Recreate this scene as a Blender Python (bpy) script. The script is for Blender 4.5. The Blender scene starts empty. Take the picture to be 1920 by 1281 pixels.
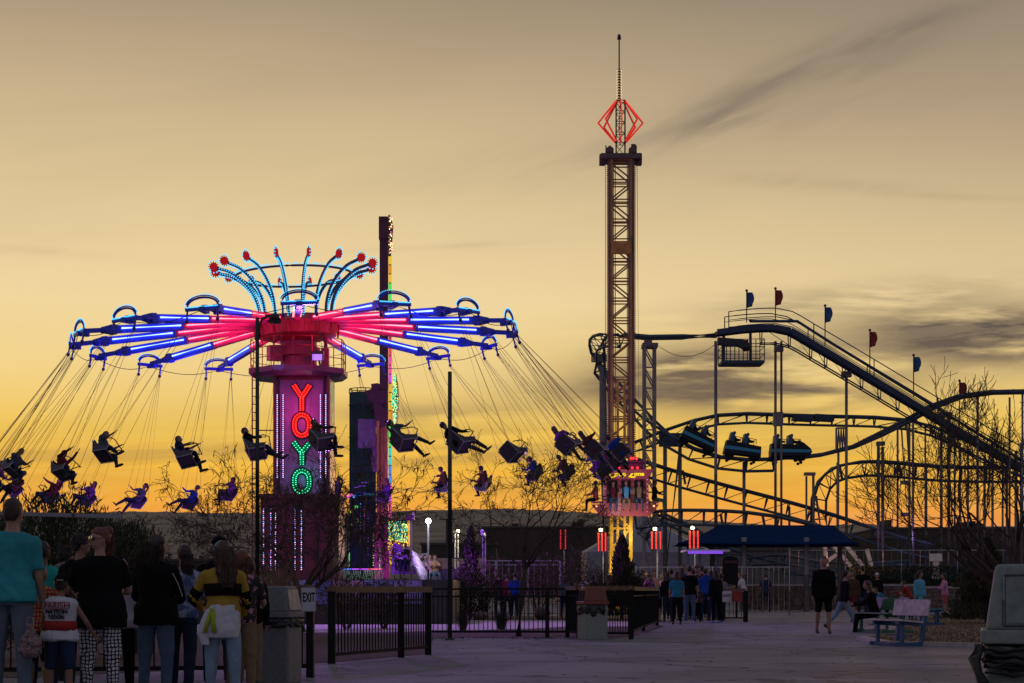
import bpy, bmesh, math, random
from math import sin, cos, pi, radians as R
from mathutils import Vector as V, Matrix, noise as mn
C = bpy.context.scene.collection
SC = bpy.context.scene
# ---------------------------------------------------------------- camera, sky, lights
F = 3300.0; HY = 1109.0
cd = bpy.data.cameras.new('camera'); cam = bpy.data.objects.new('camera', cd); C.objects.link(cam)
cam.location = (0, 0, 1.0); cam.rotation_euler = (pi/2, 0, 0)
cd.sensor_width = 36; cd.lens = F/1920*36; cd.shift_y = (HY-640.5)/1920
cd.clip_start = .1; cd.clip_end = 9000
SC.camera = cam
SC.view_settings.view_transform = 'Standard'; SC.view_settings.look = 'None'
SC.view_settings.exposure = 0; SC.view_settings.gamma = 1
SC.cycles.use_denoising = True
SC.cycles.max_bounces = 5; SC.cycles.diffuse_bounces = 2; SC.cycles.glossy_bounces = 2
SC.cycles.sample_clamp_indirect = 3

def P(px, py, Y):                       # photograph point to world at distance Y
    return V(((px-960)*Y/F, Y, 1+(HY-py)*Y/F))
def PX(px, Y): return (px-960)*Y/F
def PZ(py, Y): return 1+(HY-py)*Y/F
def GY(py): return F/(py-HY)            # distance of a ground point seen at row py
def lin(c): 
    c = c/255
    return c/12.92 if c <= .04045 else ((c+.055)/1.055)**2.4
def S(r, g, b): return (lin(r), lin(g), lin(b))

class NT:                               # tiny node helper
    def __init__(s, tree): s.t = tree; tree.nodes.clear()
    def n(s, typ, **kw):
        nd = s.t.nodes.new(typ)
        for k, v in kw.items(): setattr(nd, k, v)
        return nd
    def put(s, sock, v):
        if hasattr(v, 'is_linked'): s.t.links.new(v, sock)
        elif isinstance(v, (tuple, list)) and len(v) == 3 and sock.type == 'RGBA': sock.default_value = (*v, 1)
        else: sock.default_value = v
    def m(s, op, a, b=0.0, c=0.0, clamp=False):
        nd = s.n('ShaderNodeMath', operation=op, use_clamp=clamp)
        s.put(nd.inputs[0], a); s.put(nd.inputs[1], b); s.put(nd.inputs[2], c); return nd.outputs[0]
    def mix(s, f, a, b):
        nd = s.n('ShaderNodeMix', data_type='RGBA'); s.put(nd.inputs[0], f); s.put(nd.inputs[6], a); s.put(nd.inputs[7], b)
        return nd.outputs[2]
    def ss(s, v, a, b):
        nd = s.n('ShaderNodeMapRange', interpolation_type='SMOOTHSTEP'); s.put(nd.inputs[0], v)
        nd.inputs[1].default_value = a; nd.inputs[2].default_value = b; return nd.outputs[0]
    def ramp(s, f, stops):
        nd = s.n('ShaderNodeValToRGB'); s.put(nd.inputs[0], f); e = nd.color_ramp.elements
        while len(e) < len(stops): e.new(.5)
        for i, (p, c) in enumerate(stops): e[i].position = p; e[i].color = (*c, 1)
        return nd.outputs[0]
    def noise(s, vec, scale, detail=4, rough=.55, dist=0):
        nd = s.n('ShaderNodeTexNoise'); s.put(nd.inputs['Vector'], vec); nd.inputs['Scale'].default_value = scale
        nd.inputs['Detail'].default_value = detail; nd.inputs['Roughness'].default_value = rough
        nd.inputs['Distortion'].default_value = dist; return nd.outputs['Fac']
    def xyz(s, x, y, z):
        nd = s.n('ShaderNodeCombineXYZ')
        for i, v in enumerate((x, y, z)): s.put(nd.inputs[i], v)
        return nd.outputs[0]

w = bpy.data.worlds.new('World'); SC.world = w; w.use_nodes = True
t = NT(w.node_tree)
tc = t.n('ShaderNodeTexCoord'); sep = t.n('ShaderNodeSeparateXYZ'); t.t.links.new(tc.outputs['Generated'], sep.inputs[0])
dx, dy, dz = sep.outputs
yy = t.m('MAXIMUM', dy, .05)
u = t.m('DIVIDE', dx, yy); v = t.m('DIVIDE', dz, yy)
glow = t.ramp(t.m('MULTIPLY', dz, 2.0), [
    (0.0, S(222,116,72)), (.072, S(240,148,72)), (.10, S(244,170,62)), (.14, S(246,188,66)), (.185, S(244,200,92)), (.24, S(244,211,136)),
    (.32, S(241,214,158)), (.42, S(227,202,154)), (.53, S(202,178,140)), (.64, S(166,148,121)), (.82, S(112,108,108)), (1.0, S(84,86,98))])
# soft brightening to the left, where the sun went down
side = t.ss(u, -.15, .36)
glow = t.mix(t.m('MULTIPLY', side, t.m('ADD', .05, t.m('MULTIPLY', t.ss(v, .10, .34), .42))), glow, S(112,102,100))
# clouds: stretched noise over sky direction
def blob(cu, cv, ru, rv, slope=0.0, p=1.0):
    a = t.m('DIVIDE', t.m('SUBTRACT', u, cu), ru)
    vv = t.m('SUBTRACT', t.m('SUBTRACT', v, cv), t.m('MULTIPLY', t.m('SUBTRACT', u, cu), slope))
    b = t.m('DIVIDE', vv, rv)
    r2 = t.m('ADD', t.m('MULTIPLY', a, a), t.m('MULTIPLY', b, b))
    return t.m('MULTIPLY', t.m('EXPONENT', t.m('MULTIPLY', r2, -1.0)), p)
def uv(px, py): return (px-960)/F, (HY-py)/F
def B(px, py, rx, ry, slope=0, p=1): return blob(*uv(px, py), rx/F, ry/F, slope, p)
def stretch(sx, sy, sl=0, off=0):
    return t.xyz(t.m('MULTIPLY', u, sx), t.m('MULTIPLY', t.m('SUBTRACT', v, t.m('MULTIPLY', u, sl)), sy), off)
n1 = t.noise(stretch(9, 60), 1.0, 6, .55, .4)
n2 = t.noise(stretch(14, 70, .42, 3), 1.0, 5, .5, .5)
n3 = t.noise(stretch(6, 110, .03, 7), 1.0, 6, .55, .3)
n4 = t.noise(stretch(30, 190, .05, 11), 1.0, 5, .6, .6)
def gate(n, lo, hi): return t.ss(n, lo, hi)
bank = t.m('ADD', B(1880, 630, 330, 62, 0, 1.25), B(1420, 715, 260, 62, -.05, 1.15))
bank = t.m('ADD', bank, B(1560, 560, 300, 26, .1, .35)); bank = t.m('ADD', bank, B(1150, 735, 190, 30, 0, .55))
bank = t.m('ADD', bank, B(1290, 700, 160, 40, 0, .5)); bank = t.m('ADD', bank, B(800, 775, 200, 22, 0, .5))
bankm = t.m('MULTIPLY', t.m('MINIMUM', bank, 1.0), t.m('ADD', gate(n1, .30, .52), t.m('MULTIPLY', gate(n4, .4, .7), .25)))
streak = t.m('ADD', B(1580, 95, 240, 30, .36, 1.0), B(1490, 165, 240, 30, .30, .65))
streak = t.m('ADD', streak, B(1340, 232, 150, 20, .25, .5)); streak = t.m('ADD', streak, B(1540, 345, 170, 14, -.05, .35))
streak = t.m('ADD', streak, B(1330, 250, 420, 60, .22, .2)); streak = t.m('ADD', streak, B(900, 318, 700, 50, .13, .12))
streak = t.m('ADD', streak, B(1820, 370, 150, 7, -.03, .25)); streak = t.m('ADD', streak, B(820, 463, 180, 6, .05, .22)); streak = t.m('ADD', streak, B(60, 470, 190, 9, -.08, .18))
streakm = t.m('MULTIPLY', t.m('MINIMUM', streak, 1.0), t.m('ADD', .35, t.m('MULTIPLY', gate(n2, .3, .7), .65)))
low = t.m('ADD', B(150, 862, 900, 42, 0, .55), B(500, 850, 300, 22, 0, .5)); low = t.m('ADD', low, B(900, 830, 260, 42, 0, .55))
low = t.m('ADD', low, B(1480, 840, 600, 34, 0, .55)); low = t.m('ADD', low, B(1300, 905, 600, 24, 0, .25)); low = t.m('ADD', low, B(870, 925, 300, 20, 0, .45))
lowm = t.m('MULTIPLY', t.m('MINIMUM', low, 1.0), gate(n3, .36, .62))
fine = t.m('MULTIPLY', t.m('MULTIPLY', t.ss(v, .16, .09), gate(n4, .42, .72)), .16)
sky = t.mix(t.m('MULTIPLY', bankm, .86, clamp=True), glow, S(101,87,79))
sky = t.mix(t.m('MULTIPLY', streakm, .62, clamp=True), sky, S(96,88,86))
sky = t.mix(t.m('MULTIPLY', lowm, .50, clamp=True), sky, S(150,120,78))
sky = t.mix(fine, sky, S(250,206,120))
soft = t.noise(stretch(3, 14, .1, 5), 1.0, 3)
sky = t.mix(t.m('MULTIPLY', gate(soft, .45, .75), .10), sky, S(120,104,92))
# away from the sunset the dome is dusk blue
front = t.ss(dy, .05, .85)
up = t.ss(dz, -.05, .9)
dusk = t.mix(up, S(134,128,134), S(112,114,136))
sky = t.mix(front, dusk, sky)
bg = t.n('ShaderNodeBackground'); t.put(bg.inputs['Color'], sky); bg.inputs['Strength'].default_value = 1.0
wo = t.n('ShaderNodeOutputWorld'); t.t.links.new(bg.outputs[0], wo.inputs[0])

sd = bpy.data.lights.new('sun', 'SUN'); so = bpy.data.objects.new('sun', sd); C.objects.link(so)
sd.energy = .25; sd.color = (1, .50, .25); sd.angle = R(4)
so.rotation_euler = (R(87), 0, R(180-12))      # afterglow low behind the rides
so.location = (0, 300, 60)

# ---------------------------------------------------------------- helpers
MC = {}
def mat(name, col, rough=.6, metal=0.0, var=.25, scale=6.0, bump=0.0, bscale=None, coat=0.0, col2=None, spec=.5):
    k = name
    if k in MC: return MC[k]
    m = bpy.data.materials.new(name); m.use_nodes = True; MC[k] = m
    t = NT(m.node_tree); tc = t.n('ShaderNodeTexCoord').outputs['Object']
    b = t.n('ShaderNodeBsdfPrincipled'); o = t.n('ShaderNodeOutputMaterial'); t.t.links.new(b.outputs[0], o.inputs[0])
    nz = t.noise(tc, scale, 5, .6)
    c2 = col2 or tuple(c*(1-var) for c in col); c1 = tuple(min(1, c*(1+var*.6)) for c in col)
    t.put(b.inputs['Base Color'], t.mix(t.ss(nz, .3, .7), c2, c1))
    t.put(b.inputs['Roughness'], t.m('ADD', rough-.08, t.m('MULTIPLY', nz, .16)))
    b.inputs['Metallic'].default_value = metal; b.inputs['Specular IOR Level'].default_value = spec; b.inputs['Coat Weight'].default_value = coat
    if bump:
        bn = t.n('ShaderNodeBump'); bn.inputs['Strength'].default_value = bump; bn.inputs['Distance'].default_value = .02
        t.put(bn.inputs['Height'], t.noise(tc, bscale or scale*5, 6, .65)); t.t.links.new(bn.outputs[0], b.inputs['Normal'])
    return m
def emit(name, col, strength, sample=False):
    if name in MC: return MC[name]
    m = bpy.data.materials.new(name); m.use_nodes = True; MC[name] = m
    t = NT(m.node_tree); e = t.n('ShaderNodeEmission'); o = t.n('ShaderNodeOutputMaterial')
    e.inputs[0].default_value = (*col, 1); e.inputs[1].default_value = strength; t.t.links.new(e.outputs[0], o.inputs[0])
    m.cycles.emission_sampling = 'FRONT_BACK' if sample else 'NONE'
    return m

def wm(o):
    M = o.matrix_basis.copy()
    while o.parent: o = o.parent; M = o.matrix_basis @ M
    return M
def tag(o, label=None, cat=None, group=None, kind=None):
    if label: o['label'] = label
    if cat: o['category'] = cat
    if group: o['group'] = group
    if kind: o['kind'] = kind
    return o
def thing(name, label, cat, loc=(0,0,0), rz=0, group=None, M=None):
    o = bpy.data.objects.new(name, None); C.objects.link(o); o.empty_display_size = .2
    if M is not None: o.matrix_basis = M
    else: o.location = loc; o.rotation_euler = (0, 0, rz)
    return tag(o, label, cat, group)
def copytree(o, parent=None, M=None, shared=True):
    c = o.copy(); C.objects.link(c); c.parent = parent
    if M is not None: c.matrix_basis = M
    for ch in KIDS.get(o.name, []): copytree(ch, c)
    return c
KIDS = {}

def basis(d, upv=V((0,0,1))):
    d = d.normalized()
    s = d.cross(upv)
    if s.length < 1e-4: s = d.cross(V((0,1,0)))
    s.normalize(); return s, s.cross(d).normalized()

class MB:
    def __init__(s): s.v = []; s.f = []; s.mi = []; s.sm = []
    def add(s, vs, fs, mi=0, smooth=False):
        o = len(s.v); s.v += [V(p) for p in vs]
        for f in fs: s.f.append([i+o for i in f]); s.mi.append(mi); s.sm.append(smooth)
        return s
    def box(s, c, sz, rz=0, mi=0, M=None):
        x, y, z = (q/2 for q in sz); c = V(c)
        vs = [V((a*x, b*y, d*z)) for a in (-1,1) for b in (-1,1) for d in (-1,1)]
        Q = M.to_3x3() if M is not None else Matrix.Rotation(rz, 3, 'Z')
        return s.add([c+Q@p for p in vs], [(0,1,3,2),(4,6,7,5),(0,4,5,1),(2,3,7,6),(0,2,6,4),(1,5,7,3)], mi)
    def beam(s, a, b, w, h=None, mi=0, up=V((0,0,1))):
        a, b = V(a), V(b); h = h or w; x, y = basis(b-a, up); x *= w/2; y *= h/2
        vs = [q+i*x+j*y for q in (a, b) for i, j in ((-1,-1),(1,-1),(1,1),(-1,1))]
        return s.add(vs, [(0,3,2,1),(4,5,6,7),(0,1,5,4),(1,2,6,5),(2,3,7,6),(3,0,4,7)], mi)
    def tube(s, pts, r, n=6, mi=0, closed=False, cap=True):
        pts = [V(p) for p in pts]; rs = r if isinstance(r, (list, tuple)) else [r]*len(pts)
        vs = []; N = len(pts); px = None
        for i, p in enumerate(pts):
            if closed: d = pts[(i+1) % N]-pts[i-1]
            else: d = pts[min(i+1, N-1)]-pts[max(i-1, 0)]
            if d.length < 1e-9: d = V((0,0,1))
            d.normalize()
            if px is None: x, y = basis(d)
            else:
                x = px-d*px.dot(d)
                if x.length < 1e-4: x, _ = basis(d)
                x.normalize(); y = d.cross(x)
            px = x
            for k in range(n): a = 2*pi*k/n; vs.append(p+x*cos(a)*rs[i]+y*sin(a)*rs[i])
        fs = []; L = N if closed else N-1
        for i in range(L):
            j = (i+1) % N
            for k in range(n): q = (k+1) % n; fs.append((i*n+k, i*n+q, j*n+q, j*n+k))
        if not closed and cap: fs.append(tuple(range(n-1, -1, -1))); fs.append(tuple((N-1)*n+k for k in range(n)))
        return s.add(vs, fs, mi, n > 5)
    def cyl(s, a, b, r0, r1=None, n=16, mi=0): return s.tube([a, b], [r0, r0 if r1 is None else r1], n, mi)
    def ball(s, c, r, n=6, m=4, mi=0, sc=(1,1,1), Q=None):
        c = V(c); vs = [V((0,0,-1))]; fs = []
        for i in range(1, m):
            a = -pi/2+pi*i/m
            for k in range(n): b = 2*pi*k/n; vs.append(V((cos(a)*cos(b), cos(a)*sin(b), sin(a))))
        vs.append(V((0,0,1)))
        for k in range(n): fs.append((0, 1+(k+1) % n, 1+k))
        for i in range(m-2):
            for k in range(n): q = (k+1) % n; fs.append((1+i*n+k, 1+i*n+q, 1+(i+1)*n+q, 1+(i+1)*n+k))
        e = len(vs)-1; b0 = 1+(m-2)*n
        for k in range(n): fs.append((b0+k, b0+(k+1) % n, e))
        vs = [V((p.x*sc[0], p.y*sc[1], p.z*sc[2]))*r for p in vs]
        if Q is not None: vs = [Q@p for p in vs]
        return s.add([c+p for p in vs], fs, mi, True)
    def bulb(s, c, r, mi=0):            # tiny octahedral bulb
        c = V(c); d = [V(q)*r for q in ((1,0,0),(-1,0,0),(0,1,0),(0,-1,0),(0,0,1),(0,0,-1))]
        return s.add([c+q for q in d], [(0,2,4),(2,1,4),(1,3,4),(3,0,4),(2,0,5),(1,2,5),(3,1,5),(0,3,5)], mi, True)
    def prism(s, poly, a, b, mi=0):     # poly list of points (V) extruded from +a to +b vectors
        n = len(poly); vs = [V(p)+V(a) for p in poly]+[V(p)+V(b) for p in poly]
        fs = [tuple(range(n)), tuple(range(2*n-1, n-1, -1))]+[(k, (k+1) % n, n+(k+1) % n, n+k)[::-1] for k in range(n)]
        return s.add(vs, fs, mi)
    def loft(s, rings, n=12, mi=0):     # rings of (centre, rx, ry, xaxis, yaxis)
        vs = []
        for c, rx, ry, x, y in rings:
            for k in range(n): a = 2*pi*k/n; vs.append(V(c)+x*cos(a)*rx+y*sin(a)*ry)
        fs = [tuple(range(n-1, -1, -1)), tuple((len(rings)-1)*n+k for k in range(n))]
        for i in range(len(rings)-1):
            for k in range(n): q = (k+1) % n; fs.append((i*n+k, i*n+q, (i+1)*n+q, (i+1)*n+k))
        return s.add(vs, fs, mi, True)
    def mesh(s, name, mats, M=None):
        me = bpy.data.meshes.new(name)
        vs = [M@p for p in s.v] if M is not None else s.v
        me.from_pydata([tuple(p) for p in vs], [], s.f)
        for m in (mats if isinstance(mats, (list, tuple)) else [mats]): me.materials.append(m)
        me.polygons.foreach_set('material_index', s.mi); me.polygons.foreach_set('use_smooth', s.sm)
        me.update(); return me
    def build(s, name, mats, parent=None, local=False, fixn=False):
        M = None
        if parent is not None and not local: M = wm(parent).inverted()
        me = s.mesh(name, mats, M)
        if fixn:
            bm = bmesh.new(); bm.from_mesh(me); bmesh.ops.recalc_face_normals(bm, faces=bm.faces); bm.to_mesh(me); bm.free()
        o = bpy.data.objects.new(name, me); C.objects.link(o)
        if parent is not None: o.parent = parent; KIDS.setdefault(parent.name, []).append(o)
        return o
def build_top(mb, name, mats, label, cat, group=None, kind=None, origin=None, fixn=False):
    """a thing that is one mesh, its origin at its base"""
    if origin is None:
        xs = [p.x for p in mb.v]; ys = [p.y for p in mb.v]; zs = [p.z for p in mb.v]
        origin = V(((min(xs)+max(xs))/2, (min(ys)+max(ys))/2, min(zs)))
    mb.v = [p-origin for p in mb.v]
    o = mb.build(name, mats, fixn=fixn); o.location = origin
    return tag(o, label, cat, group, kind)

TMP = bpy.data.scenes.new('tmp')
def evald(me, mods):
    o = bpy.data.objects.new('t', me); TMP.collection.objects.link(o)
    for typ, kw in mods:
        m = o.modifiers.new(typ, typ)
        for k, v in kw.items(): setattr(m, k, v)
    TMP.view_layers[0].update(); dg = TMP.view_layers[0].depsgraph
    r = bpy.data.meshes.new_from_object(o.evaluated_get(dg), preserve_all_data_layers=True, depsgraph=dg)
    bpy.data.objects.remove(o); return r
def text_mesh(body, size, ext, M, bold=0.0, space=1.0):
    cu = bpy.data.curves.new('lettering', 'FONT'); cu.body = body; cu.size = size; cu.extrude = ext; cu.offset = bold
    cu.align_x = 'CENTER'; cu.align_y = 'CENTER'; cu.resolution_u = 3; cu.space_character = space
    o = bpy.data.objects.new('t', cu); TMP.collection.objects.link(o)
    TMP.view_layers[0].update(); dg = TMP.view_layers[0].depsgraph
    me = bpy.data.meshes.new_from_object(o.evaluated_get(dg)); bpy.data.objects.remove(o)
    me.transform(M); return me
def put_mesh(name, me, m, parent):
    me.materials.clear(); me.materials.append(m)
    if parent is not None: me.transform(wm(parent).inverted())
    o = bpy.data.objects.new(name, me); C.objects.link(o); o.parent = parent
    if parent is not None: KIDS.setdefault(parent.name, []).append(o)
    return o
FACE = Matrix.Rotation(pi/2, 4, 'X')     # text standing up, read from the camera's side
def lamp(name, typ, loc, col, energy, size=.3, parent=None, rot=None, **kw):
    l = bpy.data.lights.new(name, typ); l.color = col; l.energy = energy
    if typ in ('POINT', 'SPOT'): l.shadow_soft_size = size
    if typ == 'AREA': l.size = size
    for k, q in kw.items(): setattr(l, k, q)
    o = bpy.data.objects.new(name, l); C.objects.link(o)
    M = Matrix.Translation(V(loc)) @ (rot.to_4x4() if rot is not None else Matrix())
    if parent is not None: o.parent = parent; M = wm(parent).inverted() @ M
    o.matrix_basis = M; return o
def catmull(pts, step=.7):
    pts = [V(p) for p in pts]; Q = [2*pts[0]-pts[1]]+pts+[2*pts[-1]-pts[-2]]; out = []
    for i in range(1, len(Q)-2):
        a, b, c, d = Q[i-1:i+3]; n = max(1, int((c-b).length/step))
        for k in range(n):
            s = k/n; out.append(.5*((2*b)+(c-a)*s+(2*a-5*b+4*c-d)*s*s+(3*b-a-3*c+d)*s**3))
    out.append(pts[-1]); return out
# ---------------------------------------------------------------- materials
def asphalt():
    m = bpy.data.materials.new('asphalt'); m.use_nodes = True; t = NT(m.node_tree); tc = t.n('ShaderNodeTexCoord').outputs['Object']
    b = t.n('ShaderNodeBsdfPrincipled'); o = t.n('ShaderNodeOutputMaterial'); t.t.links.new(b.outputs[0], o.inputs[0])
    big = t.noise(tc, .35, 5, .6, .5); mid = t.noise(tc, 2.2, 5, .6); fine = t.noise(tc, 45, 3, .7)
    c = t.mix(t.ss(big, .35, .65), (.122,.124,.136), (.225,.224,.242))
    c = t.mix(t.m('MULTIPLY', t.ss(mid, .56, .70), .55), c, (.055,.05,.052))       # oily blotches
    c = t.mix(t.m('MULTIPLY', t.ss(fine, .45, .75), .45), c, (.30,.29,.29))        # aggregate
    vo = t.n('ShaderNodeTexVoronoi', feature='DISTANCE_TO_EDGE'); vo.inputs['Scale'].default_value = .19
    wob = t.n('ShaderNodeVectorMath', operation='ADD'); t.t.links.new(tc, wob.inputs[0])
    nz = t.n('ShaderNodeTexNoise'); nz.inputs['Scale'].default_value = 1.3; nz.inputs['Detail'].default_value = 6; t.t.links.new(tc, nz.inputs['Vector'])
    sc = t.n('ShaderNodeVectorMath', operation='SCALE'); t.t.links.new(nz.outputs['Color'], sc.inputs[0]); sc.inputs['Scale'].default_value = 1.6
    t.t.links.new(sc.outputs[0], wob.inputs[1]); t.t.links.new(wob.outputs[0], vo.inputs['Vector'])
    crack = t.ss(vo.outputs['Distance'], .016, .004)
    c = t.mix(t.m('MULTIPLY', crack, .75), c, (.03,.028,.028))
    v2 = t.n('ShaderNodeTexVoronoi'); v2.inputs['Scale'].default_value = 2.6; t.t.links.new(tc, v2.inputs['Vector'])
    spot = t.ss(v2.outputs['Distance'], .085, .05); c = t.mix(t.m('MULTIPLY', spot, .6), c, (.05,.047,.047))   # gum and drips
    t.put(b.inputs['Base Color'], c); t.put(b.inputs['Roughness'], t.m('ADD', .62, t.m('MULTIPLY', mid, .3)))
    bn = t.n('ShaderNodeBump'); bn.inputs['Strength'].default_value = .6; bn.inputs['Distance'].default_value = .012
    t.put(bn.inputs['Height'], t.noise(tc, 70, 4, .7)); t.t.links.new(bn.outputs[0], b.inputs['Normal']); return m
M_asphalt = asphalt()
M_conc = mat('concrete path', (.42,.40,.38), .85, var=.15, scale=1.2, bump=.3, bscale=40)
M_mulch = mat('mulch', (.075,.05,.042), .95, var=.5, scale=9, bump=1, bscale=40)
M_lawn = mat('dry lawn', (.15,.105,.052), .95, var=.35, scale=2.2, bump=1, bscale=60)
M_dirt = mat('dirt', (.13,.11,.09), .95, var=.3, scale=.2, bump=.5)
M_kerb = mat('kerb', (.4,.38,.36), .8, var=.2, scale=5, bump=.2)
M_hill = mat('scrub hill', (.24,.19,.135), 1, var=.45, scale=.02, bump=0, col2=(.13,.115,.08))
M_black = mat('black paint', (.010,.010,.011), .7, var=.3, spec=.2)
M_wood = mat('weathered rail wood', (.16,.095,.055), .7, var=.35, scale=12, bump=.2)
M_steel = mat('galvanised steel', (.34,.34,.36), .45, .3, var=.2, scale=4)
M_dark = mat('dark steel', (.05,.048,.05), .5, .2, var=.3)
M_stone = mat('stone wall', (.16,.115,.095), .9, var=.5, scale=3.2, bump=1, bscale=6)
M_cap = mat('wall cap', (.34,.31,.30), .8, var=.2, scale=3)
M_bin = mat('grey bin plastic', (.16,.165,.175), .62, var=.2, scale=30, bump=.35, bscale=220)
M_binl = mat('pale bin plastic', (.24,.26,.235), .6, var=.15, scale=25, bump=.3, bscale=200)
M_red = mat('brown red bin lid', (.20,.05,.035), .5, var=.2, scale=20)
M_bag = mat('black bin bag', (.012,.012,.013), .3, var=.3, scale=14, bump=.8, bscale=24)
M_bark = mat('bark', (.075,.052,.040), .95, var=.4, scale=20, bump=.6)
M_leafd = mat('dark leaves', (.038,.05,.024), .75, var=.45, scale=3)
M_leafp = mat('dry leaves', (.11,.075,.05), .8, var=.45, scale=4)
M_grassp = mat('tan grass', (.26,.20,.12), .85, var=.3, scale=10)
M_conif = mat('conifer leaves', (.05,.05,.026), .85, var=.45, scale=4)
M_tan = mat('tan container paint', (.50,.38,.25), .7, var=.12, scale=1)
M_ware = mat('dark building wall', (.06,.045,.038), .9, var=.3, scale=.1)
M_grey = mat('grey metal sheet', (.26,.26,.29), .6, var=.2, scale=1.5)
M_teal = mat('teal paint', (.03,.16,.18), .6, var=.3, scale=2)
M_white = mat('white paint', (.62,.62,.62), .5, var=.1, scale=4)
M_blueb = mat('blue bench paint', (.02,.085,.21), .45, var=.2, scale=6)
M_greenb = mat('green bench paint', (.02,.14,.075), .5, var=.2, scale=6)
M_canv = mat('navy canvas', (.004,.026,.085), .95, spec=.05, var=.2, scale=2, bump=.2, bscale=3)

# ---------------------------------------------------------------- ground
def sheet(name, pts, z, m, label=None):
    b = MB(); b.add([V((x, y, z)) for x, y in pts], [tuple(range(len(pts)))])
    o = b.build(name, m); return tag(o, label, None, None, 'structure')
def gp(px, py): Y = GY(py); return (PX(px, Y), Y)
sheet('ground', [(-6000,-200),(6000,-200),(6000,7000),(-6000,7000)], -.012, M_dirt)
sheet('pavement', [(-40,-10),(40,-10),(60,130),(-60,130)], 0, M_asphalt)
# planting beds and the pale path that runs inside the railings
sheet('planting_bed', [(-14,20.6),(-5.6,20.3),(-2.5,24.7),(-1.35,28),(-1.7,38.3),(2.6,38.3),(4.3,50),(5.2,72),(-14,72)], .004, M_mulch)
path = [(PX(470,50),50),(PX(600,50),50),(PX(805,46.5),46.5),(PX(1000,48),48),(PX(1062,49),49),(PX(1180,47),47),(PX(1200,55),55),(PX(1060,57),57),(PX(805,57),57),(PX(470,57),57)]
path = [(PX(360,42),42),(PX(700,42.5),42.5),(PX(880,44.8),44.8),(PX(985,46.5),46.5),(PX(1060,49.5),49.5),(PX(1185,50),50),(PX(1185,58),58),(PX(1060,60),60),(PX(800,61),61),(PX(795,53),53),(PX(360,53),53)]
sheet('path', path, .008, M_conc)
lawn = [gp(1612,1200), gp(1668,1210), gp(1830,1214), gp(2100,1216), gp(2200,1155), gp(1742,1152), gp(1720,1165), gp(1640,1192)]
sheet('lawn', lawn, .006, M_lawn)
kb = MB()
for a, c in zip(lawn[:3], lawn[1:4]):
    kb.beam((*a, .03), (*c, .03), .14, .10)
tag(kb.build('kerb', M_kerb), None, None, None, 'structure')
# leaf litter and small debris blown against the railings
lt = MB(); rg = random.Random(77)
for i in range(900):
    if rg.random() < .6: Y = 37.9-abs(rg.gauss(0,.7)); x = rg.uniform(-1.9,2.4)
    else: Y = rg.uniform(12,60)**1.0; x = PX(rg.uniform(480,1800), Y)
    a = rg.uniform(0,6.28); l = rg.uniform(.015,.05); d = V((cos(a),sin(a),0))*l; n_ = V((-sin(a),cos(a),0))*l*.4; p = V((x,Y,.006))
    lt.add([p-d, p+n_+V((0,0,.008)), p+d+V((0,0,.004)), p-n_], [(0,1,2,3)])
tag(lt.build('leaf_litter', mat('dead leaves', (.09,.065,.04), .9, var=.5, scale=3)), 'scattered dead leaves and scraps on the pavement', 'leaf litter', None, 'stuff')
# tufts over the lawn
random.seed(3)
g = MB()
for i in range(5200):
    a = random.random(); Y = 32/(1-a*.62); fx = random.random()
    x0 = PX(1612, Y) if Y < 38 else PX(1650+ (Y-38)*1.6, Y); x = x0+.3+(PX(1960, Y)-x0)*fx
    h = random.uniform(.02, .06); d = random.uniform(0, pi)
    g.add([(x-.02*cos(d), Y-.02*sin(d), .005), (x+.02*cos(d), Y+.02*sin(d), .005), (x+random.uniform(-.03,.03), Y+random.uniform(-.03,.03), h)], [(0,1,2)])
tag(g.build('grass', mat('dry grass blades', (.17,.125,.06), .9, var=.4, scale=3)), 'short dry brown grass on the lawn behind the benches', 'grass', None, 'stuff')

# ---------------------------------------------------------------- far hill
def hill():
    prof = [(-900,945),(-300,955),(60,964),(240,958),(400,961),(620,962),(800,956),(960,953),(1080,959),(1180,966),(1330,976),(1460,984),(1530,986),(1620,981),(1700,990),(1800,987),(1950,985),(2500,990),(3200,1000)]
    nx = 420; ny = 26; b = MB(); vs = []
    for i in range(nx+1):
        px = -900+4100*i/nx
        for (x0, y0), (x1, y1) in zip(prof, prof[1:]):
            if x0 <= px <= x1: py = y0+(y1-y0)*(px-x0)/(x1-x0); break
        for j in range(ny+1):
            f = j/ny; Y = 900+1700*f
            top = (HY-py)*2600/F
            h = top*(f**.8)+mn.noise(V((px*.02, Y*.004, 0)))*7*f*(1-f)*2 + (mn.noise(V((px*.11, Y*.05, 3)))*1.4 + abs(mn.noise(V((px*.9, Y*.4, 7))))*2.2)*min(1, f*2)
            vs.append(((px-960)*Y/F, Y, h-.5*(1-f)))
    fs = [(i*(ny+1)+j, (i+1)*(ny+1)+j, (i+1)*(ny+1)+j+1, i*(ny+1)+j+1) for i in range(nx) for j in range(ny)]
    b.add(vs, fs, 0, True)
    # back slope
    tag(b.build('hills', M_hill), None, None, None, 'structure')
hill()

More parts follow.
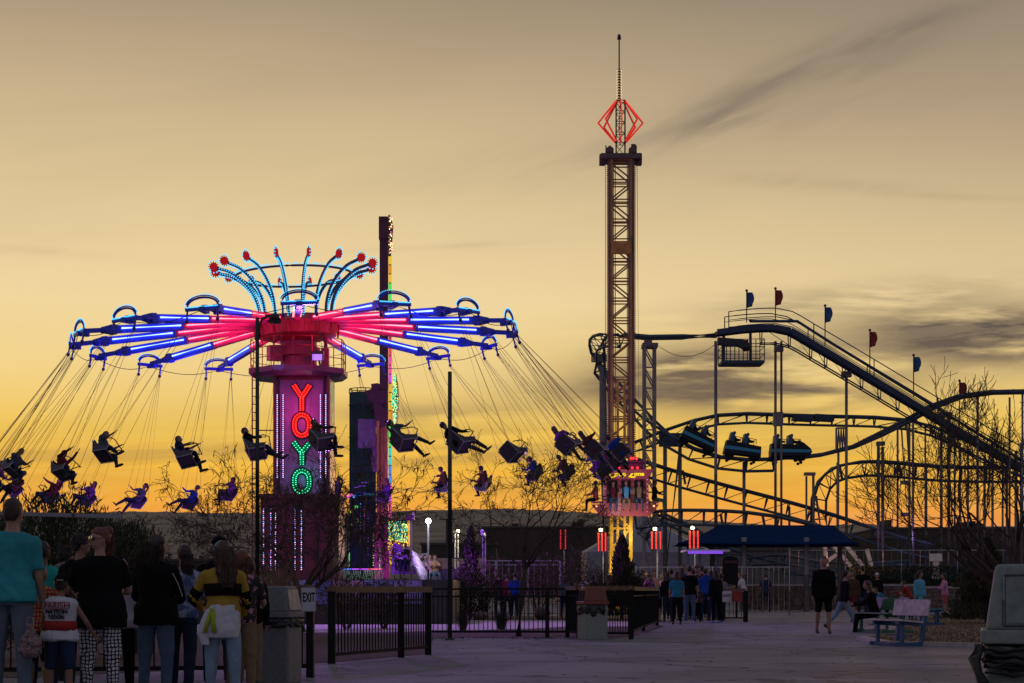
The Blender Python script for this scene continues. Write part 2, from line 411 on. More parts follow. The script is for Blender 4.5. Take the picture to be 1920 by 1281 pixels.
# ---------------------------------------------------------------- background buildings
def building(px0, px1, ytop, Y, depth, label, m=M_ware, ribs=0, para=True, cat='building', name='warehouse', doors=()):
    x0, x1, z = PX(px0, Y), PX(px1, Y), PZ(ytop, Y)
    t = thing(name, label, cat, ((x0+x1)/2, Y, 0))
    b = MB(); b.box(((x0+x1)/2, Y+depth/2, z/2), (x1-x0, depth, z))
    b.build('wall', m, t)
    if para:
        r = MB(); r.box(((x0+x1)/2, Y+depth/2, z+.2), (x1-x0+.5, depth+.5, .4)); r.build('roof', mat('roof edge', (.09,.075,.065), .8), t)
    if ribs:
        r = MB()
        for k in range(ribs):
            x = x0+(x1-x0)*(k+.5)/ribs; r.box((x, Y-.06, z/2), (.25, .12, z-.3))
        r.build('pilaster', m, t)
    for a, c, zt in doors:
        d = MB(); d.box(((PX(a,Y)+PX(c,Y))/2, Y-.04, PZ(zt,Y)/2), (PX(c,Y)-PX(a,Y), .08, PZ(zt,Y))); d.build('door', M_dark, t)
    u_ = MB(); rg = random.Random(int(px0)); L_ = x1-x0
    for k in range(max(2, ribs//3)):
        w_ = rg.uniform(.02,.05)*L_; hh = rg.uniform(.06,.14)*z; u_ = MB(); u_.box((x0+L_*rg.uniform(.06,.94), Y+depth*.3, z+.4+hh/2), (w_, depth*.2, hh)); u_.build('roof_unit', m, t)
    return t
building(905, 1240, 990, 420, 60, 'long low dark building at the foot of the hill behind the two bare trees', ribs=14)
building(790, 930, 1022, 300, 50, 'low dark flat roofed building behind the white floodlight pole', ribs=6)
building(1660, 1990, 992, 380, 50, 'long dark building under the ridge behind the coaster supports on the right', ribs=16)
building(1600, 1700, 1010, 260, 30, 'dark shed behind the blue canopy tip and the low coaster track', m=mat('shed wall', (.07,.055,.03), .9), ribs=5, name='shed')
building(1180, 1340, 1030, 170, 20, 'wide grey building behind the foot of the drop tower', m=M_grey, ribs=10)
building(1330, 1560, 1033, 190, 20, 'grey low building behind the blue canopy posts', m=mat('grey wall', (.15,.14,.15), .9), ribs=12)
t = thing('storage_container', 'tan storage container behind the tall dark pole', 'container', (PX(850,90), 90, 0))
b = MB(); b.box((PX(856,90), 91.3, 1.35), (2.9, 2.6, 2.7)); b.build('body', M_tan, t)
b = MB()
for k in range(12): b.box((PX(856,90)-1.35+k*.245, 89.97, 1.35), (.08, .06, 2.5))
b.build('rib', M_tan, t)
building(240, 480, 1052, 330, 30, 'low brown building on the plain left of the swing ride column', ribs=9)

# ---------------------------------------------------------------- walls and fences
def stone_wall(px0, px1, Y, z, label):
    random.seed(int(px0)); x0, x1 = PX(px0, Y), PX(px1, Y)
    t = thing('stone_wall', label, 'wall', ((x0+x1)/2, Y, 0))
    b = MB(); b.box(((x0+x1)/2, Y+.3, z/2), (x1-x0, .5, z))
    y = .0
    while y < z-.1:
        h = random.uniform(.18, .3); x = x0
        while x < x1:
            w = min(random.uniform(.25, .55), x1-x); hh = min(h, z-y)
            b.box((x+w/2, Y+.04+random.uniform(-.02,.02), y+hh/2), (w-.03, .12, hh-.03)); x += w
        y += h
    b.build('stonework', M_stone, t)
    b = MB(); b.box(((x0+x1)/2, Y+.27, z+.06), (x1-x0+.1, .7, .12)); b.build('wall_cap', M_cap, t)
stone_wall(1388, 1725, 95, 1.28, 'long low stone wall with a pale cap behind the walking people on the right')
stone_wall(1728, 1800, 92, 1.15, 'short piece of low stone wall behind the child in the pink top')
stone_wall(1826, 1990, 70, 1.1, 'low stone wall at the right edge beside the grey bin')

def fence(name, pts, h, label, posts=True, sp=.105, top='wood', postw=.09, zb=.13, group=None, cat='fence', picket=.018, mp=None):
    """pts: ground points; each span becomes a panel, each point a post"""
    p = [V((x, y, 0)) for x, y in pts]; mp = mp or M_black
    t = thing(name, label, cat, p[0], group=group)
    for a, c in zip(p, p[1:]):
        b = MB(); d = c-a; L = d.length; n = max(1, int(L/sp))
        for k in range(1, n):
            q = a+d*(k/n); b.beam(q+V((0,0,zb)), q+V((0,0,h-.05)), picket)
        b.beam(a+V((0,0,zb)), c+V((0,0,zb)), .05, .05); b.beam(a+V((0,0,h-.16)), c+V((0,0,h-.16)), .035, .035)
        b.build('picket_panel', mp, t)
        r = MB(); r.beam(a+V((0,0,h)), c+V((0,0,h)), .14 if top == 'wood' else .06, .09 if top == 'wood' else .04); r.build('top_rail', M_wood if top == 'wood' else mp, t)
    for q in p:
        b = MB(); b.beam(q, q+V((0,0,h-.03)), postw, postw); b.build('post', mp, t)
    return t
fence('railing', [(PX(622,24.3),24.3),(PX(752,26.6),26.6),(PX(803,27.7),27.7)], 1.03, 'black picket railing with brown wooden top rail running back from behind the grey bin', postw=.10)
fence('railing', [(PX(582,20.6),20.6),(PX(440,20.1),20.1),(PX(270,19.9),19.9),(PX(120,19.7),19.7),(PX(-60,19.5),19.5)], 1.03, 'black picket railing with wooden top rail behind the queueing people', postw=.09)
fence('railing', [(PX(804,38.2),38.2),(PX(1026,38),38),(PX(1064,38.1),38.1)], 1.05, 'black picket railing between the tall pole and the small bare tree', top='steel', sp=.098*1.0)
fence('railing', [(PX(1064,38.1),38.1+.02),(PX(1085,37.2),37.2),(PX(1183,36.6),36.6)], 1.07, 'black dense picket gate panel behind the red lidded bin', top='wood', sp=.06)
fence('railing', [(PX(1184,38),38),(PX(1206,44),44),(PX(1232,51),51)], 1.06, 'black picket railing leading from the red lidded bin to the blonde girl', top='wood', sp=.1)
t = fence('railing', [(PX(1352,58),58),(PX(1398,57.5),57.5)], 1.05, 'black railing with red and white notice boards beside the boy in white', top='wood', sp=.13, postw=.14)
b = MB(); b.box((PX(1362,57.9), 57.72, .83), (.30, .03, .36)); b.build('notice_board', M_white, t)
b = MB(); b.box((PX(1381,57.6), 57.42, .84), (.32, .03, .34)); b.build('notice_board', mat('red board', (.30,.02,.015), .5), t)
put_mesh('notice_lettering', text_mesh('EXIT', .13, .004, Matrix.Translation((PX(1362,57.9), 57.69, .86)) @ FACE), M_black, t)
# light grey wire fence around the tower ride and the coaster
def wire_fence(px0, px1, Y, h, label, m=M_steel, sp=.22):
    a, c = V((PX(px0,Y),Y,0)), V((PX(px1,Y),Y,0))
    t = thing('wire_fence', label, 'fence', a); n = max(2, int((c-a).length/2.6)); 
    for k in range(n+1):
        q = a.lerp(c, k/n); b = MB(); b.cyl(q, q+V((0,0,h)), .03, n=6); b.build('post', m, t)
    b = MB(); b.beam(a+V((0,0,h-.03)), c+V((0,0,h-.03)), .045); b.beam(a+V((0,0,.1)), c+V((0,0,.1)), .04)
    k = int((c-a).length/sp)
    for i in range(k):
        q = a.lerp(c, i/k); b.cyl(q+V((0,0,.1)), q+V((random.uniform(-.04,.04),0,h)), .011, n=3)
    b.build('wire_panel', m, t)
wire_fence(1192, 1480, 74, 2.05, 'tall grey wire fence around the foot of the drop tower behind the crowd')
wire_fence(1480, 1900, 97, 3.3, 'tall thin wire fence in front of the coaster supports', sp=.5)
fence('barrier', [(PX(870,69),69),(PX(930,69),69),(PX(990,69),69),(PX(1050,69),69)], 2.2, 'purple lit steel queue barrier among the shrubs', top='steel', sp=.25, mp=M_steel, cat='barrier')

# ---------------------------------------------------------------- plants
WOB = .15
def limb_tree(mb, tw, p, d, L, r, depth, rng, spread=.55, up=.05, droop=0.0, kids=(2,4), minr=.004, tips=None):
    n = 4; pts = [p]; rs = [r]; q = p.copy(); dd = d.normalized()
    for i in range(n):
        dd = (dd+V((rng.gauss(0,WOB), rng.gauss(0,WOB), rng.gauss(0,WOB*.8)+up-droop*(i/n)))).normalized()
        q = q+dd*L/n; pts.append(q.copy()); rs.append(max(minr, r*(1-.42*(i+1)/n)))
    (mb if r > .02 else tw).tube(pts, rs, 6 if r > .03 else 3, cap=False)
    if depth == 0:
        if tips is not None: tips.append((pts, dd))
        return
    for k in range(rng.randint(*kids)):
        s = rng.uniform(.35, 1.0) if k else 1.0
        i = min(n-1, int(s*n)); f = s*n-i; b = pts[i].lerp(pts[i+1], f)
        x, y = basis(dd); a = rng.uniform(0, 2*pi); sp = rng.uniform(.35, 1.0)*spread*1.6
        nd = dd*cos(sp)+(x*cos(a)+y*sin(a))*sin(sp)
        limb_tree(mb, tw, b, nd, L*rng.uniform(.62, .88), rs[i]*rng.uniform(.55, .78), depth-1, rng, spread, up, droop, kids, minr, tips)
def bare_tree(label, base, dirs, L, r, depth, seed, spread=.5, up=.05, droop=0, kids=(2,3), leaves=0, lsize=.06, trunk=None, minr=.004, name='bare_tree', mb_=M_bark, ml=M_leafp):
    rng = random.Random(seed); base = V(base); t = thing(name, label, 'tree', base)
    tr = MB(); tw = MB(); tips = []
    top = base
    if trunk: 
        pts = [base+V(q) for q in trunk]; tr.tube(pts, [r*1.5*(1-.35*i/(len(pts)-1)) for i in range(len(pts))], 8); top = pts[-1]
    for d in dirs: limb_tree(tr, tw, top, V(d), L*rng.uniform(.85,1.1), r*rng.uniform(.6,.85), depth, rng, spread, up, droop, kids, minr, tips)
    tr.build('trunk', mb_, t); tw.build('crown', mb_, t)
    if leaves:
        lf = MB()
        for pts, dd in tips:
            for k in range(leaves):
                q = pts[rng.randint(1, 4)]; a = (dd*.4+V((rng.gauss(0,.6), rng.gauss(0,.6), -rng.uniform(.1,1.1)))).normalized()
                l = lsize*rng.uniform(.6,1.4); x, _ = basis(a); x *= l*.09; b2 = q+a*l*.5; e = q+a*l+V((0,0,-l*.12))
                lf.add([q, b2+x, e, b2-x], [(0,1,2,3)])
        lf.build('foliage', ml, t)
    return t
def leaf_blob(mb, c, rx, ry, rz, n, size, rng, slim=.35, upb=.3, shell=.55, lobes=None):
    for i in range(n):
        while True:
            q = V((rng.uniform(-1,1), rng.uniform(-1,1), rng.uniform(-1,1)))
            if q.length < 1 and q.length > shell*rng.random(): break
        k = 1+.25*mn.noise(V((q.x*2.3+c[0], q.y*2.3, q.z*2.3+c[2])))
        p = V(c)+V((q.x*rx, q.y*ry, q.z*rz))*k
        a = V((q.x+rng.gauss(0,.5), q.y+rng.gauss(0,.5), q.z*.5+upb+rng.gauss(0,.5))).normalized()
        x, _ = basis(a, V((rng.gauss(0,1), rng.gauss(0,1), rng.gauss(0,1)))); l = size*rng.uniform(.6,1.3)
        mb.add([p, p+a*l*.5+x*l*slim*.5, p+a*l, p+a*l*.5-x*l*slim*.5], [(0,1,2,3)])
def shrub(label, c, rx, ry, h, n, size, seed, m=M_leafd, name='shrub', slim=.3, stems=6, upb=.5, lobes=6, cat='shrub', group=None):
    rng = random.Random(seed); c = V(c); t = thing(name, label, cat, c, group=group)
    lf = MB(); st = MB()
    for k in range(lobes):
        a = 2*pi*k/lobes+rng.random(); rr = rng.uniform(.15,.55); hh = h*rng.uniform(.45,.62)
        cc = c+V((cos(a)*rx*rr, sin(a)*ry*rr, hh))
        leaf_blob(lf, cc, rx*rng.uniform(.45,.6), ry*rng.uniform(.45,.6), h*rng.uniform(.36,.46), n//lobes, size, rng, slim, upb)
    for k in range(stems):
        a = rng.uniform(0, 2*pi); e = c+V((cos(a)*rx*.6, sin(a)*ry*.6, h*rng.uniform(.6,.9)))
        st.tube([c+V((cos(a)*.05, sin(a)*.05, 0)), c.lerp(e, .5)+V((0,0,h*.1)), e], [.035,.025,.01], 5)
    st.build('stem', M_bark, t); lf.build('foliage', m, t); return t
# oleander screen behind the queue
for i, (px, Y, top, rx, lab) in enumerate([(115,25,908,1.0,'tallest dark leafy oleander bush, left of the canopy beam end'), (215,26.5,955,.75,'lower dark oleander bush left of the grey hill view'),
        (40,26,945,.8,'dark oleander bush behind the man in the teal shirt'), (262,28,985,.5,'thin ragged edge bush beside the long haired woman')]):
    h = PZ(top, Y)
    t = shrub(lab, (PX(px,Y), Y, 0), rx, .8, h*.98, 7500 if rx > .6 else 3000, .11, 20+i, slim=.18, name='oleander_bush', upb=.9, lobes=7)
    rng = random.Random(i); lf = MB()                # upright leafy shoots standing out of the top
    for k in range(int(60*rx)):
        x = rng.uniform(-rx, rx); b0 = V((PX(px,Y)+x, Y+rng.uniform(-.5,.5), h*(.78-.25*(x/rx)**2))); ln = rng.uniform(.25,.5)
        e = b0+V((rng.gauss(0,.1), rng.gauss(0,.1), ln)); lf.tube([b0, e], [.008,.003], 3)
        for q in range(16):
            s = .25+.75*q/16; p = b0.lerp(e, s); a = rng.uniform(0,2*pi); dv = V((cos(a)*.75, sin(a)*.75, .8)).normalized()*rng.uniform(.05,.09)
            x_, _ = basis(dv); lf.add([p, p+dv*.5+x_*.007, p+dv, p+dv*.5-x_*.007], [(0,1,2,3)])
    lf.build('foliage', M_leafd, t)
# big feathery tree in front of the swing column
bare_tree('large fine twigged bare tree in front of the swing ride column', (PX(566,43),43,0), [(-1,.1,.6),(-.5,.3,1.1),(.1,-.2,1.3),(.5,.2,1.1),(1.0,-.1,.65),(-1.0,-.3,.25),(.8,.3,.2),(-.75,.2,.9),(.75,-.2,.9)],
          1.42, .075, 6, 12, .50, .04, .14, (2,3), leaves=2, lsize=.15, trunk=[(0,0,0),(.03,0,.5),(-.03,0,.85)], minr=.0062)
bare_tree('small bare tree inside the railing, right of the tall pole', (PX(972,39),39,0), [(-.55,.1,1.0),(-.1,.3,1.2),(.35,-.2,1.1),(.85,.1,.8),(-.8,0,.6)],
          .93, .05, 6, 8, .5, .04, .08, (2,3), leaves=1, lsize=.09, trunk=[(0,0,0),(.06,0,.7),(.09,0,1.15),(.16,0,1.5)], minr=.0052)
bare_tree('large bare tree with upswept knobbly twigs at the right edge', (PX(1900,33),33,0), [(-1.0,.2,.62),(-.95,-.2,.85),(-.6,.3,1.0),(-.2,-.3,1.2),(.1,.2,1.3),(.5,0,1.1),(-1.1,.1,.5),(.9,0,.6)],
          1.42, .085, 6, 21, .50, .06, -.04, (2,3), leaves=0, trunk=[(0,0,0),(.05,0,.5),(.0,0,.95)], minr=.0056)
# conifers and shrubs between the rides
def conifer(label, px, Y, top, r, seed, m=M_conif, n=2600, size=.14, name='conifer'):
    rng = random.Random(seed); x = PX(px, Y); h = PZ(top, Y); t = thing(name, label, 'tree', (x,Y,0)); lf = MB()
    for i in range(n):
        z = h*(1-(1-rng.random()**1.3)**1.0); z = h*rng.random()**1.25; f = 1-z/h
        lump = mn.noise(V((z*2.6, seed, 0)))+.8*mn.noise(V((z*5, seed, 4))); a = rng.uniform(0,2*pi); rr = r*(f**.95)*(.35+.65*rng.random())*(1+.45*lump+.5*mn.noise(V((cos(a)*1.7, sin(a)*1.7, z*2.2+seed))))
        p = V((x+cos(a)*rr, Y+sin(a)*rr, .1+z*.93)); d = V((cos(a)*.5, sin(a)*.5, .9+rng.gauss(0,.3))).normalized()
        xx, _ = basis(d, V((rng.gauss(0,1),rng.gauss(0,1),.1))); l = size*rng.uniform(.6,1.5)
        lf.add([p, p+d*l*.4+xx*l*.22, p+d*l, p+d*l*.4-xx*l*.22], [(0,1,2,3)])
    lf.build('foliage', m, t); b = MB(); b.tube([(x,Y,0),(x,Y,h*.9)], [.07,.01], 6); b.build('trunk', M_bark, t)
conifer('dark cone shaped conifer in front of the yellow tower foot', 1166, 64, 1003, .95, 1, n=3800, size=.15)
conifer('slim dark brown conifer right of the two thin lamp poles', 882, 63, 985, .7, 2, m=mat('dark brown needles', (.020,.014,.011), .85, var=.4, scale=4), n=1500)
conifer('broad dark conifer behind the big grey bin at the right', 1850, 55, 1012, 1.5, 3, n=4600, size=.17)
for i, (px, Y, top, rx, m, lab, nm) in enumerate([
    (905,64,1045,1.3,M_leafp,'purple lit dry shrub left of the small bare tree','shrub'), (1010,66,1040,1.5,M_leafp,'wide dry shrub behind the small bare tree','shrub'),
    (1075,66,1030,1.4,M_leafp,'loose dry shrub under the dim red light pylon','shrub'), (1118,63,1062,1.1,M_conif,'low shrub left of the cone shaped conifer','shrub'),
    (1188,64,1068,.8,M_conif,'small shrub right of the cone shaped conifer','shrub'), (870,62,1062,.9,M_conif,'low dark shrub right of the tall pole','shrub'),
    (650,46,1075,1.0,M_leafp,'dry shrub behind the wooden topped railing','shrub'), (720,47,1085,.8,M_leafp,'low dry shrub near the end of the wooden topped railing','shrub')]):
    shrub(lab, (PX(px,Y),Y,0), rx, .7, PZ(top,Y)*1.02, 1500, .12, 60+i, m=m, lobes=5, slim=.3)
h = MB(); rng = random.Random(9)
t = thing('hedge', 'long clipped dark hedge above the stone wall on the right', 'hedge', (PX(1690,97), 97, 0))
for i in range(9000):
    x = PX(rng.uniform(1600,1812), 97); z = .8+rng.random()**.6*(1.55+.12*mn.noise(V((x*.9,0,0)))); y = 97.0+rng.uniform(-.2,1.2)
    d = V((rng.gauss(0,1), rng.gauss(0,1)-.6, rng.gauss(0,1)+.5)).normalized(); xx, _ = basis(d); l = rng.uniform(.08,.17); p = V((x,y,z))
    h.add([p, p+d*l*.5+xx*l*.25, p+d*l, p+d*l*.5-xx*l*.25], [(0,1,2,3)])
h.build('foliage', M_conif, t)
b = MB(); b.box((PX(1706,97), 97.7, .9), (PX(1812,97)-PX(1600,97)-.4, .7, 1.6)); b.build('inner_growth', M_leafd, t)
# ornamental grass clump and small grasses inside the railing
def grass_clump(label, px, Y, h, r, n, seed, m=M_grassp):
    rng = random.Random(seed); b = MB(); x = PX(px, Y)
    for i in range(n):
        a = rng.uniform(0,2*pi); s = rng.random()*r*.25; p = V((x+cos(a)*s, Y+sin(a)*s, 0)); hh = h*rng.uniform(.6,1.05); o = r*rng.uniform(.2,1)
        m1 = p+V((cos(a)*o*.35, sin(a)*o*.35, hh*.6)); e = p+V((cos(a)*o, sin(a)*o, hh))
        q = V((-sin(a), cos(a), 0))*.009
        b.add([p-q, p+q, m1+q*.8, m1-q*.8, e], [(0,1,2,3),(3,2,4)])
    build_top(b, 'grass_clump', m, label, 'grass clump', origin=V((x,Y,0)))
grass_clump('tall tan grass clump left of the bare tree trunk', 522, 40, 1.75, .75, 420, 1)
grass_clump('tan grass clump standing against the left side of the column', 492, 42, 1.5, .6, 300, 2)
grass_clump('small dark grass clump behind the picket railing', 940, 46, .55, .4, 200, 3, M_leafd)
grass_clump('small spiky clump beside the foot of the tall pole, inside the railing', 868, 45, .5, .35, 160, 4, M_leafd)
# ---------------------------------------------------------------- swing ride
E_red = emit('red neon', (1,.12,.17), 5.2, True); E_blue = emit('blue neon', (.13,.20,1), 7, True)
E_redb = emit('red bulb', (1,.03,.02), 4.5); E_cyan = emit('cyan bulb', (.07,.50,.85), 1.7); E_grn = emit('green bulb', (.06,1,.42), 3)
E_viol = emit('violet bulb', (.55,.45,1), 3); E_pink = emit('pink bulb', (1,.35,.7), 2.6); E_warm = emit('warm bulb', (1,.78,.35), 4)
E_reds = emit('red letter face', (1,.015,.02), .75); E_grns = emit('green letter face', (.0,.5,.22), .32)
M_blue = mat('blue arm paint', (.025,.05,.62), .4, var=.2, scale=3)
M_armw = mat('crimson neon glow cladding', (.66,.02,.26), .45, var=.1, scale=3)  # red neon glow on the inner beams is painted into this colour
M_armb = mat('blue neon glow cladding', (.03,.06,.72), .45, var=.1, scale=3)  # outer beams: blue of the tubes' glow put into the base colour
M_purp = mat('purple ride paint', (.17,.03,.14), .45, var=.25, scale=2, coat=.3)
M_navy = mat('navy crown paint', (.02,.07,.17), .4, var=.2)
M_redp = mat('red ride paint', (.42,.03,.05), .45, var=.25)
M_maroon = mat('maroon ride paint', (.20,.03,.08), .5, var=.3, scale=2)
M_pinkr = mat('pink queue paint', (.50,.10,.14), .4, var=.15, scale=2, coat=.3)
RX, RY = PX(560,60), 60.0
ride = thing('swing_ride', 'tall swing carousel with neon arms, curled light crown and a lit vertical name sign', 'swing ride', (RX,RY,0))
def octo(b, r0, r1, z0, z1, n=8, mi=0, off=pi/8):
    for z, r in ((z0,r0),(z1,r1)): pass
    vs = [V((RX+r*cos(off+2*pi*k/n), RY+r*sin(off+2*pi*k/n), z)) for z, r in ((z0,r0),(z1,r1)) for k in range(n)]
    b.add(vs, [tuple(range(n-1,-1,-1)), tuple(range(n,2*n))]+[(k,(k+1)%n,n+(k+1)%n,n+k) for k in range(n)], mi)
# column: square shaft with chamfered corners, sign panel on the front
CX = PX(565,59)
def shaft(b, cx, cy, w, d, ch, z0, z1, mi=0):
    pl = [(-w/2+ch,-d/2),(w/2-ch,-d/2),(w/2,-d/2+ch),(w/2,d/2-ch),(w/2-ch,d/2),(-w/2+ch,d/2),(-w/2,d/2-ch),(-w/2,-d/2+ch)]
    b.prism([V((cx+x, cy+y, 0)) for x, y in pl], (0,0,z1), (0,0,z0), mi)
b = MB(); shaft(b, CX, RY, 1.88, 1.9, .2, 4.1, 8.25); b.build('column', M_purp, ride)
b = MB(); shaft(b, PX(567,60)+.03, RY, 2.62, 2.6, .3, 1.3, 4.2); shaft(b, PX(567,60)+.03, RY, 2.72, 2.7, .3, 4.12, 4.26)
for k in range(-2,3): b.box((CX+k*.52, RY-1.32, 2.7), (.03,.04,2.6))
b.build('base_housing', M_maroon, ride)
b = MB()
for s in (-1,1): b.box((CX+s*.90, RY-.93, 6.2), (.10,.10,4.1))
b.box((CX, RY-.97, 8.15), (1.5,.06,.12)); b.build('column_trim', M_maroon, ride)
b = MB(); b.box((CX, RY-.965, 6.15), (1.42,.04,3.95)); b.build('sign_panel', mat('sign panel', (.34,.10,.34), .4, var=.2, scale=1.5), ride)
# letters: outline, lit face and bulbs
def letter_strokes(ch, cx, cz, w, h):
    if ch == 'Y': return [[(cx-w/2,cz+h/2),(cx,cz+.02)],[(cx+w/2,cz+h/2),(cx,cz+.02)],[(cx,cz+.04),(cx,cz-h/2)]]
    return [[(cx+w/2*cos(a), cz+h/2*math.copysign(abs(sin(a))**.8, sin(a))) for a in [2*pi*k/28 for k in range(29)]]]
SZ = lambda py: PZ(py, 59)
for ch, y0, y1, face, bulbm in (('Y',722,771,E_reds,E_redb),('O',777,818,E_reds,E_redb),('Y',829,872,E_grns,E_grn),('O',882,924,E_grns,E_grn)):
    cz = (SZ(y0)+SZ(y1))/2; h = abs(SZ(y0)-SZ(y1))
    st = letter_strokes(ch, CX+.02, cz, .50 if ch == 'O' else .52, h-.04)
    let = MB(); fa = MB(); bu = MB()
    for s in st:
        p3 = [V((x, RY-1.0, z)) for x, z in s]
        for a, c in zip(p3, p3[1:]):
            d = (c-a).normalized()*.03
            let.beam(a-d, c+d, .06, .235, up=V((0,1,0)).cross(c-a)); fa.beam(a-d*.6-V((0,.034,0)), c+d*.6-V((0,.034,0)), .01, .175, up=V((0,1,0)).cross(c-a))
        L = sum((c-a).length for a, c in zip(p3, p3[1:])); n = int(L/.075)
        for off in (-.05,.05):
            for k in range(n+1):
                q = L*k/n; i = 0
                while i < len(p3)-2 and q > (p3[i+1]-p3[i]).length: q -= (p3[i+1]-p3[i]).length; i += 1
                d = (p3[i+1]-p3[i]).normalized(); nrm = V((0,1,0)).cross(d); bu.bulb(p3[i]+d*q+nrm*off+V((0,-.055,0)), .019)
    L0 = let.build('letter', M_black, ride); fa.build('lit_face', face, L0); bu.build('light_string', bulbm, L0)
def bulb_col(x, y, z0, z1, n, mats, nm='bulb_strip', r=.021):
    b = MB(); b.box((x, y+.03, (z0+z1)/2), (.06,.03,z1-z0+.05), mi=len(mats))
    for k in range(n): b.bulb((x, y, z0+(z1-z0)*k/(n-1)), r, k % len(mats))
    return b.build(nm, list(mats)+[M_dark], ride)
for px in (520,531,601,611): bulb_col(PX(px,59), RY-1.03, SZ(895), SZ(741), 44, (E_viol,E_viol,E_pink))
for px in (494.5,508,517,553.5,565.5,): bulb_col(PX(px,58.7), RY-1.36, PZ(1068,58.7), PZ(955,58.7), 30, (E_pink,E_viol,emit('blue bulb',(.15,.3,1),3)))
# balcony and its rail
b = MB(); octo(b, 1.55, 1.72, 8.22, 8.34); octo(b, 1.74, 1.74, 8.34, 8.52); b.build('balcony', M_purp, ride)
b = MB()
for k in range(8):
    a0 = pi/8+2*pi*k/8; a1 = a0+2*pi/8
    p0 = V((RX+1.66*cos(a0), RY+1.66*sin(a0), 8.5)); p1 = V((RX+1.66*cos(a1), RY+1.66*sin(a1), 8.5))
    for z in (.35,.68,1.0): b.cyl(p0+V((0,0,z)), p1+V((0,0,z)), .017, n=5)
    b.cyl(p0, p0+V((0,0,1.0)), .022, n=5); m_ = (p0+p1)/2; b.cyl(m_, m_+V((0,0,1.0)), .017, n=5)
b.build('handrail', M_redp, ride)
b = MB(); octo(b, .62, .62, 8.5, 9.5, 16); octo(b, .80, .72, 9.0, 9.3, 16); b.box((RX-.75,RY-.5,9.05),(.45,.35,.5), .5); b.box((RX+.95,RY-.4,8.9),(.26,.26,.65))
b.cyl((RX+.95,RY-.4,9.25),(RX+.95,RY-.4,9.5),.05,n=6); b.ball((RX+.95,RY-.4,9.52),.1)
octo(b, .38, .38, 8.52, 8.9, 8)
b.build('drive_shaft', M_maroon, ride)
# ladder up the left side
b = MB(); lx = PX(473,59); LX2 = PX(482.0,59)
for x in (lx, LX2-.02): b.beam((x,RY-1,1.4),(x,RY-1,8.6),.04)
for k in range(26): b.beam((lx,RY-1,1.6+k*.27),(LX2-.02,RY-1,1.6+k*.27),.025)
for z in (3.2,6.4): b.beam((LX2,RY-1,z),(CX-.9,RY-.95,z),.035)
b.build('ladder', M_maroon, ride)
# turning head, slightly tipped
HM = Matrix.Translation((RX-.06, RY, 9.62)) @ Matrix.Rotation(R(-2.6), 4, 'Y')
def H(th, r, z=0, tan=0):
    """point on the turning head: th degrees from the camera side, r out, z up, tan sideways"""
    a = R(th); q = V((sin(a), -cos(a), 0))*r+V((cos(a), sin(a), 0))*tan+V((0,0,z)); return HM @ q
b = MB()
n = 32
for r0, z0, r1, z1 in ((.7,-.12,1.35,.05),(1.35,.05,1.45,.45),(1.45,.45,1.2,.7),(1.2,.7,.3,.8)):
    vs = [H(360*k/n, r, z) for r, z in ((r0,z0),(r1,z1)) for k in range(n)]
    b.add(vs, [(k,(k+1)%n,n+(k+1)%n,n+k) for k in range(n)], 0, True)
b.add([H(360*k/n, .7, -.12) for k in range(n)], [tuple(range(n))])
for k in range(16): b.beam(H(7.5+22.5*k-11.25, 1.43, .02), H(7.5+22.5*k-11.25, 1.47, .48), .05, mi=0)
b.build('hub', M_redp, ride)
BW, BH = .165, .23
